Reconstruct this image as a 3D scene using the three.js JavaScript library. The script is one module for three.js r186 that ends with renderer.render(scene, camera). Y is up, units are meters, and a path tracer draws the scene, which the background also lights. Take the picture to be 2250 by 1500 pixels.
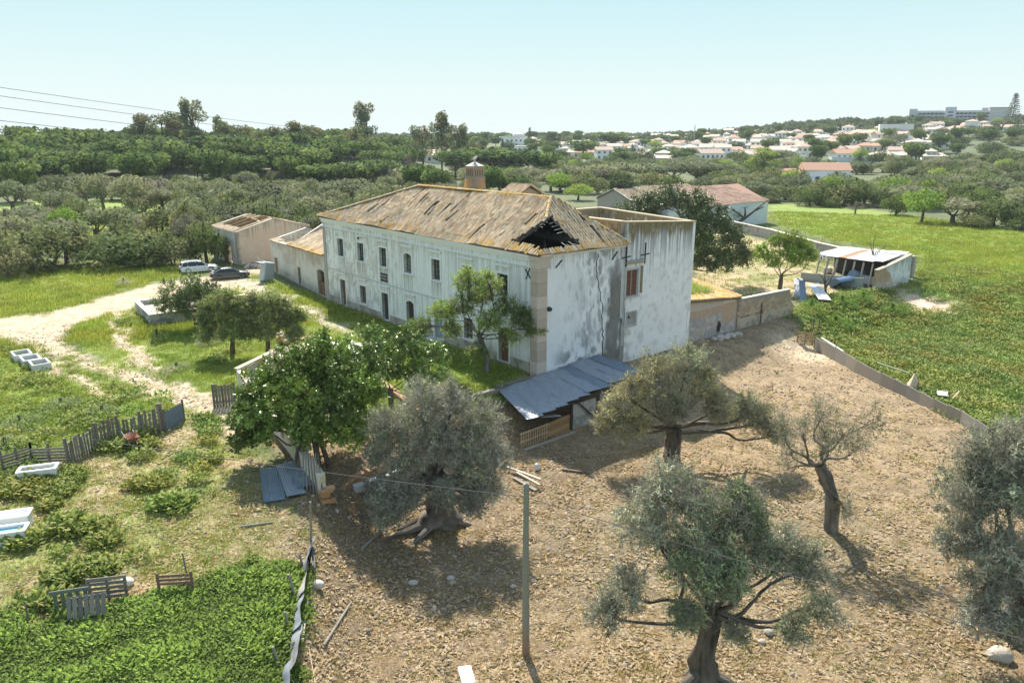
import * as THREE from 'three';
import { mergeGeometries } from 'three/addons/utils/BufferGeometryUtils.js';
import { RoundedBoxGeometry } from 'three/addons/geometries/RoundedBoxGeometry.js';

// ---------------------------------------------------------------- camera, sky, sun, exposure
const scene = new THREE.Scene();
const camera = new THREE.PerspectiveCamera(48.89, 2250 / 1500, 0.5, 9000);
camera.position.set(0, 17, 0);
camera.rotation.set(-0.26908, 0, 0);
const renderer = new THREE.WebGLRenderer({ antialias: true });
renderer.toneMapping = THREE.LinearToneMapping;
renderer.toneMappingExposure = 1.95;
renderer.shadowMap.enabled = true;

const SUN_AZ = -14 * Math.PI / 180, SUN_EL = 45 * Math.PI / 180;     // azimuth from straight ahead, to the right positive
const sunDir = new THREE.Vector3(Math.sin(SUN_AZ) * Math.cos(SUN_EL), Math.sin(SUN_EL), -Math.cos(SUN_AZ) * Math.cos(SUN_EL));
{
  // a clear spring sky: pale and a little cyan towards the horizon, deeper blue overhead, brighter round the sun
  const W = 512, H = 256, d = new Float32Array(W * H * 4), v = new THREE.Vector3();
  const ramp = [[0, [0.46, 0.51, 0.495]], [0.05, [0.43, 0.505, 0.495]], [0.17, [0.30, 0.445, 0.48]], [0.42, [0.28, 0.39, 0.48]], [1, [0.21, 0.31, 0.47]]];
  for (let j = 0; j < H; j++) for (let i = 0; i < W; i++) {
    const el = ((j + 0.5) / H - 0.5) * Math.PI, az = ((i + 0.5) / W - 0.5) * 2 * Math.PI;
    v.set(Math.cos(az) * Math.cos(el), Math.sin(el), Math.sin(az) * Math.cos(el));
    const s = Math.max(0, v.y); let k = 0;
    while (k < ramp.length - 2 && s > ramp[k + 1][0]) k++;
    const t = Math.min(1, (s - ramp[k][0]) / (ramp[k + 1][0] - ramp[k][0])), o = (j * W + i) * 4;
    const glow = 0.4 * Math.pow(Math.max(0, v.dot(sunDir)), 14);
    for (let c = 0; c < 3; c++) d[o + c] = ramp[k][1][c] * (1 - t) + ramp[k + 1][1][c] * t + glow * [1, 0.97, 0.9][c] * Math.min(1, s * 3);
    d[o + 3] = 1;
  }
  const sky = new THREE.DataTexture(d, W, H, THREE.RGBAFormat, THREE.FloatType);
  sky.mapping = THREE.EquirectangularReflectionMapping; sky.magFilter = THREE.LinearFilter; sky.minFilter = THREE.LinearFilter; sky.needsUpdate = true;
  scene.background = sky; scene.environment = sky;
}
scene.fog = new THREE.FogExp2(new THREE.Color(0.86, 0.93, 1), 0.00013);            // faint spring haze over the far town
const sun = new THREE.DirectionalLight(new THREE.Color(1, 0.95, 0.85), 5);
sun.position.copy(sunDir).multiplyScalar(200).add(new THREE.Vector3(0, 0, -50));
sun.target.position.set(0, 0, -50);
sun.castShadow = true; sun.shadow.mapSize.set(4096, 4096);
Object.assign(sun.shadow.camera, { left: -130, right: 130, top: 130, bottom: -130, near: 10, far: 500 });
scene.add(sun, sun.target);

// ---------------------------------------------------------------- helpers
const V = (x, y, z) => new THREE.Vector3(x, y, z), PI = Math.PI;
function rng(seed) { let a = seed >>> 0; return () => { a = (a + 0x6d2b79f5) | 0; let t = Math.imul(a ^ (a >>> 15), 1 | a); t = (t + Math.imul(t ^ (t >>> 7), 61 | t)) ^ t; return ((t ^ (t >>> 14)) >>> 0) / 4294967296; }; }
const clamp = (x, a = 0, b = 1) => Math.min(b, Math.max(a, x)), lerp = (a, b, t) => a + (b - a) * t;
const sstep = (a, b, x) => { const t = clamp((x - a) / (b - a)); return t * t * (3 - 2 * t); };
const mix3 = (a, b, t) => [lerp(a[0], b[0], t), lerp(a[1], b[1], t), lerp(a[2], b[2], t)];
function hash(x, y) { let h = Math.imul(x | 0, 374761393) + Math.imul(y | 0, 668265263); h = Math.imul(h ^ (h >>> 13), 1274126177); return ((h ^ (h >>> 16)) >>> 0) / 4294967296; }
function noise(x, y, p = 0) {                                       // value noise 0..1, tiling with period p when given
  let i = Math.floor(x), j = Math.floor(y); const fx = x - i, fy = y - j, u = fx * fx * (3 - 2 * fx), v = fy * fy * (3 - 2 * fy);
  let i1 = i + 1, j1 = j + 1;
  if (p) { i = ((i % p) + p) % p; j = ((j % p) + p) % p; i1 = ((i1 % p) + p) % p; j1 = ((j1 % p) + p) % p; }
  return lerp(lerp(hash(i, j), hash(i1, j), u), lerp(hash(i, j1), hash(i1, j1), u), v);
}
function fbm(x, y, n = 4, p = 0) { let s = 0, a = 0.5, t = 0; for (let k = 0; k < n; k++) { s += a * noise(x + k * 17.3 * (p ? 0 : 1), y - k * 9.1 * (p ? 0 : 1), p); t += a; x *= 2; y *= 2; p *= 2; a *= 0.5; } return s / t; }
function tex(w, h, fn, srgb = true, repeat) {                       // fn(u, v) -> [r, g, b] linear 0..1 (or grey number)
  const d = new Uint8Array(w * h * 4);
  for (let j = 0; j < h; j++) for (let i = 0; i < w; i++) {
    let c = fn((i + 0.5) / w, (j + 0.5) / h); if (typeof c === 'number') c = [c, c, c];
    const o = (j * w + i) * 4;
    for (let k = 0; k < 3; k++) { const x = clamp(c[k]); d[o + k] = 255 * (srgb ? (x <= 0.0031308 ? x * 12.92 : 1.055 * Math.pow(x, 1 / 2.4) - 0.055) : x) + 0.5; }
    d[o + 3] = 255;
  }
  const t = new THREE.DataTexture(d, w, h); t.magFilter = THREE.LinearFilter; t.minFilter = THREE.LinearMipmapLinearFilter; t.generateMipmaps = true;
  t.wrapS = t.wrapT = THREE.RepeatWrapping; if (srgb) t.colorSpace = THREE.SRGBColorSpace; if (repeat) t.repeat.set(...repeat); t.needsUpdate = true;
  return t;
}
const C = (r, g, b) => new THREE.Color().setRGB(r, g, b);
function M(rgb, o = {}) { return new THREE.MeshStandardMaterial({ color: C(...rgb), roughness: 0.9, metalness: 0, side: THREE.DoubleSide, ...o }); }
const used = new Map();
function numbered(name) { const n = used.get(name) ?? 0; used.set(name, n + 1); return n ? name + '_' + String(n).padStart(3, '0') : name; }
function tag(o, label, category, group, kind) { if (label) o.userData.label = label; if (category) o.userData.category = category; if (group) o.userData.group = group; if (kind) o.userData.kind = kind; return o; }
function thing(name, label, category, pos = [0, 0, 0], turn = 0, group) {
  const g = new THREE.Group(); g.name = numbered(name); g.position.set(...pos); g.rotation.y = turn; scene.add(g);
  return tag(g, label, category, group);
}
function part(name, geo, material, parent, pos, turn) {
  const m = new THREE.Mesh(Array.isArray(geo) ? (geo.length ? merge(geo) : new THREE.BufferGeometry()) : geo, material); m.name = parent === scene ? numbered(name) : name; m.castShadow = m.receiveShadow = true;
  if (pos) m.position.set(...pos); if (turn) m.rotation.set(...(Array.isArray(turn) ? turn : [0, turn, 0]));
  parent.add(m); return m;
}
function copyOf(root, pos, turn, scale, label, group) {
  const c = root.clone(); c.name = numbered(root.name.replace(/_\d+$/, '')); scene.add(c);
  c.position.set(...pos); c.rotation.y = turn; if (scale) c.scale.set(...scale);
  c.userData = { ...root.userData }; if (label) c.userData.label = label; if (group) c.userData.group = group;
  return c;
}
function merge(list) {
  list = list.map((g) => (g.index ? g.toNonIndexed() : g));
  const hasC = list.some((g) => g.attributes.color);
  for (const g of list) { for (const k of Object.keys(g.attributes)) if (!['position', 'normal', 'uv', 'color'].includes(k)) g.deleteAttribute(k); if (!g.attributes.uv) g.setAttribute('uv', new THREE.BufferAttribute(new Float32Array(g.attributes.position.count * 2), 2)); if (!g.attributes.normal) g.computeVertexNormals(); if (hasC && !g.attributes.color) g.setAttribute('color', new THREE.BufferAttribute(new Float32Array(g.attributes.position.count * 3).fill(1), 3)); }
  return list.length === 1 ? list[0] : mergeGeometries(list);
}
// a box from its centre-bottom, optionally turned about y; uv in metres on every face
function bx(w, h, d, x = 0, y = 0, z = 0, ry = 0, rx = 0, rz = 0) {
  const g = new THREE.BoxGeometry(w, h, d), p = g.attributes.position, n = g.attributes.normal, uv = g.attributes.uv;
  for (let i = 0; i < p.count; i++) { const a = Math.abs(n.getX(i)), b = Math.abs(n.getY(i)); uv.setXY(i, a > 0.5 ? p.getZ(i) : p.getX(i), b > 0.5 ? p.getZ(i) : p.getY(i)); }
  g.translate(0, h / 2, 0); if (rx) g.rotateX(rx); if (rz) g.rotateZ(rz); if (ry) g.rotateY(ry); return g.translate(x, y, z);
}
// a beam of section w x h from a to b
function beam(a, b, w, h = w) {
  const A = V(...a), B = V(...b), L = A.distanceTo(B), g = new THREE.BoxGeometry(w, h, L);
  const q = new THREE.Matrix4().lookAt(A, B, Math.abs(B.y - A.y) > 0.98 * L ? V(0, 0, 1) : V(0, 1, 0));
  return g.applyMatrix4(q).translate((A.x + B.x) / 2, (A.y + B.y) / 2, (A.z + B.z) / 2);
}
function rod(a, b, r0, r1 = r0, s = 8) {
  const A = V(...a), B = V(...b), L = A.distanceTo(B), g = new THREE.CylinderGeometry(r1, r0, L, s);
  return g.applyQuaternion(new THREE.Quaternion().setFromUnitVectors(V(0, 1, 0), B.clone().sub(A).normalize())).translate((A.x + B.x) / 2, (A.y + B.y) / 2, (A.z + B.z) / 2);
}
// a tapering tube through points [x, y, z, r]; rough(a, k) bends the radius
function limb(pts, sides = 7, rough = null, sub = 4) {
  const c = new THREE.CatmullRomCurve3(pts.map((p) => V(p[0], p[1], p[2]))), n = (pts.length - 1) * sub, pos = [], uv = [], idx = [];
  let up = V(0.31, 0.2, 0.93).normalize(), len = 0, last = null;
  for (let i = 0; i <= n; i++) {
    const t = i / n, P = c.getPoint(t), T = c.getTangent(t), f = t * (pts.length - 1), k = Math.min(pts.length - 2, Math.floor(f)), r = lerp(pts[k][3], pts[k + 1][3], f - k);
    const X = V().crossVectors(T, up).normalize(), Y = V().crossVectors(X, T).normalize(); up = Y;
    if (last) len += P.distanceTo(last); last = P;
    for (let s = 0; s <= sides; s++) { const a = (s / sides) * 2 * PI, q = r * (rough ? rough(a, i) : 1); pos.push(P.x + (X.x * Math.cos(a) + Y.x * Math.sin(a)) * q, P.y + (X.y * Math.cos(a) + Y.y * Math.sin(a)) * q, P.z + (X.z * Math.cos(a) + Y.z * Math.sin(a)) * q); uv.push(s / sides * 1.5, len); }
  }
  for (let i = 0; i < n; i++) for (let s = 0; s < sides; s++) { const a = i * (sides + 1) + s, b = a + sides + 1; idx.push(a, b, a + 1, b, b + 1, a + 1); }
  const g = new THREE.BufferGeometry(); g.setAttribute('position', new THREE.Float32BufferAttribute(pos, 3)); g.setAttribute('uv', new THREE.Float32BufferAttribute(uv, 2)); g.setIndex(idx); g.computeVertexNormals(); return g;
}
class Soup {                                                        // loose coloured triangles: leaves, twigs, blades
  constructor() { this.p = []; this.c = []; }
  tri(a, b, c, k) { this.p.push(a.x, a.y, a.z, b.x, b.y, b.z, c.x, c.y, c.z); this.c.push(k[0], k[1], k[2], k[0], k[1], k[2], k[0], k[1], k[2]); }
  leaf(o, dir, side, len, w, k, fold = 0) {                         // a pointed leaf of two triangles, folded along its rib
    const m = o.clone().addScaledVector(dir, len * 0.45), t = o.clone().addScaledVector(dir, len), n = V().crossVectors(dir, side).multiplyScalar(fold * w);
    const a = m.clone().addScaledVector(side, w / 2).add(n), b = m.clone().addScaledVector(side, -w / 2).add(n);
    this.tri(o, a, t, k); this.tri(o, t, b, k);
  }
  blade(o, dir, side, len, w, k) { this.tri(o.clone().addScaledVector(side, w / 2), o.clone().addScaledVector(side, -w / 2), o.clone().addScaledVector(dir, len), k); }
  stick(a, b, w, k) { const d = b.clone().sub(a), s = V(d.z + 0.01, 0.3 * d.x, -d.x).normalize(), s2 = V().crossVectors(d, s).normalize(); for (const q of [s, s2]) this.tri(a.clone().addScaledVector(q, w / 2), a.clone().addScaledVector(q, -w / 2), b, k); }
  get n() { return this.p.length / 9; }
  geo() { const g = new THREE.BufferGeometry(); g.setAttribute('position', new THREE.Float32BufferAttribute(this.p, 3)); g.setAttribute('color', new THREE.Float32BufferAttribute(this.c, 3)); return g; }
}
function rdir(R, up = 0) { const z = R() * 2 - 1 + up, a = R() * 2 * PI, s = Math.sqrt(Math.max(0, 1 - Math.min(1, z * z))); return V(s * Math.cos(a), z, s * Math.sin(a)).normalize(); }
function perp(d, R) { return V().crossVectors(d, rdir(R)).normalize(); }
const tint = (c, k, w = 0) => [c[0] * k * (1 + w), c[1] * k, c[2] * k * (1 - w)];
// a copy of the same small geometry at many places: what nobody could count
function scatter(name, geo, material, list, label, category, parent = scene) {
  const m = new THREE.InstancedMesh(geo, material, list.length), q = new THREE.Object3D(), col = new THREE.Color();
  list.forEach((e, i) => { q.position.set(e[0], e[1], e[2]); q.rotation.set(e[6] ?? 0, e[3], e[7] ?? 0); const s = e[4]; Array.isArray(s) ? q.scale.set(...s) : q.scale.set(s, s, s); q.updateMatrix(); m.setMatrixAt(i, q.matrix); if (e[5]) m.setColorAt(i, col.setRGB(...e[5])); });
  m.name = parent === scene ? numbered(name) : name; m.castShadow = m.receiveShadow = true; parent.add(m);
  m.userData.kind = 'stuff'; if (parent === scene) tag(m, label, category); return m;
}
function inPoly(p, x, z) { let c = false; for (let i = 0, j = p.length - 1; i < p.length; j = i++) if ((p[i][1] > z) !== (p[j][1] > z) && x < ((p[j][0] - p[i][0]) * (z - p[i][1])) / (p[j][1] - p[i][1]) + p[i][0]) c = !c; return c; }
function polyDist(p, x, z) {                                        // signed distance, positive inside
  let d = 1e9;
  for (let i = 0, j = p.length - 1; i < p.length; j = i++) { const ax = p[j][0], az = p[j][1], bx_ = p[i][0] - ax, bz = p[i][1] - az, t = clamp(((x - ax) * bx_ + (z - az) * bz) / (bx_ * bx_ + bz * bz + 1e-9)); d = Math.min(d, (x - ax - bx_ * t) ** 2 + (z - az - bz * t) ** 2); }
  d = Math.sqrt(d); return inPoly(p, x, z) ? d : -d;
}
function lineDist(p, x, z) { let d = 1e9; for (let i = 1; i < p.length; i++) { const ax = p[i - 1][0], az = p[i - 1][1], bx_ = p[i][0] - ax, bz = p[i][1] - az, t = clamp(((x - ax) * bx_ + (z - az) * bz) / (bx_ * bx_ + bz * bz + 1e-9)); d = Math.min(d, (x - ax - bx_ * t) ** 2 + (z - az - bz * t) ** 2); } return Math.sqrt(d); }
// the farmhouse frame: x along its short side, -z along its long front, both from the near corner
const TH = 39.9 * PI / 180, K0 = [1.9, -52.48];
const FW = (x, z, y = 0) => [K0[0] + x * Math.cos(TH) + z * Math.sin(TH), y, K0[1] - x * Math.sin(TH) + z * Math.cos(TH)];

// ---------------------------------------------------------------- the lie of the land
function drop(x, z) {                                              // the yard lies a couple of metres below the front terrace
  const rx = x - 1.9, rz = z + 52.48, a = 39.9 * PI / 180, lx = rx * Math.cos(a) - rz * Math.sin(a), lz = rx * Math.sin(a) + rz * Math.cos(a);
  const xl = z < -54 ? -1.5 : z < -34 ? -1.5 - 9 * (z + 54) / 20 : Math.min(-8.5, -10.5 + (z + 34) / 9.5);
  return 2.6 * sstep(0, 4.5, x - xl) * (0.38 + 0.62 * sstep(0, 6, lz)) * Math.max(sstep(-1.2, 0.2, lz), sstep(7, 9.5, lx) * sstep(-32, -12, lz)) * (1 - sstep(82, 112, Math.hypot(x, z)));
}
function terr(x, z) {                                              // level round the farm, rising to the pine wood (left) and the town hill (right)
  const d = Math.hypot(x, z), az = Math.atan2(x, -z) * 180 / PI;
  const left = sstep(-4, -14, az), right = sstep(8, 24, az);
  let h = left * 8.5 * sstep(210, 420, d) + (1 - left) * (1 - right) * 10.5 * sstep(380, 1000, d) + right * (19 * sstep(400, 860, d) + 9 * sstep(820, 980, d));
  h += (fbm(x * 0.004 + 7, z * 0.004, 3) - 0.5) * 9 * sstep(230, 700, d);
  return h - 30 * sstep(1500, 3500, d) - (d < 115 ? drop(x, z) : 0);
}
const Z = {
  road: [[-54.0,-60.2],[-49.2,-70.2],[-45.8,-71.7],[-44.7,-75.4],[-43.7,-80.8],[-42.4,-86.5],[-38.7,-90.5],[-34.6,-94.9],[-33.3,-102.0],[-28.3,-109.2],[-27.7,-106.7],[-31.8,-96.9],[-32.3,-91.1],[-32.7,-84.9],[-36.0,-82.8],[-37.5,-80.3],[-38.1,-76.2],[-38.7,-73.7],[-40.3,-69.8],[-40.8,-67.0],[-39.7,-63.4],[-37.0,-59.5],[-33.8,-56.5],[-31.4,-54.4],[-32.1,-54.4],[-35.4,-56.8],[-40.6,-60.5],[-44.4,-62.8],[-49.3,-54.5]],
  road2: [[-33.1,-86.0],[-32.7,-91.7],[-29.4,-87.6],[-24.1,-80.3],[-18.1,-71.7],[-14.6,-65.5],[-15.7,-65.0],[-20.8,-71.7],[-25.8,-78.0],[-30.9,-82.8]],
  lawnLeft: [[-50.3,-51.7],[-43.8,-61.9],[-40.0,-59.5],[-33.7,-55.1],[-30.9,-53.4],[-28.2,-51.2],[-24.8,-48.7],[-21.7,-45.2],[-21.0,-44.8],[-23.1,-43.2],[-25.9,-40.7],[-27.0,-36.4],[-31.5,-30.6]],
  lawnUp: [[-77.3,-88.2],[-65.0,-94.3],[-57.9,-96.9],[-50.2,-99.4],[-43.2,-100.1],[-39.6,-94.3],[-42.9,-87.6],[-44.6,-81.5],[-45.8,-73.3],[-49.6,-70.8],[-54.6,-60.9]],
  island: [[-40.5,-66.3],[-40.3,-69.8],[-38.5,-73.3],[-37.6,-69.8],[-34.0,-63.1],[-31.2,-58.9],[-27.8,-55.1],[-26.4,-51.7],[-26.9,-51.1],[-30.3,-53.9],[-35.1,-58.9]],
  orchard: [[-37.5,-71.7],[-37.4,-75.8],[-35.0,-81.5],[-30.9,-82.8],[-25.8,-78.0],[-20.8,-71.7],[-15.7,-65.0],[-12.7,-62.4],[-4.5,-56.3],[-0.2,-51.9],[-0.8,-50.2],[-2.3,-47.5],[-9.3,-44.4],[-18.6,-47.8],[-18.8,-46.9],[-22.9,-50.2],[-26.3,-53.4],[-30.6,-58.9],[-33.7,-63.1]],
  strip: [[-32.1,-92.7],[-30.0,-91.1],[-19.5,-77.6],[1.9,-53.3],[-0.2,-50.7],[-8.0,-56.3],[-14.6,-65.5],[-18.1,-71.7],[-24.1,-80.3],[-29.6,-88.2]],
  yardLeft: [[-18.5,-46.0],[-20.1,-45.6],[-20.8,-44.4],[-21.9,-40.7],[-26.3,-35.3],[-32.4,-29.4],[-21.7,-16.8],[-6.8,-17.9],[-9.0,-26.9],[-8.8,-30.8],[-12.2,-32.3],[-14.6,-38.1]],
  weeds: [[-24.3,-22.6],[-18.4,-23.3],[-16.3,-23.3],[-14.8,-23.9],[-12.4,-25.8],[-11.0,-26.5],[-9.7,-27.1],[-9.0,-27.6],[-8.7,-27.4],[-8.3,-25.2],[-7.9,-23.0],[-7.4,-20.1],[-20.6,-18.4]],
  yard: [[-16.5,-45.2],[-8.8,-30.8],[-9.0,-26.9],[-6.6,-16.4],[24.0,-17.7],[35.6,-38.9],[32.5,-50.5],[28.1,-70.0],[28.8,-74.1],[17.7,-75.9],[2.7,-57.5],[-0.8,-49.1],[-7.8,-40.7]],
  field: [[30.5,-76.0],[34.7,-83.0],[40.5,-84.7],[47.3,-86.5],[59.4,-109.2],[53.4,-124.9],[52.0,-150.1],[66.2,-195.2],[83.8,-180.5],[93.1,-137.0],[99.0,-118.5],[71.4,-72.7],[45.1,-46.9],[34.4,-46.9],[32.8,-51.0],[31.9,-57.1],[31.3,-64.6],[28.8,-70.6]],
  garden: [[21.2,-86.8],[27.0,-109.2],[38.3,-142.5],[42.2,-121.1],[42.9,-98.0],[37.5,-86.0],[30.2,-75.6],[32.6,-85.2],[26.1,-83.4]],
  meadow: [[-161.1,-203.5],[-136.8,-203.5],[-114.1,-206.4],[-71.1,-196.5],[-48.6,-142.5],[-54.9,-109.2],[-84.4,-123.8],[-102.6,-118.5]],
};
const PATHS = [[[[-38.7,-72.1],[-34.0,-63.1],[-31.1,-59.1],[-27.1,-54.1],[-26.2,-51.5],[-24.2,-48.5],[-21.7,-46.6],[-18.9,-44.8],[-16.0,-40.7]], 0.65], [[[-35.6,-55.1],[-31.0,-50.9],[-26.4,-47.6]], 0.45], [[[-31.8,-55.1],[-25.8,-50.9],[-21.7,-48.0],[-18.5,-46.0]], 0.7], [[[-24.5,-48.7],[-21.2,-47.6],[-18.2,-45.2]], 1.3]];
const G1 = [0.135, 0.19, 0.028], G2 = [0.19, 0.235, 0.045], SAND = [0.45, 0.355, 0.25], DIRT = [0.205, 0.148, 0.088], SHADEDIRT = [0.125, 0.088, 0.058], WEED = [0.11, 0.19, 0.035];
const edge = (p, x, z, soft) => clamp(polyDist(p, x, z) / soft + 0.5);
// what covers the ground at a place: colour, kind, and how thickly grass and broad weeds grow there
function surf(x, z) {
  const d = Math.hypot(x, z), n1 = fbm(x * 0.35, z * 0.35, 3), n2 = fbm(x * 1.3 + 40, z * 1.3, 3), n3 = fbm(x * 0.06 + 9, z * 0.06, 2);
  const wx = x + (n1 - 0.5) * 3, wz = z + (n2 - 0.5) * 2.4;
  let c = mix3([0.07, 0.09, 0.035], [0.12, 0.13, 0.06], n3), kind = 'ground', g = 0.25, w = 0;
  const put = (k, col, name, gg, ww) => { if (k <= 0) return; c = mix3(c, col, k); g = lerp(g, gg, k); w = lerp(w, ww, k); if (k > 0.5 && name) kind = name; };
  const green = mix3(G1, G2, sstep(0.35, 0.7, n1));
  if (d < 230) {
    put(edge(Z.meadow, wx, wz, 10), mix3(green, [0.22, 0.29, 0.05], 0.5), 'meadow', 0.8, 0);
    put(edge(Z.yard, wx, wz, 1), mix3(mix3(DIRT, [0.265, 0.19, 0.112], n1), [0.15, 0.12, 0.078], sstep(0.5, 0.85, n3) * 0.8), 'yard', 0.02, 0);
    put(edge(Z.garden, wx, wz, 2), mix3([0.40, 0.30, 0.19], [0.24, 0.22, 0.10], sstep(0.45, 0.7, n1)), 'yard', 0.2, 0);
    const yl = edge(Z.yardLeft, wx, wz, 2.5);
    if (yl > 0) {
      const gr = sstep(0.40, 0.66, n1 * 0.6 + n2 * 0.2 + 0.22 * sstep(-3, -13, x)), bare = sstep(0.62, 0.72, n3 * 0.5 + n1 * 0.5) * sstep(-9, -13, x);
      put(yl, mix3(mix3([0.32, 0.245, 0.145], [0.20, 0.215, 0.07], gr), [0.46, 0.34, 0.22], bare), 'yard', 0.45 * gr * (1 - bare), sstep(0.68, 0.73, fbm(x * 0.9 + 3, z * 0.9, 2)) * sstep(-14, -17, x) * 0.6 * (1 - bare));
    }
    put(edge(Z.lawnLeft, wx, wz, 1.2), green, 'meadow', 1, 0.05);
    put(edge(Z.lawnUp, wx, wz, 2), mix3(green, [0.27, 0.27, 0.09], sstep(0.45, 0.7, n3) * 0.5), 'meadow', 0.8, 0);
    put(edge(Z.orchard, wx, wz, 1.5), green, 'meadow', 0.95, 0.02 + 0.2 * sstep(0.62, 0.7, n1));
    put(edge(Z.strip, wx, wz, 1.5), green, 'meadow', 0.9, 0.04);
    put(edge(Z.island, wx, wz, 1.2) * sstep(0.22, 0.42, n2 + 0.12), green, 'meadow', 0.8, 0);
    const f = edge(Z.field, wx, wz, 3);
    if (f > 0) { const near = sstep(125, 75, d), bare = sstep(0.70, 0.76, n1) * sstep(90, 70, d); put(f, mix3(mix3(green, [0.2, 0.26, 0.05], 0.5), SAND, bare), 'meadow', (1 - near * 0.6) * (1 - bare), near * (1 - bare)); }
    put(edge(Z.weeds, wx, wz, 0.8), WEED, 'meadow', 0.1, 1);
    const sand = mix3(SAND, [0.42, 0.32, 0.215], n1);
    put(edge(Z.road, wx, wz, 1.4), sand, 'dirt_road', 0, 0);
    put(edge(Z.road2, wx, wz, 2.4) * sstep(0.2, 0.45, n2), mix3(sand, [0.47, 0.42, 0.34], n2), 'dirt_road', 0.1, 0);
    for (const [p, r] of PATHS) put(clamp((r - lineDist(p, wx, wz)) / 0.7 + 0.5) * sstep(0.2, 0.42, n2), sand, 'footpath', 0.05, 0);
    // worn sandy ground at the end of the yard wall and beside the shed
    put(clamp(1 - Math.hypot(x - 27.5, z + 67) / 4.5) * 1.4, sand, null, 0, 0);
    put(clamp(1 - Math.hypot(x - 47, z + 83) / 5) * 1.6, sand, null, 0, 0);
    // dark soil under trees and lean-to, with extra shade painted into its colour
    for (const [a, b, r, k] of [[-3.5, -30, 7, 0.85], [-10, -33, 5.5, 0.85], [-6, -37, 5, 0.8], [1.5, -42, 6, 0.85], [7, -22, 3.5, 0.4], [18, -25, 6, 0.5], [9, -40, 4, 0.3]]) put(clamp(1.3 - Math.hypot(x - a, z - b) / r) * k * (0.5 + n2 * 0.5), SHADEDIRT, null, 0, 0);
  }
  return { c, kind, g, w };
}
const groundTex = tex(1024, 1024, (u, v) => {                       // clods, straw and crumbs: 7 m of ground, tiling
  const a = fbm(u * 12, v * 12, 4, 12), b = fbm(u * 70, v * 70, 3, 70), s = noise(u * 160 + b * 3, v * 70, 0), e = noise(u * 52 + a * 2, v * 130);
  let k = 0.66 + 0.55 * (a - 0.5) + 0.6 * (b - 0.5) + 0.26 * sstep(0.7, 0.95, s) + 0.2 * sstep(0.72, 0.95, e);
  return [k * 1.0, k * 0.985, k * 0.95];
}, true, [1, 1]);
const groundBump = tex(1024, 1024, (u, v) => 0.5 * fbm(u * 24, v * 24, 4, 24) + 0.5 * fbm(u * 96, v * 96, 2, 96), false);
{
  const az = [], rr = [], D = PI / 180;
  for (let a = -180; a < -48; a += 6) az.push(a); for (let a = -48; a <= 48.01; a += 0.22) az.push(a); for (let a = 54; a <= 180; a += 6) az.push(a);
  for (let r = 9; r < 4500; r *= r < 150 ? 1.0075 : 1.022) rr.push(r);
  const nA = az.length, nR = rr.length, pos = new Float32Array(nA * nR * 3), col = new Float32Array(nA * nR * 3), uv = new Float32Array(nA * nR * 2), kinds = new Array(nA * nR);
  for (let i = 0; i < nR; i++) for (let j = 0; j < nA; j++) {
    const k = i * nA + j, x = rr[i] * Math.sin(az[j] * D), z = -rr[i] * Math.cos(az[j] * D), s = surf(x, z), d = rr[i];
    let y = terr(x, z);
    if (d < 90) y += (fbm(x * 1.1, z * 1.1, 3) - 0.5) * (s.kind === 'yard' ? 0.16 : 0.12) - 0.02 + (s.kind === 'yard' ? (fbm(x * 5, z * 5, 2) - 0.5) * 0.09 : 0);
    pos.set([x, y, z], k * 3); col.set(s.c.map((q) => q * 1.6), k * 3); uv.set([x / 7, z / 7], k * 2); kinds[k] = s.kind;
  }
  const sets = { ground: [], yard: [], meadow: [], dirt_road: [], footpath: [] };
  const all = [];
  for (let i = 0; i < nR - 1; i++) for (let j = 0; j < nA - 1; j++) { const a = i * nA + j, b = a + nA, q = [a, a + 1, b, b, a + 1, b + 1]; sets[kinds[a]].push(...q); all.push(...q); }
  const g0 = new THREE.BufferGeometry(); g0.setAttribute('position', new THREE.BufferAttribute(pos, 3)); g0.setIndex(all); g0.computeVertexNormals();
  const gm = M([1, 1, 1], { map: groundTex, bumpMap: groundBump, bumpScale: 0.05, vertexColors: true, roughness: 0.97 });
  const labels = { ground: 'scrubby ground running back to the wooded hills and the town', yard: 'dry trodden tan earth of the farmyard in front of the house', meadow: 'green grassland round the farm', dirt_road: 'pale sandy track leading past the parked cars', footpath: 'narrow sandy footpath worn through the grass' };
  for (const k in sets) {
    const map = new Map(), idx = sets[k].map((v) => { if (!map.has(v)) map.set(v, map.size); return map.get(v); }), n = map.size, P = new Float32Array(n * 3), N = new Float32Array(n * 3), Q = new Float32Array(n * 3), U = new Float32Array(n * 2);
    for (const [v, t] of map) { for (let c = 0; c < 3; c++) { P[t * 3 + c] = pos[v * 3 + c]; N[t * 3 + c] = g0.attributes.normal.array[v * 3 + c]; Q[t * 3 + c] = col[v * 3 + c]; } U[t * 2] = uv[v * 2]; U[t * 2 + 1] = uv[v * 2 + 1]; }
    const g = new THREE.BufferGeometry(); g.setAttribute('position', new THREE.BufferAttribute(P, 3)); g.setAttribute('normal', new THREE.BufferAttribute(N, 3)); g.setAttribute('color', new THREE.BufferAttribute(Q, 3)); g.setAttribute('uv', new THREE.BufferAttribute(U, 2)); g.setIndex(idx);
    tag(part(k, g, gm, scene), labels[k], k === 'dirt_road' ? 'dirt road' : k, null, 'structure');
  }
}
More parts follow.
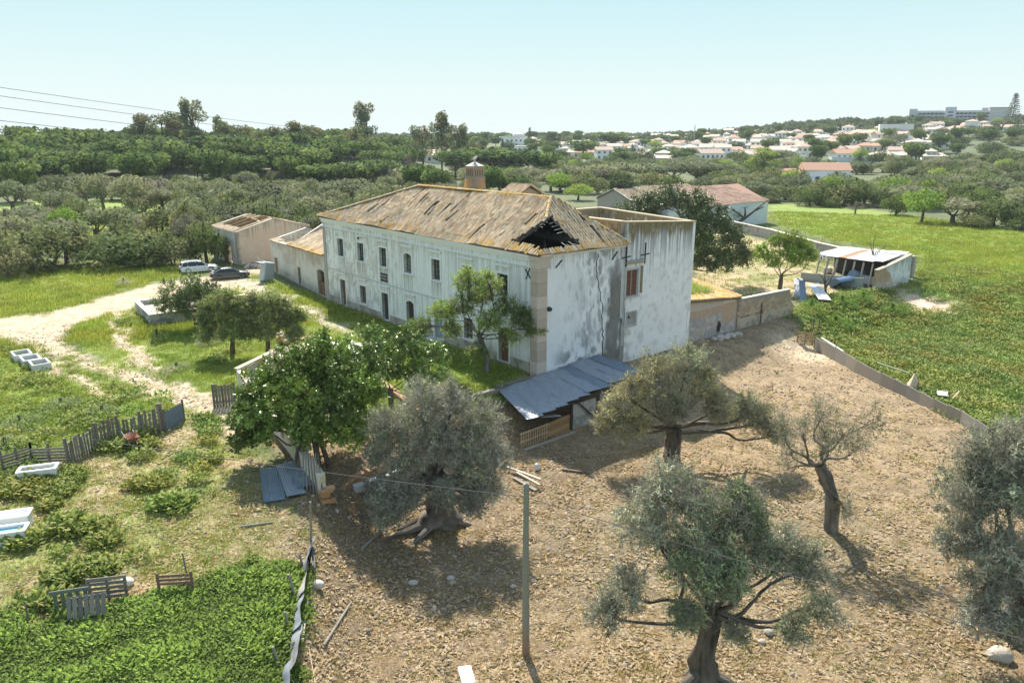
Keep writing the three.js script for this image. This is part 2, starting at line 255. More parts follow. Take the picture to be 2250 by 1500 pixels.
// ---------------------------------------------------------------- wall and roof builders
// a wall standing on the line P -> Q (seen from outside P is on the left), outer face on the line; top given as [[s, y], ...]; holes [s0, y0, s1, y1, arch]
function wallGeo(P, Q, top, th = 0.45, holes = [], foot = -3) {
  const L = Math.hypot(Q[0] - P[0], Q[1] - P[1]), sh = new THREE.Shape();
  sh.moveTo(0, foot); sh.lineTo(L, foot); for (const [s, y] of [...top].reverse()) sh.lineTo(s === 'L' ? L : s, y); sh.closePath();
  for (const [a, b, c, d, arch] of holes) { const h = new THREE.Path(); h.moveTo(a, b); h.lineTo(c, b); h.lineTo(c, d); if (arch) h.quadraticCurveTo((a + c) / 2, d + arch * 2, a, d); else h.lineTo(a, d); h.closePath(); sh.holes.push(h); }
  return new THREE.ExtrudeGeometry(sh, { depth: th, bevelEnabled: false, curveSegments: 6 }).translate(0, 0, -th).rotateY(-Math.atan2(Q[1] - P[1], Q[0] - P[0])).translate(P[0], 0, P[1]);
}
// places things built in a wall's own axes (s along, y up, z outwards) onto that wall
const onWall = (P, Q) => new THREE.Matrix4().makeRotationY(-Math.atan2(Q[1] - P[1], Q[0] - P[0])).setPosition(P[0], 0, P[1]);
function seat(o, m) { m.decompose(o.position, o.quaternion, o.scale); return o; }
// old limewash: fn adds stains on top of the mottled ground colour. u, v in metres
function plaster(w, h, res, base, fn, y0 = 0) {
  return tex(Math.round(w * res), Math.round(h * res), (u, v) => {
    const x = u * w, y = v * h + y0, a = fbm(x * 0.5, y * 0.5, 4), b = fbm(x * 2.3 + 11, y * 1.6, 4), f = fbm(x * 9, y * 9, 2);
    let c = mix3(base, [base[0] * 0.66, base[1] * 0.62, base[2] * 0.57], sstep(0.42, 0.78, a * 0.35 + b * 0.3 + f * 0.35) * 0.34);
    c = c.map((q) => q * (0.94 + 0.12 * f)); return fn ? fn(x, y, c, a, b) : c;
  }, true, [1 / w, 1 / h]);
}
const drip = (x, y, top, len, seed, d = 1) => { const n = noise(x * 2.6 * d + seed, 3.7), m = noise(x * 8 * d + seed * 2, 9.1), L = len * (0.15 + 1.5 * m * m + 0.5 * n); return sstep(0.38, 0.62, n * 0.4 + m * 0.65) * (y < top ? Math.pow(clamp(1 - (top - y) / L), 0.6) : 0); };
const STONE = [0.47, 0.385, 0.31], IRON = M([0.03, 0.028, 0.027], { roughness: 0.7 });
const mats = {
  white: M([0.66, 0.67, 0.66]), trim: M([0.78, 0.77, 0.74]), stone: M(STONE), stone2: M([0.56, 0.47, 0.39]), stone3: M([0.45, 0.36, 0.29]),
  woodDark: M([0.055, 0.04, 0.03]), woodBrown: M([0.16, 0.075, 0.04]), woodGrey: M([0.24, 0.22, 0.19]), green: M([0.045, 0.06, 0.055], { roughness: 0.6 }), deck: M([0.11, 0.08, 0.055]), inside: M([0.13, 0.115, 0.10]),
  glass: new THREE.MeshPhysicalMaterial({ color: C(0.75, 0.8, 0.8), transmission: 1, roughness: 0.06, thickness: 0, side: THREE.DoubleSide }), bark: M([0.13, 0.105, 0.08]),
};
const TILE = [[0.58, 0.43, 0.265], [0.53, 0.38, 0.24], [0.63, 0.50, 0.34], [0.43, 0.32, 0.205], [0.57, 0.385, 0.24], [0.55, 0.44, 0.30], [0.58, 0.36, 0.12]];
const tileMats = TILE.map((c) => M(c, { roughness: 0.95 }));
// one barrel tile: a tapering half pipe lying up the slope (+y), crown towards +z
function tileGeo(r0 = 0.112, r1 = 0.088, L = 0.5, seg = 5) {
  const p = [], idx = [], q = [[0, 1], [L, 1], [L, 0.78], [0, 0.78]];
  for (const [y, k] of q) for (let s = 0; s <= seg; s++) { const a = PI * s / seg, r = (y === 0 ? r0 : r1) * k; p.push(-Math.cos(a) * r, y, Math.sin(a) * r * 0.85); }
  const row = seg + 1;
  for (let s = 0; s < seg; s++) { idx.push(s, s + 1, row + s, row + s, s + 1, row + s + 1); const a = 3 * row + s; idx.push(s, a, s + 1, s + 1, a, a + 1); }
  const g = new THREE.BufferGeometry(); g.setAttribute('position', new THREE.Float32BufferAttribute(p, 3)); g.setIndex(idx); g.computeVertexNormals(); return g;
}
const TILEG = tileGeo();
// barrel tiles over a roof plane. O: eave corner, U: unit vector along the eave, T: unit vector up the slope; inside(s, t) says where tiles lie
function tiles(O, U, T, width, height, inside, o = {}) {
  const R = rng(o.seed ?? 5), N = V().crossVectors(U, T).normalize(), sg = N.y < 0 ? -1 : 1, X = U.clone().multiplyScalar(sg), list = []; N.multiplyScalar(sg); const gap = o.gap ?? 0.275, step = o.step ?? 0.4, lost = Array.from({ length: o.lost ?? 0 }, () => { const a = R() * width, b = R() * height * 0.7; return [a, b, b + 0.6 + R() * 1.8]; });
  for (let c = 0; c * gap < width; c++) {
    const s = (c + 0.5) * gap, cd = R();
    for (let r = 0; r * step < height; r++) {
      const t = r * step + (R() - 0.5) * 0.03; if (!inside(s, t + 0.2)) continue;
      if (lost.some(([a, b, c]) => Math.abs(s - a) < 0.14 && t > b && t < c)) continue;
      const sag = (fbm(s * 0.45 + (o.seed ?? 0), t * 0.5, 3) - 0.5) * (o.sag ?? 0.22), slip = R() < 0.03 ? -0.12 : 0;
      const P = O.clone().addScaledVector(U, s + (R() - 0.5) * 0.025).addScaledVector(T, t + slip).addScaledVector(N, 0.05 + sag);
      const m = new THREE.Matrix4().makeBasis(X, T, N), rot = new THREE.Matrix4().makeRotationFromEuler(new THREE.Euler(0.085 + (R() - 0.5) * 0.08, (R() - 0.5) * 0.2, (R() - 0.5) * 0.14)); m.multiply(rot).setPosition(P);
      const lich = o.lichen ? o.lichen(s, t) : 0; let k = Math.floor(R() * 6); if (R() < lich) k = 6; if (o.red) k = 4;
      const patch = (0.62 + 0.7 * fbm(s * 0.5, t * 0.7 + 30, 3)) * (0.93 + 0.14 * cd);
      list.push({ m, k, s, t, tone: (0.78 + R() * 0.42) * patch, P });
    }
  }
  return list;
}
function layTiles(list, parent, few, reds) {                        // the first of the list as single tiles, the rest as one mass
  const rest = list.slice(few), q = new THREE.Matrix4();
  for (const e of list.slice(0, few)) { const t = part('roof_tile', TILEG, tileMats[e.k], parent); e.m.decompose(t.position, t.quaternion, t.scale); }
  if (!rest.length) return;
  const im = new THREE.InstancedMesh(TILEG, M([1, 1, 1], { roughness: 0.95 }), rest.length);
  rest.forEach((e, i) => { im.setMatrixAt(i, e.m); const c = reds && e.k < 6 ? [0.46, 0.30, 0.22] : TILE[e.k]; im.setColorAt(i, C(...c.map((x) => x * e.tone))); });
  im.name = 'roof_tiles'; im.userData.kind = 'stuff'; im.castShadow = im.receiveShadow = true; parent.add(im);
}
function plateGeo(pts, th, holes = []) {                             // a flat plate through 3-D points [p0 (origin), ...], thickness th downwards
  const O = pts[0], U = pts[1].clone().sub(O).normalize(), N = V().crossVectors(U, pts[pts.length - 1].clone().sub(O)).normalize(), W = V().crossVectors(N, U), to = (p) => new THREE.Vector2(p.clone().sub(O).dot(U), p.clone().sub(O).dot(W));
  const sh = new THREE.Shape(pts.map(to)); for (const h of holes) sh.holes.push(new THREE.Path(h.map((p) => new THREE.Vector2(...p))));
  return new THREE.ExtrudeGeometry(sh, { depth: th, bevelEnabled: false }).translate(0, 0, -th).applyMatrix4(new THREE.Matrix4().makeBasis(U, W, N).setPosition(O));
}
function ridgeCaps(parent, a, b, name = 'ridge_tile', seed = 3, lich = 0.8) {
  const A = V(...a), B = V(...b), L = A.distanceTo(B), R = rng(seed), n = Math.floor(L / 0.4), T = B.clone().sub(A).normalize(), U = V().crossVectors(T, V(0, 1, 0)).normalize(), N = V().crossVectors(U, T).normalize();
  for (let i = 0; i < n; i++) {
    const t = part(name, TILEG, tileMats[R() < lich ? 6 : Math.floor(R() * 3)], parent);
    new THREE.Matrix4().makeBasis(U, T, N).multiply(new THREE.Matrix4().makeRotationZ((R() - 0.5) * 0.12)).setPosition(A.clone().addScaledVector(T, i * 0.4).addScaledVector(N, 0.06 + (R() - 0.5) * 0.03)).decompose(t.position, t.quaternion, t.scale); t.scale.multiplyScalar(1.35);
  }
}

// ---------------------------------------------------------------- the farmhouse
{
  const LEN = 33.6, W = 8.9, H = 8.75, RH = 12.2, house = thing('farmhouse', 'long two-storey derelict white farmhouse with hipped tile roof partly fallen in', 'house', [K0[0], 0, K0[1]], TH);
  const WIN = [-30.5, -26.4, -22.2, -17.95, -13.55, -9.15, -4.66].map((z) => z + LEN), F0 = [0, -LEN], F1 = [0, 0];
  const upper = WIN.map((s, i) => [s, 5.15, s + 1.24, i === 3 ? 6.72 : 6.92, i === 3 ? 0.2 : 0]);
  const lower = [[WIN[0] + 0.1, 0.06, WIN[0] + 1.2, 2.75], [WIN[1] + 0.1, 0.95, WIN[1] + 1.3, 2.72], [WIN[2] + 0.08, 0.06, WIN[2] + 1.26, 2.68], [WIN[3] + 0.15, 0.06, WIN[3] + 1.4, 2.45, 0.2], [WIN[4] + 0.2, 0.06, WIN[4] + 1.42, 2.6], [WIN[5] + 0.1, 0.95, WIN[5] + 1.3, 2.7], [WIN[6] + 0.1, 0.06, WIN[6] + 1.33, 2.75]];
  const front = plaster(LEN, 11.75, 40, [0.86, 0.845, 0.82], (x, y, c, a, b) => {
    c = mix3(c, [0.74, 0.76, 0.77], 0.55 * sstep(9, 20, x + (a - 0.5) * 14));
    for (const s of WIN) { const k = Math.abs(x - s - 0.6) < 0.75 ? drip(x, y, 5.1, 1.6, s) : 0; c = mix3(c, [0.30, 0.28, 0.25], k * 0.7); }
    c = mix3(c, [0.36, 0.33, 0.29], drip(x, y, 7.9, 1.8, 2) * 0.45);
    c = mix3(c, [0.50, 0.44, 0.38], sstep(0.44, 0.7, fbm(x * 1.4 + 31, y * 1.1, 5)) * 0.62 * sstep(22, 6, x));   // rendering worn to the brownish coat, mostly at the far end
    c = mix3(c, [0.44, 0.40, 0.35], sstep(0.5, 0.75, fbm(x * 4, y * 3, 4)) * (0.18 + 0.35 * sstep(20, 8, x)));
    c = mix3(c, [0.34, 0.33, 0.31], sstep(0.66, 0.8, noise(x * 6, y * 0.35 + 3)) * 0.35);
    c = mix3(c, [0.22, 0.21, 0.18], sstep(1.6, 0.1, y + fbm(x, 4, 3) * 1.2 - 0.6) * 0.7 * sstep(0.4, 0.65, fbm(x * 0.4, 8, 2)));
    return c;
  }, -3);
  front.offset.set(0, 3 / 11.75);
  part('wall', wallGeo(F0, F1, [[0, H], ['L', H]], 0.5, [...upper, ...lower]), M([1, 1, 1], { map: front }), house);
  const side = plaster(9.4, 11.75, 96, [0.84, 0.835, 0.84], (x, y, c, a, b) => {
    const d1 = sstep(0.45, 0.75, fbm(x * 2.6, y * 1.3 + 5, 5)); c = mix3(c, [0.34, 0.35, 0.36], d1 * 0.7 * sstep(0.8, 5, x));
    c = mix3(c, [0.16, 0.16, 0.16], sstep(0.52, 0.66, fbm(x * 3, y * 1.1, 4)) * 0.6 * sstep(3.2, 5.6, x));
    c = mix3(c, [0.12, 0.12, 0.12], sstep(0.45, 0.7, fbm(x * 1.4, y * 1.2, 4)) * sstep(2.4, 0.4, y) * 0.8 * sstep(0.8, 3.2, x));
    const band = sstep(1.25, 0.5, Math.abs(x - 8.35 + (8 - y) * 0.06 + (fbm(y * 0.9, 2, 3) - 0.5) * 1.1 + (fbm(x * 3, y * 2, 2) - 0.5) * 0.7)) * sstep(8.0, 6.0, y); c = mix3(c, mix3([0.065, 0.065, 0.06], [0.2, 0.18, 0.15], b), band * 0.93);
    c = mix3(c, [0.22, 0.2, 0.14], drip(x, y, 8.7, 1.1, 7, 1.4) * 0.35);
    const cx = y > 7 ? lerp(5.86, 5.96, (y - 7) / 1.2) : y > 4.3 ? lerp(6.6, 5.86, (y - 4.3) / 2.7) : lerp(6.98, 6.6, (y + 0.2) / 4.5), w = 0.025 + 0.035 * noise(y * 2, 1);
    const jag = (noise(y * 3.2, 5) - 0.5) * 0.2; c = mix3(c, [0.03, 0.03, 0.03], sstep(w + 0.03, w, Math.abs(x - cx - jag)) * (y < 8.3 ? 1 : 0));
    return mix3(c, [0.42, 0.44, 0.48], clamp(0.3 * (a - 0.3)));
  }, -3);
  side.offset.set(0, 3 / 11.75);
  part('wall', wallGeo([0, 0], [W + 0.3, 0], [[0, H], ['L', H]], 0.5), M([1, 1, 1], { map: side }), house);
  part('wall', wallGeo([W + 0.3, 0], [W + 0.3, -LEN], [[0, H], ['L', H]], 0.5), mats.white, house);
  part('wall', wallGeo([W + 0.3, -LEN], [0, -LEN], [[0, H], ['L', H]], 0.5), mats.white, house);
  part('ceiling', [bx(W - 0.4, 0.12, LEN - 1, W / 2 + 0.1, 8.2, -LEN / 2), bx(W - 0.4, 0.15, LEN - 1, W / 2 + 0.1, 4, -LEN / 2), bx(W - 0.4, 0.15, LEN - 1, W / 2 + 0.1, -0.1, -LEN / 2)], mats.inside, house);
  // mouldings: eaves cornice, frieze band, string course, plinth
  const fm = onWall(F0, F1), add = (name, g, m, p = house) => seat(part(name, g, m, p), fm);
  const corn = (L, x0 = 0) => [bx(L, 0.10, 0.12, L / 2 + x0, 7.86, 0.06), bx(L, 0.26, 0.18, L / 2 + x0, 8.32, 0.09), bx(L, 0.16, 0.32, L / 2 + x0, 8.585, 0.16)];
  add('cornice', corn(LEN - 0.75), mats.trim); 
  add('string_course', bx(LEN - 0.75, 0.09, 0.055, (LEN - 0.75) / 2, 3.52, 0.027), M([0.52, 0.51, 0.48]));
  const gaps = [...lower.filter((q) => q[1] < 0.5)].sort((a, b) => a[0] - b[0]), plinth = []; let at = 0;
  for (const q of [...gaps, [LEN - 0.75]]) { plinth.push(bx(q[0] - 0.16 - at, 3.7, 0.05, (at + q[0] - 0.16) / 2, -3, 0.025)); at = q[2] + 0.16; }
  add('plinth', plinth, M([1, 1, 1], { map: plaster(8, 4, 40, [0.44, 0.38, 0.31], (x, y, c, a, b) => mix3(c, [0.2, 0.18, 0.15], sstep(0.5, 0.7, b) * 0.7)) }));
  add('pilaster', bx(0.5, H + 3 - 0.95, 0.07, 0.25, -3, 0.035), M([0.40, 0.37, 0.33]));
  // the corner pier of cut stones
  const R = rng(71), stones = [mats.stone, mats.stone2, mats.stone3];
  for (let y = -0.75, i = 0; y < 7.7; i++) { const h = 0.62 + R() * 0.35, top = Math.min(y + h, 7.8); part('quoin_stone', bx(0.92 + (i % 2) * 0.03, top - y - 0.018, 0.78, 0.36, y, -0.31 + R() * 0.012), stones[i * 7 % 3], house, [-0.08, 0, 0.02]); y = top; }
  part('capital', [bx(1.25, 0.14, 0.9, 0.42, 7.82, -0.33), bx(1.2, 0.5, 0.86, 0.42, 7.963, -0.33), bx(1.45, 0.26, 1.05, 0.42, 8.466, -0.33)], mats.stone2, house);
  part('cornice', [bx(W - 1.0, 0.14, 0.16, 1.15 + (W - 1) / 2, 8.6, 0.08)], mats.trim, house);
  // windows and doors
  const frameRing = (w, h, t, d, arch = 0) => { const s = new THREE.Shape(); s.moveTo(-t, -0.001); s.lineTo(w + t, -0.001); s.lineTo(w + t, h); arch ? s.quadraticCurveTo(w / 2, h + arch * 2 + t * 1.4, -t, h) : (s.lineTo(w + t, h + t), s.lineTo(-t, h + t)); s.closePath(); const q = new THREE.Path(); q.moveTo(0, 0); q.lineTo(w, 0); q.lineTo(w, h); arch ? q.quadraticCurveTo(w / 2, h + arch * 2, 0, h) : q.lineTo(0, h); q.closePath(); s.holes.push(q); return new THREE.ExtrudeGeometry(s, { depth: d, bevelEnabled: false, curveSegments: 8 }); };
  function opening(q, o = {}) {
    const [a, b, c, d, arch = 0] = q, w = c - a, h = d - b, P = (g, x, y, z) => g.translate(x, y, z);
    add('window_surround', P(frameRing(w, h, 0.15, 0.05, arch), a, b, 0), mats.trim);
    add('lintel', [bx(w + 0.62, 0.1, 0.17, a + w / 2, d + (arch ? 0.78 : 0.62), 0.085), bx(w + 0.42, 0.07, 0.10, a + w / 2, d + (arch ? 0.71 : 0.55), 0.05)], mats.trim);
    if (b > 0.5) add('sill', bx(w + (arch ? 0.7 : 0.34), 0.09, arch ? 0.24 : 0.12, a + w / 2, b - 0.092, arch ? 0.12 : 0.06), mats.trim);
    if (o.window) {
      const rows = o.rows ?? 4, bars = [bx(0.05, h, 0.05, a + 0.025, b, -0.28), bx(0.05, h, 0.05, c - 0.025, b, -0.28), bx(w - 0.1, 0.05, 0.05, a + w / 2, b, -0.28), bx(w - 0.1, 0.05, 0.05, a + w / 2, d - 0.05 + arch, -0.28), bx(0.08, h + arch - 0.1, 0.055, a + w / 2, b + 0.05, -0.279)];
      const win = add('window', bars, o.mat ?? mats.green), mun = [];
      for (let k = 1; k < rows; k++) mun.push(bx(w - 0.19, 0.028, 0.03, a + w / 2, b + (h / rows) * k, -0.281));
      for (const s of [0.25, 0.75]) mun.push(bx(0.028, h - 0.1, 0.034, a + w * s, b + 0.05, -0.28));
      part('muntin', mun, M([0.30, 0.32, 0.32]), win);
      for (const s of [0, 1]) part('pane', bx(w / 2 - 0.1, h - 0.1 + arch, 0.004, a + w * (0.25 + s * 0.5), b + 0.05, -0.31), mats.glass, win);
      if (o.blind) part('shutter', bx(w / 2 - 0.08, h - 0.08, 0.03, a + w * 0.27, b + 0.04, -0.36), M(o.blind), win);
    } else {
      const dm = o.mat ?? mats.woodDark, y1 = o.half ? b + h * o.half : d + (arch ? 0.12 : 0), dr = add('door', [bx(w / 2 - 0.015, y1 - b, 0.05, a + w * 0.25, b, -0.3), bx(w / 2 - 0.015, y1 - b, 0.05, a + w * 0.75, b, -0.3)], dm);
      const pn = []; for (const s of [0.25, 0.75]) for (let k = 0; k < 3; k++) pn.push(bx(w / 2 - 0.22, (y1 - b) / 3 - 0.2, 0.03, a + w * s, b + 0.1 + k * (y1 - b) / 3, -0.265)); part('door_panel', pn, dm, dr); part('handle', bx(0.04, 0.16, 0.05, a + w / 2 + 0.08, b + 1, -0.255), IRON, dr);
    }
  }
  upper.forEach((q, i) => opening(q, { window: true, mat: i === 3 ? M([0.22, 0.2, 0.16]) : mats.green, blind: [0, 0, [0.10, 0.09, 0.08], [0.32, 0.31, 0.28], [0.22, 0.07, 0.04], 0, 0][i] }));
  lower.forEach((q, i) => opening(q, q[1] > 0.5 ? { window: true, rows: 3, mat: M([0.2, 0.15, 0.1]), blind: [0.3, 0.24, 0.12] } : { mat: [mats.woodBrown, 0, M([0.05, 0.055, 0.05]), mats.woodDark, M([0.32, 0.36, 0.38]), 0, mats.woodBrown][i] }));
  add('doorstep', bx(1.9, 0.16, 1.0, WIN[4] + 0.8, -0.02, 0.58), M([0.5, 0.49, 0.46]));
  add('door_grille', [beam([WIN[3] + 0.3, 0.2, -0.1], [WIN[3] + 1.25, 1.0, -0.2], 0.14, 0.04)], M([0.55, 0.56, 0.55]));
  // dark name plaque with two worn lines of pale, no longer readable lettering
  const plq = tex(96, 64, (u, v) => { const line = (a, b) => v > a && v < b && u > 0.1 && u < 0.9 && noise(u * 26, Math.floor(v * 18)) > 0.36 ? 1 : 0, l = line(0.62, 0.76) || line(0.28, 0.42), r = u < 0.05 || u > 0.95 || v < 0.06 || v > 0.94; return l ? [0.42, 0.44, 0.46] : r ? [0.015, 0.017, 0.018] : [0.035, 0.036, 0.042]; });
  const pg = bx(1.2, 0.8, 0.05, 0, 0, 0), puv = pg.attributes.uv; for (let i = 0; i < puv.count; i++) puv.setXY(i, puv.getX(i) / 1.2 + 0.5, puv.getY(i) / 0.8 + 0.5);
  add('plaque', pg.translate(WIN[2] + 0.68, 3.75, 0.028), M([1, 1, 1], { map: plq, roughness: 0.6 }));
  add('wall_lamp', [beam([8.3, 7.5, 0], [8.3, 7.55, 0.45], 0.04), bx(0.14, 0.2, 0.14, 8.3, 7.35, 0.45)], IRON);
  // iron wall ties
  add('wall_anchor', [beam([LEN - 1.35, 6.9, 0.03], [LEN - 0.95, 7.75, 0.03], 0.09, 0.04), beam([LEN - 0.8, 7.0, 0.05], [LEN - 1.4, 7.65, 0.05], 0.09, 0.04)], IRON);
  part('wall_anchor', [beam([1.6, 7.75, 0.04], [2.2, 8.25, 0.06], 0.07)], IRON, house); part('wall_anchor', [beam([7.5, 7.7, 0.04], [8.1, 8.3, 0.06], 0.08)], IRON, house);
  part('wall_vent', [new THREE.CylinderGeometry(0.16, 0.18, 0.25, 12).rotateX(PI / 2).translate(0.98, 4.8, 0.1)], IRON, house);
  // the roof: four slopes, ridge set back from the long front, the near corner fallen in
  const e = 0.34, E = [V(-e, H + 0.02, e), V(-e, H + 0.02, -LEN - e), V(W + e + 0.1, H + 0.02, -LEN - e), V(W + e + 0.1, H + 0.02, e - 0.1)], R0 = V(5, RH, -4.3), R1 = V(4.8, RH, -22.5);
  const roof = part('roof', [bx(0.1, 0.05, LEN - 1, -e + 0.1, H + 0.0, -LEN / 2)], mats.deck, house);
  const T0 = V(5 + e, RH - H - 0.02, 0).normalize(), T1 = V(0, RH - H - 0.02, -4.3 - e).normalize(), slope0 = V(5 + e, RH - H, 0).length(), slope1 = V(0, RH - H, 4.3 + e).length();
  const hole0 = [[-0.4, 0.55], [1.2, 0.62], [2.7, 0.6], [3.75, 0.85], [3.7, 1.25], [3.3, 2.3], [3.0, 3.1], [2.75, 4.05], [2.2, 4.6], [1.2, 3.0]];       // along the eave from the near end, up the slope
  const hole1 = [[-0.3, 0.5], [1.6, 0.42], [3.4, 0.5], [4.9, 0.66], [4.35, 1.5], [4.05, 2.7], [3.95, 3.5], [3.3, 4.1], [1.4, 2.0]];
  const f0 = (s, t) => t < slope0 && s > lerp(0, 4.3 + e, t / slope0) - 0.1 && s < LEN + 2 * e - lerp(0, 11.4, t / slope0) + 0.1;
  const f1 = (s, t) => t < slope1 && s > lerp(0, 5.3, t / slope1) - 0.1 && s < W + 2 * e - lerp(0, W - 4.6, t / slope1) + 0.1;
  const deck0 = plateGeo([E[0], E[1], R1, R0], 0.06, [hole0.map(([s, t]) => [s < 0.9 ? Math.max(s, lerp(0, 4.6, t / slope0) + 0.02) + e * 0 : s, t]).filter(([s, t]) => s > lerp(0, 4.6, t / slope0))]);
  const plain = (a, b, c, d) => plateGeo([a, b, c, ...(d ? [d] : [])], 0.06);
  // decking is laid as strips round the fallen corner
  const strip0 = [], strip1 = [], dn = (s, t) => E[0].clone().add(V(0, 0, -s)).addScaledVector(T0, t), en = (s, t) => E[0].clone().add(V(s, 0, 0)).addScaledVector(T1, t);
  const q4 = (a, b, c, d) => { const g = new THREE.BufferGeometry(), p = [a, b, c, d, a, c].length && [a, b, c, a, c, d].flatMap((v) => [v.x, v.y, v.z]); g.setAttribute('position', new THREE.Float32BufferAttribute(p, 3)); g.computeVertexNormals(); return g; };
  for (let s = 0; s < LEN + 2 * e - 0.05; s += 0.4) for (let t = 0; t < slope0; t += 0.4) { const u = Math.min(t + 0.4, slope0); if (f0(s + 0.2, t + 0.2) && !inPoly(hole0, s + 0.2, t + 0.2)) strip0.push(q4(dn(s, t), dn(s + 0.4, t), dn(s + 0.4, u), dn(s, u))); }
  for (let s = 0; s < W + 2 * e; s += 0.35) for (let t = 0; t < slope1; t += 0.35) { const u = Math.min(t + 0.35, slope1); if (f1(s + 0.17, t + 0.17) && !inPoly(hole1, s + 0.17, t + 0.17)) strip1.push(q4(en(s, t), en(s + 0.35, t), en(s + 0.35, u), en(s, u))); }
  part('roof_deck', [...strip0, ...strip1, plain(E[1], E[2], R1), plain(E[2], E[3], R0, R1)], mats.deck, roof);
  const lich0 = (s, t) => 0.6 * sstep(0.9, 0.2, t) * (0.3 + 0.7 * noise(s * 0.4, 2)) + 0.6 * sstep(slope0 - 0.8, slope0, t) + 0.01;
  const l0 = tiles(E[0], V(0, 0, -1), T0, LEN + 2 * e, slope0, (s, t) => f0(s, t) && !inPoly(hole0, s, t), { seed: 11, lichen: lich0, sag: 0.42, lost: 22 });
  const l1 = tiles(E[0], V(1, 0, 0), T1, W + 2 * e, slope1, (s, t) => f1(s, t) && !inPoly(hole1, s, t), { seed: 12, lichen: (s, t) => 0.45 * sstep(0.8, 0.1, t) + 0.02, sag: 0.34, lost: 4 });
  for (const q of l1) q.m.premultiply(new THREE.Matrix4());
  layTiles([...l1, ...l0], roof, 230);
  const Tb = V(-(W + e - 5), RH - H, 0).normalize(), lb = tiles(E[3].clone(), V(0, 0, -1), Tb, LEN, 5.6, (s, t) => s > lerp(0, 4.3, t / 5.6) && s < LEN - lerp(0, 11, t / 5.6), { seed: 14, gap: 0.25 });
  layTiles(lb, roof, 0);
  ridgeCaps(roof, [R0.x, R0.y + 0.05, R0.z], [R1.x, R1.y + 0.05, R1.z], 'ridge_tile', 3, 0.85);
  { const d = R0.clone().sub(E[0]), p = E[0].clone().addScaledVector(d, 0.62); ridgeCaps(roof, [p.x, p.y + 0.06, p.z], [R0.x, R0.y + 0.05, R0.z], 'ridge_tile', 4, 0.9); }
  ridgeCaps(roof, [E[3].x, E[3].y + 0.05, E[3].z], [R0.x, R0.y + 0.05, R0.z], 'ridge_tile', 6, 0.3);
  ridgeCaps(roof, [E[1].x, E[1].y + 0.05, E[1].z], [R1.x, R1.y + 0.05, R1.z], 'ridge_tile', 7, 0.35);
  // what is left of the timbers in the fallen corner
  const up = (s, t, k) => { const p = k ? en(s, t) : dn(s, t); return [p.x, p.y - 0.12, p.z]; };
  part('rafter', [beam(up(3.75, 0.3, 0), up(2.8, 4.6, 0), 0.16)], mats.woodDark, roof); part('rafter', [beam(up(4.9, 0.3, 1), up(3.9, 4.0, 1), 0.14)], mats.woodDark, roof);
  part('rafter', [beam([0.6, 8.4, -1.6], [3.2, 8.7, -1.1], 0.14)], mats.woodDark, roof); part('rafter', [beam([1.4, 8.35, -0.8], [3.6, 9.2, -3.4], 0.12)], mats.woodDark, roof);
  const pale = M([0.50, 0.48, 0.42]);
  for (let k = 0; k < 5; k++) part('batten', [beam(up(4.95 - k * 0.38, 0.62, 1), up(4.55 - k * 0.36, 1.25 - (k % 2) * 0.25, 1), 0.07, 0.03)], pale, roof);
  for (let k = 0; k < 4; k++) part('batten', [beam(up(3.4, 2.2 + k * 0.36, 1), up(4.15, 2.3 + k * 0.36, 1), 0.06, 0.03)], pale, roof);
  for (let k = 0; k < 3; k++) part('batten', [beam(up(2.6, 3.2 + k * 0.3, 0), up(3.3, 3.35 + k * 0.3, 0), 0.06, 0.03)], pale, roof);
  const rub = rng(8), heap = []; for (let k = 0; k < 90; k++) heap.push(bx(0.25 + rub() * 0.4, 0.04 + rub() * 0.06, 0.12 + rub() * 0.1, 0.3 + rub() * 3.6, 8.34 + rub() * 0.35, -0.3 - rub() * 3.2, rub() * 6, rub() - 0.5)); part('fallen_rubble', heap, M([0.09, 0.07, 0.055]), roof);
  // the big chimney behind the ridge
  const ch = part('chimney', [], mats.white, house); ch.geometry = (() => { const g = new THREE.CylinderGeometry(0.92, 1.22, 4.4, 4, 1).rotateY(PI / 4); return g; })(); ch.position.set(6.4, 11.0, -15.8);
  ch.material = M([1, 1, 1], { map: tex(128, 128, (u, v) => { const l = sstep(0.45, 0.6, fbm(u * 10, v * 8, 3)), q = u > 0.5 ? 0.9 : 0.15; return mix3(mix3([0.30, 0.21, 0.17], [0.36, 0.29, 0.24], fbm(u * 16, v * 9, 3)), [0.40, 0.23, 0.05], l * q * 0.8 * (v > 0.45 ? 1 : 0.8)); }) });
  const up1 = [bx(1.34, 0.12, 1.34, 0, 2.2, 0), bx(1.16, 0.74, 1.16, 0, 2.321, 0), bx(1.42, 0.1, 1.42, 0, 3.062, 0), bx(1.26, 0.12, 1.26, 0, 3.163, 0)]; part('chimney_stack', up1, M([0.30, 0.245, 0.19]), ch);
  part('chimney_cap', [new THREE.CylinderGeometry(0.1, 0.86, 0.36, 4).rotateY(PI / 4).translate(0, 3.464, 0), new THREE.SphereGeometry(0.09, 10, 8).translate(0, 3.7, 0)], M([0.44, 0.40, 0.35]), ch);
  const slots = []; for (let f = 0; f < 4; f++) for (let k = 0; k < 4; k++) slots.push(bx(0.09, 0.5, 0.04, -0.39 + k * 0.26, 2.44, 0.585).rotateY(f * PI / 2)); part('chimney_slot', slots, M([0.10, 0.08, 0.065]), ch);
  // the little gabled turret over the back stair
  const tur = part('turret', wallGeo([14.6, -19.2], [17.2, -19.2], [[0, 11.2], [1.3, 11.8], ['L', 11.2]], 2.2), M([0.33, 0.26, 0.18]), house);
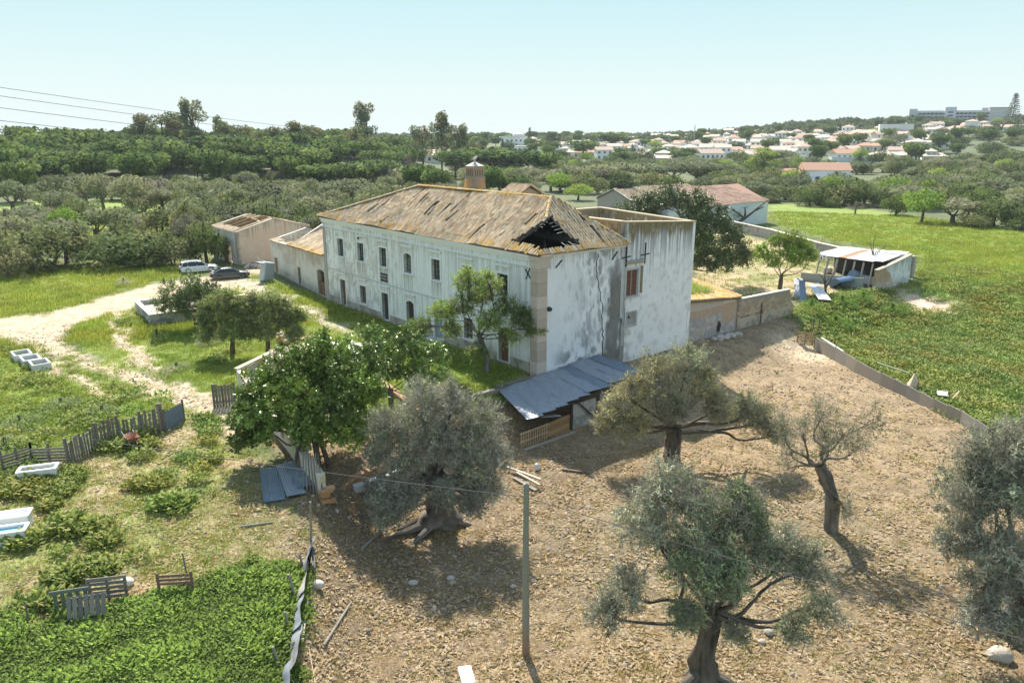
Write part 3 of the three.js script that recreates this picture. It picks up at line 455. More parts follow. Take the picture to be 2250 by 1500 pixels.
  const tr = part('turret_roof', [plateGeo([V(14.2, 11.0, -19.0), V(14.2, 11.0, -22), V(15.9, 11.93, -22), V(15.9, 11.93, -19.0)], 0.05), plateGeo([V(17.6, 11.0, -19.0), V(15.9, 11.93, -19.0), V(15.9, 11.93, -22), V(17.6, 11.0, -22)], 0.05)], mats.deck, tur);
  layTiles([...tiles(V(14.2, 11.05, -18.9), V(0, 0, -1), V(1.7, 0.93, 0).normalize(), 3.1, 1.9, () => true, { seed: 21, sag: 0.04 }), ...tiles(V(17.6, 11.05, -22), V(0, 0, 1), V(-1.7, 0.93, 0).normalize(), 3.1, 1.9, () => true, { seed: 22, sag: 0.04 })], tur, 0);
  // bird perched on the chimney top
  const b = thing('bird', 'small pale bird perched on the tip of the tall chimney', 'bird', FW(6.4, -15.8, 14.8)); b.rotation.y = 0.6;
  part('body', new THREE.SphereGeometry(0.13, 12, 9).scale(1.5, 1, 0.9).rotateZ(0.35), M([0.62, 0.6, 0.55]), b, [0, 0.14, 0]); part('head', [new THREE.SphereGeometry(0.075, 10, 8), new THREE.ConeGeometry(0.025, 0.09, 6).rotateZ(-PI / 2).translate(0.1, 0, 0)], M([0.62, 0.6, 0.55]), b, [0.19, 0.27, 0]); part('tail', bx(0.2, 0.02, 0.08, -0.26, 0.02, 0, 0, 0, 0.3), M([0.3, 0.29, 0.28]), b); part('leg', [rod([0, 0, 0.04], [0, 0.06, 0.03], 0.01), rod([0, 0, -0.04], [0, 0.06, -0.03], 0.01)], IRON, b);
}
// ---------------------------------------------------------------- the flat-roofed block beside it
{
  const A = [9.2, -0.25], B = [18.15, -0.25], Cc = [17.3, -10.6], D = [9.2, -10.6], hA = 10.42, hB = 9.85, hC = 10.35;
  const blk = thing('tower_block', 'tall white flat-roofed block streaked black below its parapet, beside the farmhouse', 'building', [K0[0], 0, K0[1]], TH);
  const tx = (w, seed, soft) => { const t = plaster(w, 13.5, 80, [0.84, 0.835, 0.84], (x, y, c, a, b) => {
    c = mix3(c, [0.09, 0.09, 0.085], Math.max(drip(x, y, 10.2, 2.2, seed, 1.3), drip(x, y, 10.2, 2.9, seed + 5, 0.9) * 0.8) * 0.97); c = mix3(c, [0.13, 0.13, 0.125], drip(x, y, 9.9, 5, seed + 4, 0.7) * 0.13);
    c = mix3(c, [0.20, 0.155, 0.07], sstep(8.9, 9.7, y + (fbm(x * 2, 3, 3) - 0.5) * 1.4) * 0.92);
    c = mix3(c, [0.48, 0.45, 0.40], sstep(0.5, 0.75, fbm(x * 3, y * 2.4, 4)) * 0.4); c = mix3(c, [0.22, 0.2, 0.17], sstep(0.55, 0.75, fbm(x * 1.2, y * 1.2 + 9, 4)) * 0.5 * sstep(4, 1, y) * sstep(4, 1, x));
    if (soft) c = mix3(c, [0.12, 0.115, 0.1], sstep(0.35, 0.05, x + (fbm(y * 1.1, 1, 3) - 0.5) * 0.6) * 0.85);
    return c; }, -3); t.offset.set(0, 3 / 13.5); return M([1, 1, 1], { map: t }); };
  const wf = [0.35, 4.45, 1.75, 6.6], nf = [0.62, 2.0, 1.72, 3.1];
  part('wall', wallGeo(A, B, [[0, hA], ['L', hB]], 0.4, [wf, nf]), tx(9, 3, true), blk);
  part('wall', wallGeo(B, Cc, [[0, hB], ['L', hC]], 0.4), tx(11, 5), blk); part('wall', wallGeo(Cc, D, [[0, hC], ['L', hA]], 0.4), tx(9, 6), blk); part('wall', wallGeo(D, A, [[0, hA], ['L', hA]], 0.4), tx(11, 9), blk);
  const cop = (P, Q, a, b) => beam([P[0], a, P[1]], [Q[0], b, Q[1]], 0.5, 0.09), copM = M([0.46, 0.38, 0.25]);
  const mv = (p, dx, dz) => [p[0] + dx, p[1] + dz]; part('coping', [cop(mv(A, 0, -0.18), mv(B, 0, -0.18), hA + 0.03, hB + 0.03)], copM, blk); part('coping', [cop(mv(B, -0.2, -0.46), mv(Cc, -0.2, 0), hB + 0.032, hC + 0.03)], copM, blk); part('coping', [cop(mv(Cc, -0.46, 0.2), mv(D, 0, 0.2), hC + 0.028, hA + 0.028)], copM, blk); part('coping', [cop(mv(D, 0.2, 0.46), mv(A, 0.2, -0.46), hA + 0.031, hA + 0.031)], copM, blk);
  part('flat_roof', plateGeo([V(9.5, 9.1, -0.6), V(17.8, 8.9, -0.6), V(17.0, 9.1, -10.3), V(9.5, 9.1, -10.3)], 0.15), M([0.4, 0.36, 0.3]), blk);
  const m = onWall(A, B), S = (n, g, mt, p = blk) => seat(part(n, g, mt, p), m), [a, b2, c, d] = wf, w = c - a, h = d - b2;
  S('window_surround', [bx(0.16, h + 0.2, 0.07, a - 0.08, b2 - 0.1, 0.035), bx(0.16, h + 0.2, 0.07, c + 0.08, b2 - 0.1, 0.035), bx(w, 0.14, 0.07, a + w / 2, d, 0.035), bx(w + 0.4, 0.12, 0.16, a + w / 2, b2 - 0.121, 0.08)], M([0.5, 0.49, 0.46]));
  const win = S('window', [bx(0.06, h, 0.06, a + 0.03, b2, -0.1), bx(0.06, h, 0.06, c - 0.03, b2, -0.1), bx(0.1, h, 0.065, a + w / 2, b2, -0.1), bx(w - 0.12, 0.06, 0.055, a + w / 2, b2, -0.1), bx(w - 0.12, 0.06, 0.055, a + w / 2, d - 0.06, -0.1)], M([0.30, 0.27, 0.24]));
  for (const k of [0, 1]) { part('shutter', bx(w / 2 - 0.12, h - 0.14, 0.04, a + w * (0.26 + 0.48 * k), b2 + 0.07, -0.13), M([0.19, 0.085, 0.05]), win); for (let j = 0; j < 3; j++) part('shutter_panel', bx(w / 2 - 0.26, 0.5, 0.02, a + w * (0.26 + 0.48 * k), b2 + 0.2 + j * 0.62, -0.1), M([0.15, 0.06, 0.04]), win); }
  S('hood', [bx(w + 1.0, 0.16, 0.34, a + w / 2, d + 0.62, 0.17), bx(w + 0.8, 0.1, 0.2, a + w / 2, d + 0.52, 0.1)], M([0.36, 0.32, 0.25]));
  for (const x of [a - 0.42, c + 0.42]) { S('bracket', bx(0.2, 2.2, 0.1, x, 4.6, 0.05), M([0.26, 0.21, 0.13])); S('iron_cross', [beam([x, 7.0, 0.3], [x + 0.02, 8.7, 0.3], 0.085), beam([x - 0.5, 7.72, 0.31], [x + 0.52, 7.78, 0.31], 0.085)], IRON); }
  const [p, q, r, s] = nf; const nic = S('blocked_window', [bx(r - p, s - q, 0.1, (p + r) / 2, q, -0.16)], M([0.33, 0.32, 0.3])); part('frame', [bx(0.11, s - q + 0.22, 0.05, p - 0.055, q - 0.11, 0.025), bx(0.11, s - q + 0.22, 0.05, r + 0.055, q - 0.11, 0.025), bx(r - p, 0.11, 0.05, (p + r) / 2, s, 0.025), bx(r - p, 0.11, 0.05, (p + r) / 2, q - 0.11, 0.025)], M([0.42, 0.41, 0.39]), nic); part('hole', new THREE.CylinderGeometry(0.12, 0.12, 0.06, 10).rotateX(PI / 2).translate(p + 0.35, q + 0.7, -0.1), IRON, nic);
}
// ---------------------------------------------------------------- the other buildings of the farm
const FL = (x, z) => { const w = FW(x, z); return [w[0], terr(w[0], w[2]), w[2]]; };
// a corrugated sheet w wide (x, ribs run along z) and l long, bent a little
function corrugated(w, l, o = {}) {
  const nx = Math.max(8, Math.round(w / (o.pitch ?? 0.08)) * 4), nz = Math.max(2, Math.round(l / 0.5)), p = [], uv = [], idx = [], pitch = o.pitch ?? 0.08, amp = o.amp ?? 0.014, sd = o.seed ?? 1, bend = o.bend ?? 0.04;
  for (let j = 0; j <= nz; j++) for (let i = 0; i <= nx; i++) { const x = (i / nx - 0.5) * w, z = (j / nz) * l; p.push(x, amp * Math.sin(x / pitch * 2 * PI) + (fbm(x * 0.8 + sd * 7, z * 0.7, 2) - 0.5) * bend * 2, z); uv.push(x, z); }
  for (let j = 0; j < nz; j++) for (let i = 0; i < nx; i++) { const a = j * (nx + 1) + i, b = a + nx + 1; idx.push(a, b, a + 1, b, b + 1, a + 1); }
  const g = new THREE.BufferGeometry(); g.setAttribute('position', new THREE.Float32BufferAttribute(p, 3)); g.setAttribute('uv', new THREE.Float32BufferAttribute(uv, 2)); g.setIndex(idx); g.computeVertexNormals(); return g;
}
const tinTex = (base, rust, amt) => tex(256, 256, (u, v) => { const a = fbm(u * 6, v * 3, 4, 0), b = fbm(u * 30, v * 4, 3); return mix3(base.map((q) => q * (0.85 + 0.3 * b)), rust, sstep(0.75 - amt, 0.95 - amt, a) * 0.8); }, true, [0.4, 0.3]);
const TIN = M([1, 1, 1], { map: tinTex([0.27, 0.30, 0.34], [0.22, 0.17, 0.12], 0.15), metalness: 0.2, roughness: 0.55 }), TINW = M([1, 1, 1], { map: tinTex([0.66, 0.66, 0.66], [0.45, 0.33, 0.22], 0.2), roughness: 0.6 }), TINR = M([1, 1, 1], { map: tinTex([0.5, 0.33, 0.2], [0.42, 0.22, 0.1], 0.4), roughness: 0.7 }), TINB = M([1, 1, 1], { map: tinTex([0.18, 0.23, 0.28], [0.2, 0.17, 0.13], 0.12), metalness: 0.3, roughness: 0.55 });
// lays a sheet so that its ribs run from a to b (both [x, y, z])
function sheet(name, parent, a, b, w, m, o = {}) {
  const A = V(...a), B = V(...b), T = B.clone().sub(A), l = T.length(); T.normalize(); const X = V().crossVectors(o.up ?? V(0, 1, 0), T).normalize(), Y = V().crossVectors(T, X);
  const s = part(name, corrugated(w, l, o), m, parent); new THREE.Matrix4().makeBasis(X, Y, T).setPosition(A).decompose(s.position, s.quaternion, s.scale); return s;
}
{ // low wing at the far end of the long front
  const P = [2.7, -54.6], Q = [0.25, -33.75], L = Math.hypot(Q[0] - P[0], Q[1] - P[1]), w = thing('side_wing', 'low white wing at the far end of the farmhouse with half its tile roof gone', 'building', [K0[0], 0, K0[1]], TH);
  const d = [[1.6, 0.05, 2.9, 2.0], [10.9, 0.05, 11.9, 2.1], [17.75, 0.05, 20.1, 2.65, 0.25]];
  const t = plaster(L, 7.75, 48, [0.68, 0.63, 0.56], (x, y, c, a, b) => { c = mix3(c, [0.50, 0.38, 0.28], sstep(0.42, 0.66, fbm(x * 0.5 + 3, y * 0.8, 4)) * 0.7); c = mix3(c, [0.33, 0.27, 0.21], drip(x, y, 4.5, 1.6, 5) * 0.6); return mix3(c, [0.25, 0.23, 0.2], sstep(1.5, 0, y + b - 0.5) * 0.6); }, -3); t.offset.set(0, 3 / 7.75);
  const wm = M([1, 1, 1], { map: t });
  part('wall', wallGeo(P, Q, [[0, 3.98], [1.2, 4.1], ['L', 4.72]], 0.45, d), wm, w);
  part('wall', wallGeo([12.4, -54.6], P, [[0, 3.9], [4.8, 5.2], ['L', 3.98]], 0.45), wm, w); part('wall', wallGeo([12.4, -34.2], [12.4, -54.6], [[0, 4.4], ['L', 4.1]], 0.45), wm, w); part('wall', wallGeo([2, -46.5], [12, -46.5], [[0, 4.2], [4.6, 6.6], ['L', 4.2]], 0.35), wm, w);
  const m = onWall(P, Q), S = (n, g, mt, p = w) => seat(part(n, g, mt, p), m);
  S('cornice', [bx(L, 0.12, 0.14, L / 2, 0, 0.07).applyMatrix4(new THREE.Matrix4().makeRotationZ(0.034)).translate(0, 3.9, 0)], M([0.45, 0.38, 0.3]));
  const dms = [M([0.36, 0.19, 0.08]), mats.woodDark, M([0.20, 0.10, 0.055])];
  d.forEach(([a, b, c, e, arch], i) => { S('door_surround', [bx(0.16, e + 0.1, 0.05, a - 0.08, 0, 0.025), bx(0.16, e + 0.1, 0.05, c + 0.08, 0, 0.025), bx(c - a + 0.32, 0.16, 0.052, (a + c) / 2, e + (arch ?? 0) * 1.05 + 0.002, 0.026)], M([0.62, 0.57, 0.5])); const dr = S('door', i === 2 ? [bx((c - a) / 2 - 0.02, 1.5, 0.06, a + (c - a) * 0.25, 0, -0.2), bx((c - a) / 2 - 0.02, 1.5, 0.06, a + (c - a) * 0.75, 0, -0.2)] : [bx(c - a, e, 0.05, (a + c) / 2, 0, -0.25)], dms[i]); const bd = []; for (let k = 0; k < 5; k++) bd.push(bx(0.03, (i === 2 ? 2.6 : e) - 0.1, 0.03, a + (c - a) * (k + 0.5) / 5, 0.05, -0.17)); part('board', bd, i === 2 ? M([0.3, 0.2, 0.13]) : dms[i], dr); });
  const R0 = V(7.2, 6.95, -34), roof = part('roof', [plateGeo([V(0.0, 4.66, -33.9), V(1.35, 4.3, -46.3), V(7.6, 6.9, -46.3), V(7.4, 6.95, -33.9)], 0.08), plateGeo([V(7.4, 6.95, -33.9), V(7.6, 6.9, -46.3), V(12.7, 4.3, -46.3), V(12.7, 4.3, -33.9)], 0.08)], mats.deck, w);
  const U = V(1.35, -0.36, -12.4).normalize(), N = V().crossVectors(V(7.4, 2.29, 0), U).normalize(), T = V().crossVectors(U, N).normalize(); if (T.y < 0) T.negate();
  layTiles(tiles(V(-0.1, 4.72, -33.9), U, T, 12.6, 7.7, (s, t) => s < 12.6 - 0.5 * noise(t * 2, 3) && s > 0.2, { seed: 31, lichen: (s, t) => 0.7 * sstep(0.9, 0, t) + 0.3 * sstep(5, 0, s) * 0.5, sag: 0.25 }), roof, 0);
  layTiles(tiles(V(2.6, 4.0, -54.4), V(-0.1, 0, 1).normalize(), V(0.95, 0.3, 0).normalize(), 8, 0.7, (s, t) => noise(s * 1.3, 1) > 0.25, { seed: 33, sag: 0.2 }), w, 0);
  ridgeCaps(roof, [7.5, 7.0, -46], [7.4, 7.02, -34], 'ridge_tile', 9, 0.2);
}
{ // roofless outbuilding
  const o = thing('roofless_outbuilding', 'pinkish rendered outbuilding with gables, its roof mostly gone, behind the parked cars', 'building', [K0[0], 0, K0[1]], TH);
  const t = plaster(10.7, 8.9, 64, [0.62, 0.47, 0.35], (x, y, c, a, b) => { c = mix3(c, [0.28, 0.23, 0.19], drip(x, y, 4.6 + 1.3 * (1 - Math.abs(x - 5.2) / 5.2), 1.4, 4) * 0.75); c = mix3(c, [0.68, 0.58, 0.48], sstep(0.5, 0.7, b) * 0.4); c = mix3(c, [0.13, 0.11, 0.1], sstep(0.5, 0.1, y + 0.3 * b) * 0.7); return mix3(c, [0.33, 0.27, 0.22], sstep(0.03, 0.0, Math.abs(y - 3.9)) * 0.4); }, -3); t.offset.set(0, 3 / 8.9);
  const m = M([1, 1, 1], { map: t }), m2 = M([1, 1, 1], { map: plaster(9.6, 8, 40, [0.62, 0.58, 0.52], (x, y, c, a, b) => mix3(c, [0.33, 0.28, 0.24], sstep(0.5, 0.75, b) * 0.6), -3) }), yel = M([1, 1, 1], { map: plaster(8, 8, 40, [0.62, 0.42, 0.2], (x, y, c, a, b) => mix3(c, [0.38, 0.22, 0.1], sstep(0.5, 0.7, b) * 0.6), -3) });
  part('wall', wallGeo([0.9, -61.5], [11.55, -61.5], [[0, 4.36], [5.25, 5.76], ['L', 4.4]], 0.45), m, o); part('wall', wallGeo([11.55, -71], [0.9, -71], [[0, 4.3], [5.3, 5.7], ['L', 4.3]], 0.45), yel, o);
  part('wall', wallGeo([0.9, -71], [0.9, -61.5], [[0, 4.3], ['L', 4.34]], 0.45, [[6.0, 0.05, 7.4, 2.5]]), m2, o); part('wall', wallGeo([11.55, -61.5], [11.55, -71], [[0, 4.4], ['L', 4.3]], 0.45), yel, o);
  part('inner_wall', wallGeo([6.4, -70.5], [6.4, -62], [[0, 5.1], [2, 5.2], [3.6, 4.9], [6, 5.15], ['L', 5.5]], 0.3), yel, o);
  part('coping', [beam([0.9, 4.42, -61.72], [6.15, 5.84, -61.72], 0.5, 0.09), beam([6.15, 5.84, -61.72], [11.55, 4.48, -61.72], 0.5, 0.09), beam([0.9, 4.38, -70.8], [6.2, 5.78, -70.8], 0.5, 0.09), beam([6.2, 5.78, -70.8], [11.55, 4.38, -70.8], 0.5, 0.09)], M([0.5, 0.42, 0.34]), o);
  const sl = V(5.3, 1.42, 0).normalize(), sr = V(-5.35, 1.36, 0).normalize(), keep = (s, t) => t < 0.9 + 0.5 * noise(s, 1) || (t > 4.4 && noise(s * 1.4, 4) > 0.5) || s < 0.5;
  layTiles([...tiles(V(0.75, 4.4, -61.9), V(0, 0, -1), sl, 8.7, 5.4, keep, { seed: 41, sag: 0.1 }), ...tiles(V(11.7, 4.45, -70.8), V(0, 0, 1), sr, 8.6, 5.3, (s, t) => t < 3.6 && noise(s * 0.9, t * 0.8) > 0.3, { seed: 42, sag: 0.1 })], o, 0);
  for (let k = 0; k < 4; k++) part('rafter', beam([1.3, 4.3, -63.5 - k * 2], [6.2, 5.6, -63.5 - k * 2], 0.12), mats.woodDark, o);
  const dr = part('door', bx(0.05, 2.4, 0.75, 1.15, 0, -63.95), M([0.36, 0.2, 0.1]), o); part('door_leaf', bx(0.7, 2.4, 0.05, 0.6, 0, -65.0, 0.5), mats.woodBrown, o);
}
{ // tile-roofed lean-to against the tower block, then the block wall of the yard
  const l = thing('tiled_shed', 'small rubble shed with orange lichened tile roof overgrown with grass, beside the tower block', 'shed', [K0[0], 0, K0[1]], TH);
  const t = plaster(7.6, 7, 72, [0.42, 0.36, 0.31], (x, y, c, a, b) => { c = mix3(c, [0.34, 0.30, 0.29], sstep(0.4, 0.6, fbm(x * 1.8, y * 1.8, 4))); c = mix3(c, [0.62, 0.58, 0.53], sstep(0.58, 0.7, fbm(x * 4, y * 4, 3)) * 0.5); if (y > 1.1 && x > 0.3) c = mix3(c, y > 1.8 ? [0.5, 0.42, 0.34] : [0.46, 0.3, 0.2], 0.75 * sstep(1.05, 1.2, y + 0.2 * (b - 0.5))); if (x > 5.2) c = mix3(c, y > 1.9 ? [0.62, 0.6, 0.56] : [0.45, 0.3, 0.19], 0.7 * sstep(-0.2, 0.3, y)); const h = Math.hypot(x - 4.7, (y + 0.2) * 0.7); return mix3(c, [0.03, 0.025, 0.025], sstep(0.42, 0.3, h + 0.25 * (b - 0.5))); }, -3); t.offset.set(0, 3 / 7);
  part('wall', wallGeo([18.2, -0.45], [25.76, -0.45], [[0, 2.85], ['L', 2.15]], 0.45), M([1, 1, 1], { map: t }), l); part('wall', wallGeo([25.76, -0.45], [25.76, -8], [[0, 2.15], ['L', 3.1]], 0.4), M([0.45, 0.38, 0.31]), l);
  const rf = part('roof', plateGeo([V(18.15, 2.86, -0.2), V(26.0, 2.14, -0.2), V(26.0, 3.2, -7.5), V(18.15, 3.9, -7.5)], 0.1), mats.deck, l);
  layTiles(tiles(V(18.15, 2.92, -0.15), V(7.85, -0.72, 0).normalize(), V(0, 1.06, -7.3).normalize(), 7.8, 7.2, (s, t) => true, { seed: 51, lichen: (s, t) => 0.55 + 0.4 * noise(s, t), sag: 0.14 }), rf, 0);
  ridgeCaps(rf, [25.95, 2.24, -0.2], [25.95, 3.28, -7.4], 'verge_tile', 12, 0.9);
  const R = rng(77), st = []; for (let i = 0; i < 26; i++) { const x = 20.6 + R() * 4.4, s = 0.18 + R() * 0.3; st.push(new THREE.IcosahedronGeometry(s, 0).scale(1, 0.7, 0.9).rotateY(R() * 6).translate(x, -1.1 + R() * 0.45 * (x < 23.4 ? 1 : 0.3), 0.1 + R() * 0.9)); } part('fallen_rubble', st, M([0.45, 0.4, 0.36]), l);

  const P = [25.78, -0.45], Q = [36.0, -0.45], w = thing('block_wall', 'brown concrete block yard wall with pale coping running right from the tiled shed', 'wall', [K0[0], 0, K0[1]], TH), L = 10.2;
  part('core', wallGeo([25.79, -0.49], [35.9, -0.49], [[0, 1.83], [9.0, 1.62], [9.6, 0.3], ['L', -0.5]], 0.28), M([0.27, 0.2, 0.14]), w);
  const bm = [[0.42, 0.31, 0.21], [0.37, 0.28, 0.20], [0.46, 0.35, 0.25], [0.34, 0.25, 0.17]].map((c) => M(c)), B0 = bx(0.485, 0.235, 0.06), B1 = bx(0.235, 0.235, 0.06), off = onWall(P, Q);
  for (let r = 0; r < 13; r++) for (let c = 0; c < 21; c++) { const y = -1.5 + r * 0.25, s = c * 0.5 + (r % 2) * 0.25, top = 1.8 - s * 0.022 - (s > 9 ? (s - 9) * 1.7 : 0); if (y + 0.25 > top || s > 9.9 || (y < 0.15 && s < 4.3 && R() < 0.6)) continue; const b = part('concrete_block', B0, bm[Math.floor(R() * 4)], w); seat(b, off.clone().multiply(new THREE.Matrix4().makeTranslation(s + 0.24, y, (R() - 0.5) * 0.016))); }
  seat(part('render_patch', bx(9.6, 1.55, 0.05, 4.9, -1.5, 0.012), M([1, 1, 1], { map: plaster(9.6, 2, 60, [0.44, 0.37, 0.28], (x, y, c, a, b) => mix3(c, [0.25, 0.21, 0.17], sstep(0.45, 0.65, b) * 0.8)) }), w), off);
  seat(part('render_band', bx(9.0, 0.5, 0.05, 4.6, 1.3, 0.008, 0, 0, -0.022), M([0.30, 0.25, 0.2]), w), off);
  seat(part('coping', bx(9.1, 0.09, 0.42, 4.6, 1.83, -0.14, 0, 0, -0.022), M([0.58, 0.53, 0.46]), w), off);
  seat(part('drainpipe', [rod([4.0, -1.4, 0.1], [4.0, 1.1, 0.1], 0.07), bx(0.22, 0.3, 0.1, 4.15, 0.0, 0.1)], M([0.16, 0.12, 0.08]), w), off);
}
{ // long garden wall behind the yard
  const w = thing('garden_wall', 'long grey-mauve rendered garden wall running from the barn to the white shed', 'wall'), pts = [[88, -47.5], [79, -29.6], [70, -16.4], [65.5, -8.6], [62.3, 0.2]].map(([x, z]) => FW(x, z)), hs = [1.6, 1.6, 1.65, 1.75, 2.4];
  const t = plaster(12, 5, 40, [0.44, 0.39, 0.37], (x, y, c, a, b) => { c = mix3(c, [0.2, 0.17, 0.16], drip(x, y, 1.8, 1.3, 6) * 0.8); return mix3(c, [0.52, 0.50, 0.5], sstep(0.5, 0.65, a) * 0.6); }, -3); t.offset.set(0, 3 / 5); const m = M([1, 1, 1], { map: t });
  for (let i = 0; i < 4; i++) { const a = pts[i], b = pts[i + 1]; part('wall_length', wallGeo([a[0], a[2]], [b[0], b[2]], [[0, hs[i]], ['L', hs[i + 1]]], 0.4), m, w); part('coping', beam([a[0], hs[i] + 0.04, a[2]], [b[0], hs[i + 1] + 0.04, b[2]], 0.62, 0.1), M([0.55, 0.50, 0.42]), w); }
}
{ // white shed with sheet roof at the end of the garden
  const s = thing('sheet_roofed_shed', 'low white shed with peeling wall and pale sheet metal roof by the green field', 'shed', [K0[0], 0, K0[1]], TH);
  const t = plaster(8, 6.4, 80, [0.68, 0.70, 0.70], (x, y, c, a, b) => { const e = fbm(x * 0.9, y * 0.9 + 3, 3); const peel = sstep(2.6, 2.0, x + (y - 1.0) * 0.9 + (e - 0.5) * 2.2) * 1; c = mix3(c, [0.16, 0.165, 0.16], drip(x, y, 2.2 + x * 0.11, 1.2, 3, 1.2) * 0.75); c = mix3(c, [0.30, 0.33, 0.33], sstep(0.48, 0.62, fbm(x * 2.2, y * 1.2, 4)) * 0.55 * sstep(2.5, 4.5, x)); c = mix3(c, mix3([0.45, 0.33, 0.22], [0.3, 0.2, 0.13], b), peel); c = mix3(c, [0.5, 0.46, 0.4], sstep(1.3, 0.4, y + e) * 0.6); return c; }, -3); t.offset.set(0, 3 / 6.4);
  part('wall', wallGeo([52.2, 0.45], [59.4, 1.1], [[0, 1.75], [2.2, 2.1], ['L', 3.05]], 0.4), M([1, 1, 1], { map: t }), s); part('wall', wallGeo([59.4, 1.1], [61.5, -8], [[0, 3.05], ['L', 2.7]], 0.4), mats.white, s);
  part('low_wall', wallGeo([51.2, -8.4], [52.4, -1.2], [[0, 0.55], ['L', 0.7]], 0.15), M([0.3, 0.33, 0.32]), s);
  part('wall_top', [beam([52.2, 1.86, 0.25], [54.4, 2.16, 0.45], 0.5, 0.14), beam([54.4, 2.16, 0.45], [59.4, 3.1, 0.92], 0.5, 0.14)], M([0.42, 0.36, 0.28]), s);
  for (let i = 0; i < 7; i++) part('post', beam([53.6 + 0.05 * i, -0.6, -7.8 + i * 1.1], [54.4, 2.25, -7.8 + i * 1.1], 0.16 + (i % 3) * 0.05, 0.14), M([0.42, 0.40, 0.36]), s);
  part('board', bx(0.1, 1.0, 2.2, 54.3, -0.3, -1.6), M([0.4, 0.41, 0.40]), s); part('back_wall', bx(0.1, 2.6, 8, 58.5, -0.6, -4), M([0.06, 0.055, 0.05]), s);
  for (let i = 0; i < 8; i++) sheet('roof_sheet', s, [54.0 + 0.15 * (i % 2), 2.5 + (i === 7 ? 0.1 : 0), -8.0 + i * 1.06], [62.2 - 0.2 * (i % 3), 2.72 + i * 0.035, -8.3 + i * 1.06], 1.2, i === 3 ? TINR : TINW, { seed: i, pitch: 0.16, amp: 0.02 });
  const R = rng(4), r = []; for (let i = 0; i < 14; i++) r.push(beam([53.6 + R(), 2.35 + R() * 0.3, -8.8 + R() * 1.6], [52.6 + R() * 1.2, 1.9 + R() * 0.5, -7.8 + R() * 2], 0.09)); part('loose_timber', r, mats.woodGrey, s);
}
{ // barns far behind the garden
  const b = thing('red_roofed_barn', 'long white barn with reddish tile roof beyond the garden', 'barn', [K0[0], 0, K0[1]], TH);
  const A = [79.39,4.4,-44.08], B = [99.67,4.4,-43.45], C0 = [85.54,6.7,-55.02], D0 = [106.73,6.7,-55.35];
  const wm = M([1, 1, 1], { map: plaster(20, 8, 24, [0.66, 0.70, 0.71], (x, y, c, a, b) => mix3(c, [0.36, 0.37, 0.38], drip(x, y, 4.4, 2.4, 2) * 0.6), -3) });
  part('wall', wallGeo([A[0], A[2]], [B[0], B[2]], [[0, 4.4], ['L', 4.4]], 0.4), wm, b);
  const back = (p, q) => [q[0] * 2 - p[0], q[2] * 2 - p[2]], Bb = back(B, D0), Ab = back(A, C0), n = (p, q) => Math.hypot(q[0] - p[0], q[1] - p[1]);
  part('wall', wallGeo([B[0], B[2]], Bb, [[0, 4.4], [n([B[0], B[2]], Bb) / 2, 6.6], ['L', 4.4]], 0.4), wm, b); part('wall', wallGeo(Ab, [A[0], A[2]], [[0, 4.4], [n(Ab, [A[0], A[2]]) / 2, 6.6], ['L', 4.4]], 0.4), wm, b);
  const v = (p) => V(p[0], p[1], p[2]), rf = part('roof', [plateGeo([v(A), v(B), v(D0), v(C0)], 0.1), plateGeo([v(C0), v(D0), V(Bb[0], 4.4, Bb[1]), V(Ab[0], 4.4, Ab[1])], 0.1)], M([0.28, 0.15, 0.1]), b);
  const U = v(B).sub(v(A)), len = U.length(); U.normalize(); const T = v(C0).sub(v(A)); T.addScaledVector(U, -T.dot(U)); const hgt = T.length(); T.normalize(); const sh = v(C0).sub(v(A)).dot(U);
  layTiles(tiles(v(A).addScaledVector(T, -0.3).add(V(0, 0.05, 0)), U, T, len + 0.3, hgt + 0.2, (s, t) => s > sh * t / hgt && s < len + (v(D0).sub(v(B)).dot(U)) * t / hgt, { seed: 61, gap: 0.36, step: 0.6, sag: 0.1 }), rf, 0, true);
  const o = thing('old_barn', 'older grey-brown gabled barn half hidden behind the big dark tree', 'barn', [K0[0], 0, K0[1]], TH), G0 = [79.64,6.2,-66], G1 = [103.3,6.2,-68.56], hw = 4.6, wm2 = M([1, 1, 1], { map: plaster(10, 9, 30, [0.42, 0.37, 0.33], (x, y, c, a, b) => mix3(c, [0.25, 0.21, 0.19], drip(x, y, 5, 2.5, 3) * 0.7), -3) });
  part('wall', wallGeo([G0[0], G0[2] - hw], [G0[0], G0[2] + hw], [[0, 4.3], [hw, 6.15], ['L', 4.3]], 0.4), wm2, o); part('wall', wallGeo([G0[0], G0[2] + hw], [G1[0], G0[2] + hw], [[0, 4.3], ['L', 4.3]], 0.4), wm2, o); part('wall', wallGeo([G1[0], G0[2] + hw], [G1[0], G0[2] - hw], [[0, 4.3], [hw, 6.15], ['L', 4.3]], 0.4), wm2, o);
  const rf2 = part('roof', [plateGeo([V(G0[0] - 0.2, 4.25, G0[2] + hw + 0.2), V(G1[0] + 0.2, 4.25, G0[2] + hw + 0.2), V(G1[0] + 0.2, 6.3, G0[2]), V(G0[0] - 0.2, 6.3, G0[2])], 0.1), plateGeo([V(G0[0] - 0.2, 6.3, G0[2]), V(G1[0] + 0.2, 6.3, G0[2]), V(G1[0] + 0.2, 4.25, G0[2] - hw - 0.2), V(G0[0] - 0.2, 4.25, G0[2] - hw - 0.2)], 0.1)], mats.deck, o);
  layTiles(tiles(V(G0[0] - 0.2, 4.32, G0[2] + hw + 0.25), V(1, 0, 0), V(0, 2.05, -hw - 0.2).normalize(), G1[0] - G0[0] + 0.4, 5, (s, t) => noise(s * 0.6, t * 0.9) > 0.17, { seed: 63, gap: 0.34, step: 0.55, sag: 0.15 }), rf2, 0);
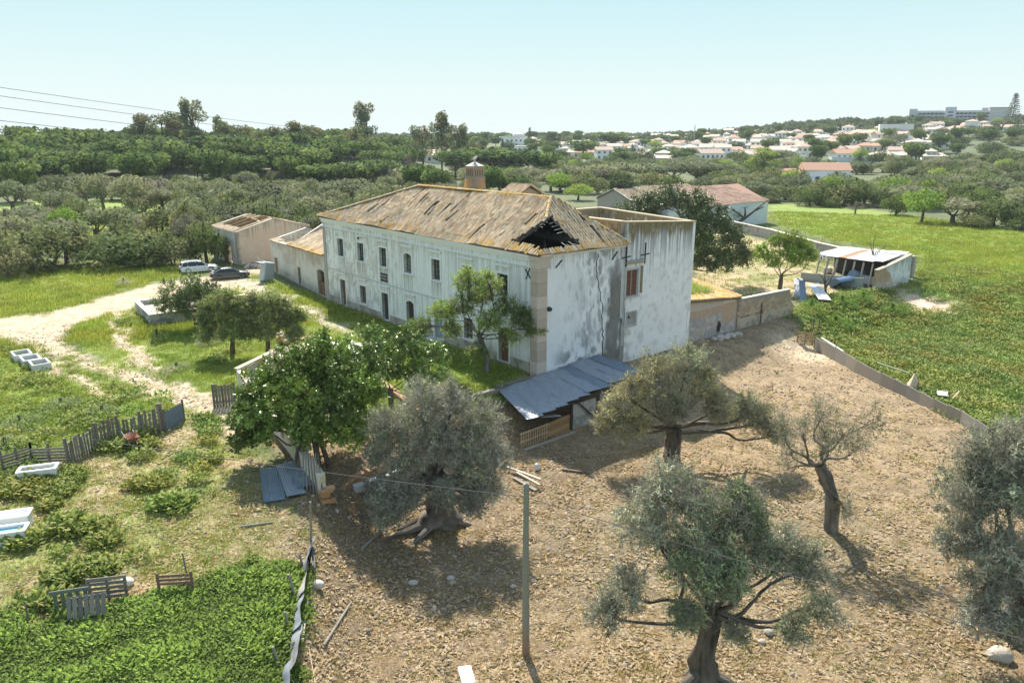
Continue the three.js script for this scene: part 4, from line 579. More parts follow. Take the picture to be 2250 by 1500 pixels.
  part('coping', [beam([G0[0] - 0.1, 4.42, G0[2] + hw + 0.1], [G0[0] - 0.1, 6.42, G0[2]], 0.5, 0.12), beam([G0[0] - 0.1, 4.42, G0[2] - hw - 0.1], [G0[0] - 0.1, 6.42, G0[2]], 0.5, 0.12)], M([0.55, 0.5, 0.42]), o);
}
{ // corrugated lean-to against the end of the house
  const l = thing('corrugated_lean_to', 'low lean-to with bluish corrugated sheet roof built against the end of the farmhouse', 'shed', [K0[0], 0, K0[1]], TH), R = rng(15);
  const ua = (x) => -0.32 + 0.075 * (x + 3.5), la = (x) => -0.62 + 0.1 * (x + 5.1);
  for (let i = 0; i < 10; i++) { const f = i / 9, x0 = lerp(-3.2, 5.5, f), x1 = lerp(-4.9, 4.9, f); sheet('roof_sheet', l, [x0, ua(x0) + (i % 2) * 0.02 + 0.05, 0.12 + R() * 0.1], [x1, la(x1) + (i % 2) * 0.02 + 0.05, 5.1 + R() * 0.35], 1.2, i === 9 || i === 6 ? TINB : TIN, { up: V(-0.085, 1, 0).normalize(), seed: i + 3, amp: 0.012, bend: 0.06, pitch: 0.1 }); }
  part('roof_beam', [beam([-5, -0.85, 4.9], [5, 0.12, 4.9], 0.14), beam([-4, -0.62, 2.6], [5.4, 0.12, 2.6], 0.12), beam([-3.5, -0.5, 0.4], [5.5, 0.2, 0.4], 0.12)], mats.woodDark, l);
  for (const [x, y] of [[-4.9, -0.85], [-1.3, -0.5], [2.4, -0.2], [4.9, 0.05]]) part('post', beam([x, -3, 4.9], [x, y, 4.9], 0.16), mats.woodDark, l);
  part('brace', beam([-0.9, -0.45, 4.95], [0.9, -2.1, 5.0], 0.09), mats.woodDark, l);
  part('panel', bx(2.3, 1.9, 0.08, -0.1, -2.6, 4.85), M([1, 1, 1], { map: plaster(2.4, 2, 60, [0.42, 0.41, 0.38], (x, y, c, a, b) => mix3(c, [0.2, 0.19, 0.17], sstep(0.5, 0.65, b) * 0.6)) }), l);
  part('panel', bx(3.4, 1.9, 0.08, 3.2, -2.4, 4.85), M([0.34, 0.31, 0.27]), l);
  const bd = [M([0.34, 0.2, 0.09]), M([0.40, 0.25, 0.12]), M([0.28, 0.17, 0.085])]; for (let k = 0; k < 4; k++) part('board', bx(2.5, 0.29, 0.05, -2.65, -2.62 + k * 0.31, 4.85 + R() * 0.03, 0, 0, 0.09), bd[k % 3], l);
  const rail = M([0.46, 0.32, 0.2]); for (const y of [-2.7, -2.1, -1.52]) part('rail', bx(2.5, 0.09, 0.05, -4.75, y, 5.02, 0, 0, 0.05), rail, l); for (let k = 0; k < 12; k++) part('picket', bx(0.09, 1.25, 0.035, -5.85 + k * 0.2, -2.72, 4.975), rail, l);
  part('plank', [beam([-5.9, -2.52, 5.35], [-1.3, -2.5, 5.3], 0.22, 0.06)], M([0.38, 0.33, 0.27]), l); part('plank', beam([-3.7, -1.05, 4.4], [-2.2, -1.25, 4.7], 0.35, 0.04), M([0.5, 0.52, 0.54]), l);
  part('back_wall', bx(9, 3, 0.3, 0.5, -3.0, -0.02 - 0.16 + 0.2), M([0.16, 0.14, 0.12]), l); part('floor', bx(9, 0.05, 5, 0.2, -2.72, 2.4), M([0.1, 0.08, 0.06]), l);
  part('bank_wall', wallGeo([-9.5, 0.3], [-3.2, 0.2], [[0, -0.1], ['L', -0.2]], 0.4), M([0.3, 0.26, 0.2]), l);
}
{ // the old pigsty under the fig
  const p = thing('pigsty_ruin', 'ruined low pigsty of rendered and orange stone walls overgrown by the green fig tree', 'ruin'), W0 = [-19.23,-49.89], N0 = [-17.19,-53.36], S0 = [-9.56,-33.73], E0 = [-3.89,-42.46];
  const t = plaster(10, 5, 50, [0.62, 0.56, 0.47], (x, y, c, a, b) => { c = mix3(c, [0.52, 0.36, 0.08], sstep(0.3, 1.2, y) * sstep(0.45, 0.62, b) * 0.8); return mix3(c, [0.16, 0.1, 0.06], sstep(0.5, 0.3, Math.hypot((x - 2.2), (y - 0.8) * 1.2) + 0.5 * (b - 0.5)) * 0.8); }, -3); t.offset.set(0, 3 / 5); const m = M([1, 1, 1], { map: t });
  const t2 = plaster(10, 5, 60, [0.36, 0.2, 0.1], (x, y, c, a, b) => mix3(mix3(c, [0.5, 0.35, 0.2], sstep(0.5, 0.7, fbm(x * 3, y * 3, 3)) * 0.7), [0.2, 0.12, 0.08], sstep(0.55, 0.7, b) * 0.6), -3); const or = M([1, 1, 1], { map: t2 });
  part('wall', wallGeo(N0, W0, [[0, 1.75], ['L', 1.2]], 0.3), m, p); part('wall', wallGeo(W0, S0, [[0, 1.2], ['L', 0.9]], 0.4), m, p);
  part('wall', wallGeo(S0, E0, [[0, -0.35], [1.2, -0.5], [3, -0.3], ['L', -0.5]], 0.5), or, p); part('wall', wallGeo(E0, [-12.75,-55.08], [[0, -0.2], ['L', 1.2]], 0.4), or, p);
  part('pillar', bx(0.35, 2.0, 0.35, N0[0] + 0.1, -0.1, N0[1] + 0.3, 0.7), M([0.66, 0.62, 0.58]), p);
  part('coping', beam([N0[0], 1.78, N0[1]], [W0[0], 1.24, W0[1]], 0.42, 0.1), M([0.52, 0.43, 0.3]), p);
  const a = [-16.42,1.9,-52.04], b = [-13.58,1.9,-53.24];
  for (let i = 0; i < 4; i++) { const f = (i + 0.5) / 4; sheet('roof_sheet', p, [lerp(a[0], b[0], 0) + i * 0.75, 1.95 - i * 0.07, a[2] + i * 0.75 - 0.3], [b[0] + 1.6 + i * 0.75, 2.0 - i * 0.07, b[2] + i * 0.75 - 1.4], 1.0, TINW, { seed: i + 9, pitch: 0.12 }); }
  layTiles(tiles(V(a[0] - 0.1, 1.35, a[2] + 2.4), V(0.78, 0, -0.62), V(-0.35, 0.45, -0.6).normalize(), 2.6, 1.4, () => true, { seed: 71, sag: 0.05 }), p, 0);
  part('back_wall', wallGeo([b[0] + 1, b[2] - 0.5], [a[0] + 0.2, a[2] + 0.2], [[0, 1.85], ['L', 1.85]], 0.3), m, p);
  const R = rng(23), sm = M([0.52, 0.54, 0.52]); for (let i = 0; i < 6; i++) { const f = 0.26 + i * 0.085, x = lerp(S0[0], E0[0], f) + 0.12, z = lerp(S0[1], E0[1], f) + 0.3, s = part('stone', new RoundedBoxGeometry(0.62 + R() * 0.25, 0.42 + R() * 0.16, 0.4, 2, 0.07), i % 2 ? sm : M([0.47, 0.49, 0.50]), p, [x, terr(x, z) + 0.16, z], [0, 0.5 + R() * 0.15, (R() - 0.5) * 0.1]); }
  const R2 = rng(24); for (let i = 0; i < 9; i++) { const x = S0[0] + 0.15 + R2() * 0.6, z = S0[1] - 0.25 + R2() * 0.5, y = terr(x, z); part('brick', bx(0.42, 0.16, 0.3, x, y + 0.02 + 0.17 * Math.floor(i / 2), z, 0.6 + (R2() - 0.5) * 0.3), i % 2 ? M([0.42, 0.22, 0.1]) : M([0.5, 0.3, 0.15]), p); }
}
{ // stone water tank by the bushy tree
  const w = thing('water_tank', 'open grey stone water tank half filled with dry earth beside the round bush', 'water tank', [-33.4, terr(-33.4, -67.2), -67.2], TH * 0 + 0.62), m = M([1, 1, 1], { map: plaster(8, 3, 50, [0.44, 0.42, 0.38], (x, y, c, a, b) => mix3(mix3(c, [0.17, 0.17, 0.15], sstep(0.45, 0.6, fbm(x * 2, y * 2, 3)) * 0.7), [0.7, 0.68, 0.64], sstep(0.85, 1.1, y) * 0.7)) });
  part('wall', bx(5.6, 1.5, 0.32, 2.8, -0.5, 0), m, w); part('wall', bx(0.32, 1.5, 7.0, 0.16, -0.5, -3.66), m, w); part('wall', bx(0.32, 1.5, 7.0, 5.44, -0.5, -3.66), m, w); part('wall', bx(4.94, 1.5, 0.32, 2.8, -0.5, -7.0), m, w);
  part('rim', [bx(5.7, 0.06, 0.42, 2.8, 1.0, 0), bx(0.42, 0.06, 6.75, 0.16, 1.003, -3.59), bx(0.42, 0.06, 6.75, 5.44, 1.003, -3.59), bx(5.7, 0.06, 0.42, 2.8, 1.0, -7.18)], M([0.62, 0.56, 0.48]), w); part('earth', bx(4.94, 0.1, 6.6, 2.8, 0.5, -3.5), M([0.55, 0.46, 0.36]), w);
}
// ---------------------------------------------------------------- trees far and middling: a few forms of each kind, every tree a thing
const leafMat = M([1, 1, 1], { vertexColors: true, roughness: 0.85 }), barkDark = M([0.09, 0.075, 0.06]);
const leafSoft = new THREE.MeshPhysicalMaterial({ color: C(1.55, 1.55, 1.5), vertexColors: true, roughness: 1, transmission: 0.4, thickness: 0, specularIntensity: 0.3, side: THREE.DoubleSide });
const leafVar = [[1.55, 1.6, 1.4], [1.35, 1.45, 1.35], [1.5, 1.62, 1.4], [1.2, 1.32, 1.2], [1.7, 1.7, 1.6]].map((c) => { const m = leafSoft.clone(); m.color.setRGB(...c); return m; });
const barkTex = tex(128, 256, (u, v) => { const a = fbm(u * 14, v * 6, 4, 0); return 0.55 + 0.8 * (a - 0.5) + (noise(u * 22, v * 5) > 0.7 ? -0.2 : 0); }, true, [0.6, 0.25]);
const barkGrey = M([0.30, 0.26, 0.22], { map: barkTex, bumpMap: barkTex, bumpScale: 0.03 }), barkBrown = M([0.2, 0.16, 0.12], { map: barkTex, bumpMap: barkTex, bumpScale: 0.03 });
function lobeCrown(lobes, n, size, cols, R, o = {}) {
  const s = new Soup(), tot = lobes.reduce((a, l) => a + l[3] * l[5] + l[4] * l[3], 0);
  for (const [x, y, z, rx, ry, rz] of lobes) {
    const m = Math.round(n * (rx * rz + ry * rx) / tot), base = cols[Math.floor(R() * cols.length)], lk = 0.8 + R() * 0.4;
    for (let i = 0; i < m; i++) {
      const d = rdir(R, o.up ?? 0.25), q = o.hollow === 0 ? Math.cbrt(R()) : 0.72 + 0.34 * R() - (R() < 0.25 ? R() * 0.5 : 0), p = V(x + d.x * rx * q, y + d.y * ry * q, z + d.z * rz * q);
      const nrm = d.clone().multiplyScalar(0.7).add(rdir(R)).normalize(), a = perp(nrm, R), b = V().crossVectors(nrm, a), w = size * (0.5 + R() * 0.7), k = tint(base, lk * (0.7 + R() * 0.55), (R() - 0.5) * 0.16);
      const c = p.clone().addScaledVector(a, w), e = p.clone().addScaledVector(a, -w * 0.7).addScaledVector(b, w * 0.6), f = p.clone().addScaledVector(a, -w * 0.5).addScaledVector(b, -w * 0.75); s.tri(c, e, f, k);
      if (o.twin) { const g2 = p.clone().addScaledVector(b, w * 1.2).addScaledVector(nrm, w * 0.4); s.tri(c, g2, e, k); }
    }
    if (o.twigs) for (let i = 0; i < m * o.twigs; i++) { const d = rdir(R, 0.3), p = V(x + d.x * rx * 0.3, y + d.y * ry * 0.3, z + d.z * rz * 0.3), q = 0.95 + R() * 0.2; s.stick(p, V(x + d.x * rx * q, y + d.y * ry * q, z + d.z * rz * q), 0.05, o.twigCol ?? [0.2, 0.17, 0.14]); }
  }
  return s.geo();
}
const ring = (n, R, f) => Array.from({ length: n }, (_, i) => f((i + R() * 0.6) / n * 2 * PI, i));
const KINDS = {
  pine: { H: 10, W: 9.5, n: 3, make(R) { const L = [[0, 8.3, 0, 2.4, 1.7, 2.4], ...ring(7, R, (a) => { const r = 2.6 + R() * 0.9; return [Math.cos(a) * r, 7.7 + R() * 0.7, Math.sin(a) * r, 1.7 + R() * 0.5, 1.5 + R() * 0.4, 1.7 + R() * 0.5]; }), ...ring(6, R, (a) => [Math.cos(a) * 2.2, 6.0 + R() * 0.6, Math.sin(a) * 2.2, 1.7, 1.2, 1.7]), ...ring(4, R, (a) => [Math.cos(a) * 1.5, 4.4 + R() * 0.7, Math.sin(a) * 1.5, 1.3, 1.0, 1.3])]; return { crown: lobeCrown(L, 3200, 0.42, [[0.105, 0.138, 0.04], [0.135, 0.165, 0.048], [0.085, 0.12, 0.038]], R, { up: 0.35 }), trunk: merge([limb([[0, -0.5, 0, 0.3], [0.2, 3, 0, 0.24], [0, 6.6, 0.1, 0.16]], 6), ...ring(5, R, (a) => limb([[0.1, 4.6, 0, 0.13], [Math.cos(a) * 1.3, 6, Math.sin(a) * 1.3, 0.09], [Math.cos(a) * 2.6, 7.4, Math.sin(a) * 2.6, 0.05]], 5))]) }; } },
  olive: { H: 6, W: 6, n: 4, make(R) { const L = [[0, 4.6, 0, 1.5, 1.2, 1.5], ...ring(6, R, (a) => { const r = 1.5 + R() * 0.5; return [Math.cos(a) * r, 2.9 + R() * 1.5, Math.sin(a) * r, 1.1 + R() * 0.4, 1.0 + R() * 0.4, 1.1 + R() * 0.4]; })]; return { crown: lobeCrown(L, 2600, 0.2, [[0.17, 0.175, 0.095], [0.20, 0.20, 0.115], [0.14, 0.15, 0.075], [0.19, 0.18, 0.125]], R, { up: 0.15, twigs: 0.12, twigCol: [0.24, 0.21, 0.17] }), trunk: merge([limb([[0, -0.4, 0, 0.34], [0.1, 1, 0, 0.24], [0.1, 2, 0, 0.2]], 6), ...ring(4, R, (a) => limb([[0.1, 1.5, 0, 0.15], [Math.cos(a) * 0.8, 2.4, Math.sin(a) * 0.8, 0.1], [Math.cos(a) * 1.5, 3.6, Math.sin(a) * 1.5, 0.04]], 5))]) }; } },
  carob: { H: 5, W: 7, n: 3, make(R) { const L = [[0, 3.5, 0, 2, 1.4, 2], ...ring(8, R, (a) => { const r = 1.9 + R() * 0.7; return [Math.cos(a) * r, 1.3 + R() * 1.6, Math.sin(a) * r, 1.3 + R() * 0.4, 1.2 + R() * 0.4, 1.3 + R() * 0.4]; })]; return { crown: lobeCrown(L, 3000, 0.22, [[0.085, 0.105, 0.035], [0.105, 0.125, 0.045], [0.07, 0.09, 0.03]], R, { up: 0.2 }), trunk: limb([[0, -0.4, 0, 0.3], [0.2, 1.6, 0.1, 0.2], [0.3, 3, 0, 0.1]], 6) }; } },
  shrub: { H: 3.5, W: 5, n: 3, make(R) { const L = ring(9, R, (a, i) => { const r = i < 2 ? 0.4 : 1.2 + R() * 0.8; return [Math.cos(a) * r, 1.0 + R() * 1.3 * (i < 2 ? 1.2 : 0.7), Math.sin(a) * r, 0.9 + R() * 0.4, 0.9 + R() * 0.4, 0.9 + R() * 0.4]; }); return { crown: lobeCrown(L, 2400, 0.17, [[0.15, 0.155, 0.07], [0.12, 0.13, 0.055], [0.18, 0.17, 0.085]], R, { up: 0.15, twigs: 0.1 }), trunk: merge(ring(4, R, (a) => limb([[0, -0.3, 0, 0.1], [Math.cos(a) * 0.5, 0.9, Math.sin(a) * 0.5, 0.06], [Math.cos(a) * 1.1, 1.8, Math.sin(a) * 1.1, 0.03]], 5))) }; } },
  eucalyptus: { H: 20, W: 12, n: 3, make(R) { const L = []; for (let i = 0; i < 15; i++) { const a = R() * 2 * PI, h = 0.35 + R() * 0.62, r = (1 - Math.abs(h - 0.62)) * 3.6 * Math.sqrt(R()) + 0.6; L.push([Math.cos(a) * r, h * 19, Math.sin(a) * r, 1.5 + R() * 1.3, 1.2 + R() * 0.9, 1.5 + R() * 1.3]); } return { crown: lobeCrown(L, 2600, 0.45, [[0.13, 0.14, 0.07], [0.15, 0.15, 0.07], [0.11, 0.13, 0.065], [0.17, 0.15, 0.065]], R, { up: 0 }), trunk: merge([limb([[0, -1, 0, 0.45], [0.4, 8, 0.2, 0.32], [-0.2, 17, 0, 0.12]], 6), ...L.slice(0, 10).map((l) => limb([[0.2, l[1] * 0.55, 0, 0.16], [l[0] * 0.6, l[1] * 0.85, l[2] * 0.6, 0.1], [l[0], l[1], l[2], 0.05]], 5))]) }; } },
  bright: { H: 5.5, W: 6, n: 3, make(R) { const L = [[0, 4.3, 0, 1.4, 1.1, 1.4], ...ring(7, R, (a) => { const r = 1.5 + R() * 0.6; return [Math.cos(a) * r, 2.5 + R() * 1.5, Math.sin(a) * r, 1.1 + R() * 0.3, 0.95 + R() * 0.3, 1.1 + R() * 0.3]; })]; return { crown: lobeCrown(L, 2400, 0.2, [[0.19, 0.25, 0.05], [0.16, 0.22, 0.045], [0.23, 0.27, 0.06]], R, { up: 0.2 }), trunk: merge([limb([[0, -0.4, 0, 0.24], [0.2, 1.2, 0, 0.18], [0.3, 2.6, 0.1, 0.1]], 6), ...ring(3, R, (a) => limb([[0.2, 1.4, 0, 0.11], [Math.cos(a) * 0.9, 2.4, Math.sin(a) * 0.9, 0.07], [Math.cos(a) * 1.7, 3.3, Math.sin(a) * 1.7, 0.03]], 5))]) }; } },
  poplar: { H: 12, W: 6.5, n: 2, make(R) { const L = []; for (let i = 0; i < 16; i++) { const h = 0.18 + 0.78 * i / 15, a = R() * 6.3, r = 1.5 * Math.sin(PI * Math.min(1, h * 1.05)) + 0.2; L.push([Math.cos(a) * r, h * 11.6, Math.sin(a) * r, 1.1 + R() * 0.7, 1.2, 1.1 + R() * 0.7]); } return { crown: lobeCrown(L, 2600, 0.26, [[0.27, 0.29, 0.075], [0.31, 0.32, 0.10], [0.23, 0.26, 0.06]], R, { up: 0.1 }), trunk: limb([[0, -0.5, 0, 0.25], [0, 6, 0, 0.15], [0, 11, 0, 0.05]], 6) }; } },
  bare: { H: 6, W: 6, n: 2, make(R) { const s = new Soup(), tr = [limb([[0, -0.4, 0, 0.28], [0.1, 1.3, 0, 0.2], [0, 2.6, 0, 0.1]], 6)]; for (let i = 0; i < 46; i++) { const d = rdir(R, 0.55), e = V(d.x * 2.6, 2.8 + d.y * 2.6, d.z * 2.6), b = V(0, 1.6 + R(), 0); s.stick(b, e, 0.09, [0.16, 0.13, 0.12]); for (let k = 0; k < 12; k++) { const t = 0.35 + R() * 0.65, p = b.clone().lerp(e, t), q = p.clone().add(rdir(R, 0.3).multiplyScalar(0.5 + R() * 0.6)); s.stick(p, q, 0.04, [0.22, 0.19, 0.17]); } } return { crown: s.geo(), trunk: merge(tr) }; } },
  cypress: { H: 8, W: 2.6, n: 1, make(R) { const L = []; for (let i = 0; i < 9; i++) { const h = i / 8; L.push([(R() - 0.5) * 0.3, 0.7 + h * 6.6, (R() - 0.5) * 0.3, 1.15 * Math.pow(1 - h, 0.6) + 0.2, 0.8, 1.15 * Math.pow(1 - h, 0.6) + 0.2]); } return { crown: lobeCrown(L, 1200, 0.2, [[0.05, 0.075, 0.025], [0.06, 0.085, 0.03]], R, { up: 0 }), trunk: limb([[0, -0.4, 0, 0.15], [0, 4, 0, 0.08], [0, 7, 0, 0.03]], 5) }; } },
  norfolk_pine: { H: 24, W: 9, n: 1, make(R) { const s = new Soup(); for (let k = 0; k < 13; k++) { const y = 4 + k * 1.55, r = 4.6 * (1 - k / 13.5) + 0.3; for (let i = 0; i < 7; i++) { const a = (i / 7 + k * 0.37) * 2 * PI, e = V(Math.cos(a) * r, y + 0.5, Math.sin(a) * r), b = V(0, y, 0); s.stick(b, e, 0.3, [0.07, 0.085, 0.05]); for (let j = 0; j < 14; j++) { const p = b.clone().lerp(e, 0.2 + R() * 0.8), d = rdir(R, 0.2); s.leaf(p, d, perp(d, R), 0.9, 0.5, tint([0.08, 0.10, 0.055], 0.8 + R() * 0.4)); } } } return { crown: s.geo(), trunk: limb([[0, -1, 0, 0.4], [0, 12, 0, 0.25], [0, 24, 0, 0.05]], 6) }; } },
};
for (const k in KINDS) { KINDS[k].forms = Array.from({ length: KINDS[k].n }, (_, i) => KINDS[k].make(rng(100 + i * 17 + k.length * 31 + k.charCodeAt(0)))); }
const tallies = {}, RT = rng(2024);
function plant(kind, x, z, h, w, label, category, group, o = {}) {
  const K = KINDS[kind], f = K.forms[Math.floor(RT() * K.n)], t = thing(o.name ?? kind + '_tree', label, category, [x, terr(x, z) + (o.y ?? 0), z], RT() * 6.283, group);
  w *= kind === 'olive' || kind === 'shrub' || kind === 'carob' ? 1.18 : 1; t.scale.set(w / K.W, h / K.H, w / K.W);
  part('crown', f.crown, leafVar[Math.floor(RT() * 5)], t); part('trunk', f.trunk, kind === 'olive' || kind === 'bare' ? barkGrey : barkDark, t);
  return t;
}
const NAME = { pine: 'umbrella_pine', olive: 'olive_tree', carob: 'carob_bush', shrub: 'shrub', eucalyptus: 'eucalyptus_tree', bright: 'almond_tree', poplar: 'poplar_tree', bare: 'bare_tree', cypress: 'cypress_tree', norfolk_pine: 'norfolk_pine' };
const SHARED = {
  pine: ['dark green umbrella pine in the wood', 'pine', 'umbrella pines of the wood'], olive: ['grey green olive tree in the scrub', 'olive tree', 'olive trees of the scrub belt'], carob: ['rounded dark green bush in the scrub', 'bush', 'dark bushes behind the farm'],
  shrub: ['olive brown shrub in the scrub', 'shrub', 'shrubs behind the farm'], eucalyptus: ['tall open crowned eucalyptus on the skyline', 'eucalyptus', 'eucalyptus trees on the skyline'], bright: ['fresh yellow green tree among the scrub', 'tree', 'fresh green trees in the scrub'], poplar: ['pale leafy upright tree in the scrub', 'tree', 'pale trees in the scrub'], bare: ['bare grey twiggy tree in the scrub', 'tree', 'bare trees in the scrub'], cypress: ['narrow dark cypress standing among the town villas', 'cypress', 'cypresses of the town'], norfolk_pine: ['tall tiered pine on the skyline', 'pine', 'tall tiered pines'],
};
const WHERE = (x, z) => { const b = Math.atan2(x, -z) * 180 / PI, d = Math.hypot(x, z), far = d > 255 ? 'farther back' : d > 165 ? 'midway back' : 'near the farm'; return (b < -24 ? 'at the far left' : b < -14 ? 'left of the farmhouse' : b < -4 ? 'behind the farmhouse roof' : b < 8 ? 'right of the chimney' : b < 19 ? 'around the barns' : 'right of the barns') + ', ' + far; };
function list(kind, rows) { for (const r of rows) { const w = WHERE(r[0], r[1]), S = SHARED[kind]; plant(kind, r[0], r[1], r[2], r[3], r[4] ?? S[0] + ' ' + w, S[1], r[4] ? undefined : S[2] + ' ' + w, { name: NAME[kind] }); } }
// the belt of trees behind the farm, left to right, each [x, z, height, crown width]
list('olive', [[-112.92,-171.82,7.37,8.89, 'olive tree with clear trunk at the left edge above the bright meadow'], [-109.75,-182.78,8.03,10.57], [-85.89,-135.05,5.32,6.19, 'small olive tree standing alone in the bright meadow at far left'], [-59.45,-144.73,7.03,7.07, 'olive tree with visible trunk in the scrub left of the roofless outbuilding'], [-68.29,-123.75,5.56,6.43], [-106.38,-190.04,8,6.94], [-95.87,-178.24,8.56,8.14], [-87.65,-174.97,8.51,9.06], [-62.98,-167.79,7.4,8.69], [-55.79,-165.84,7.7,10.1], [-45.74,-156.72,5.93,8.12], [-39.34,-150.1,5.34,7.78], [-38.95,-180.48,7.2,12.09], [-96.69,-203.47,6.54,8.66], [-82.48,-190.04,6.13,8.09], [-63.85,-203.47,5.36,8.66], [-33.13,-187.56,5.51,9.13],
  [19.51,-262.42,7.29,12.75], [28.37,-257.77,7.76,14.09], [38.48,-269.7,7.65,13.92], [48.62,-277.4,7.54,15.16], [58.51,-277.4,8.01,15.16], [68.02,-282.77,7.84,14.59], [76.64,-277.4,7.06,14.32], [72.65,-236.78,5.51,10.07], [89.91,-193.88,5.79,6.49], [87.72,-150.1,5.17,9.15, 'wide grey olive beside the leaning yellow green tree at the field edge'], [122.23,-203.47,4.77,9.9], [120.83,-218.89,4.48,10.64], [139.12,-218.89,4.86,11.98], [123.44,-236.78,4.83,11.51], [111.91,-227.49,4.65,9.68], [121.79,-183.96,4.87,7.84], [11.99,-236.78,6.2,8.63], [4.57,-218.89,4.86,7.98]]);
list('bright', [[-71.05,-120.04,6.12,5.88, 'yellow green open tree in the scrub above the left lawn'], [-88.88,-236.78,5.1,11.22], [17.63,-203.47,4.53,9.16, 'fresh green tree just behind the farmhouse roof on the right'], [82.23,-151.7,6.82,8.33, 'leaning yellow green tree with dark trunk at the far edge of the field'], [-22.37,-445.8,10.19,13.52], [91.82,-203.47,4.17,6.19], [116.62,-190.04,3.91,6.94], [81.39,-227.49,3.98,6.91]]);
list('carob', [[-52.84,-100.48,4.53,10.19, 'large rounded dark bush at the back of the left lawn'], [-49.09,-99.03,3.09,5.79, 'smaller dome shaped bush in front of the large bush at the back of the lawn'], [-41.46,-101.22,5.66,5.47, 'tall dark bush beside the roofless outbuilding and the silver car'], [-70.54,-137.68,4.28,6.73], [78.31,-193.88,5.68,7.79], [72.97,-203.47,4.17,11.14], [73.57,-187.56,4.63,7.53], [83.99,-165.84,4.61,5.66, 'dark rounded bush on the grass at the far side of the field'], [92.54,-144.73,5.76,8.39], [94.05,-139.04,4.15,5.94], [85.82,-196.53,4.96,5.98], [83.49,-262.42,6.99,7.33], [92.18,-269.7,5.47,9.83], [89.83,-183.96,4.33,5.6], [105.26,-183.96,4.01,5.6], [-46.84,-183.96,5.4,6.72]]);
list('shrub', [[-62.26,-91.74,4.4,4.52, 'olive brown shrub at the left end of the upper lawn'], [-60.67,-97.63,5.47,8.71, 'broad grey green shrub mass behind the upper lawn'], [-45.3,-99.39,4.67,5.19], [-60.74,-129.46,5.27,7.52], [-52.9,-123.75,4.46,6.06], [-70.87,-109.21,2.66,4.69], [-62.22,-109.21,3.65,6.03], [-55.76,-158.46,4.69,6.76], [87.31,-142.55,3.24,5.22], [62.63,-203.47,3.34,7.42], [66.42,-196.53,2.89,5.98], [77.7,-183.96,2.93,4.48], [-48.6,-142.55,3.4,5.22], [-50.89,-167.79,3.97,6.13], [-38.8,-167.79,4.46,7.15]]);
list('bare', [[-81.31,-176.05,7.64,10.18], [-36.07,-269.7,10.89,11.46], [-58.78,-282.77,10.11,15.45], [-52.35,-183.96,5.94,7.84], [-37.98,-227.49,9.89,8.3], [76.08,-167.79,2.98,5.62, 'dead grey broken tree stump with hanging branches in the field']]);
list('pine', [[-147.49,-269.7,10.42,16.38], [-132.26,-269.7,9.96,23.75], [-129.99,-306.48,11.27,25.11], [-110.87,-294.15,12.84,27.68, 'broad umbrella pine with forked trunk in front of the pine wood'], [-171.62,-264.8,12.05,18.49], [-167.28,-277.4,12.76,19.37], [-89.88,-288.35,9.15,12.25], [-56.54,-225.72,8.26,15.36], [-105.5,-257.77,5.54,7.2], [-99.64,-297.14,9.76,14.43], [-75.42,-358.96,10.91,23.96], [-86.32,-313.03,9.9,17.1], [-26.78,-218.89,8.65,11.44], [-19.4,-196.53,8.37,8.37], [-12.33,-319.86,11.93,23.3], [-0.93,-313.03,11.33,28.5], [12.73,-306.48,10.4,13.77], [-0.6,-200.64,6.57,11.59], [-6.47,-196.53,8.83,9.09], [-22.72,-306.48,10.93,16.74], [-49.19,-313.03,10.8,15.2], [47.95,-524.84,11.66,22.28], [84.25,-666.05,13.24,32.3]]);
list('poplar', [[94.16,-288.35,12.6,14, 'tall pale yellow green tree standing out of the scrub beyond the barn']]);
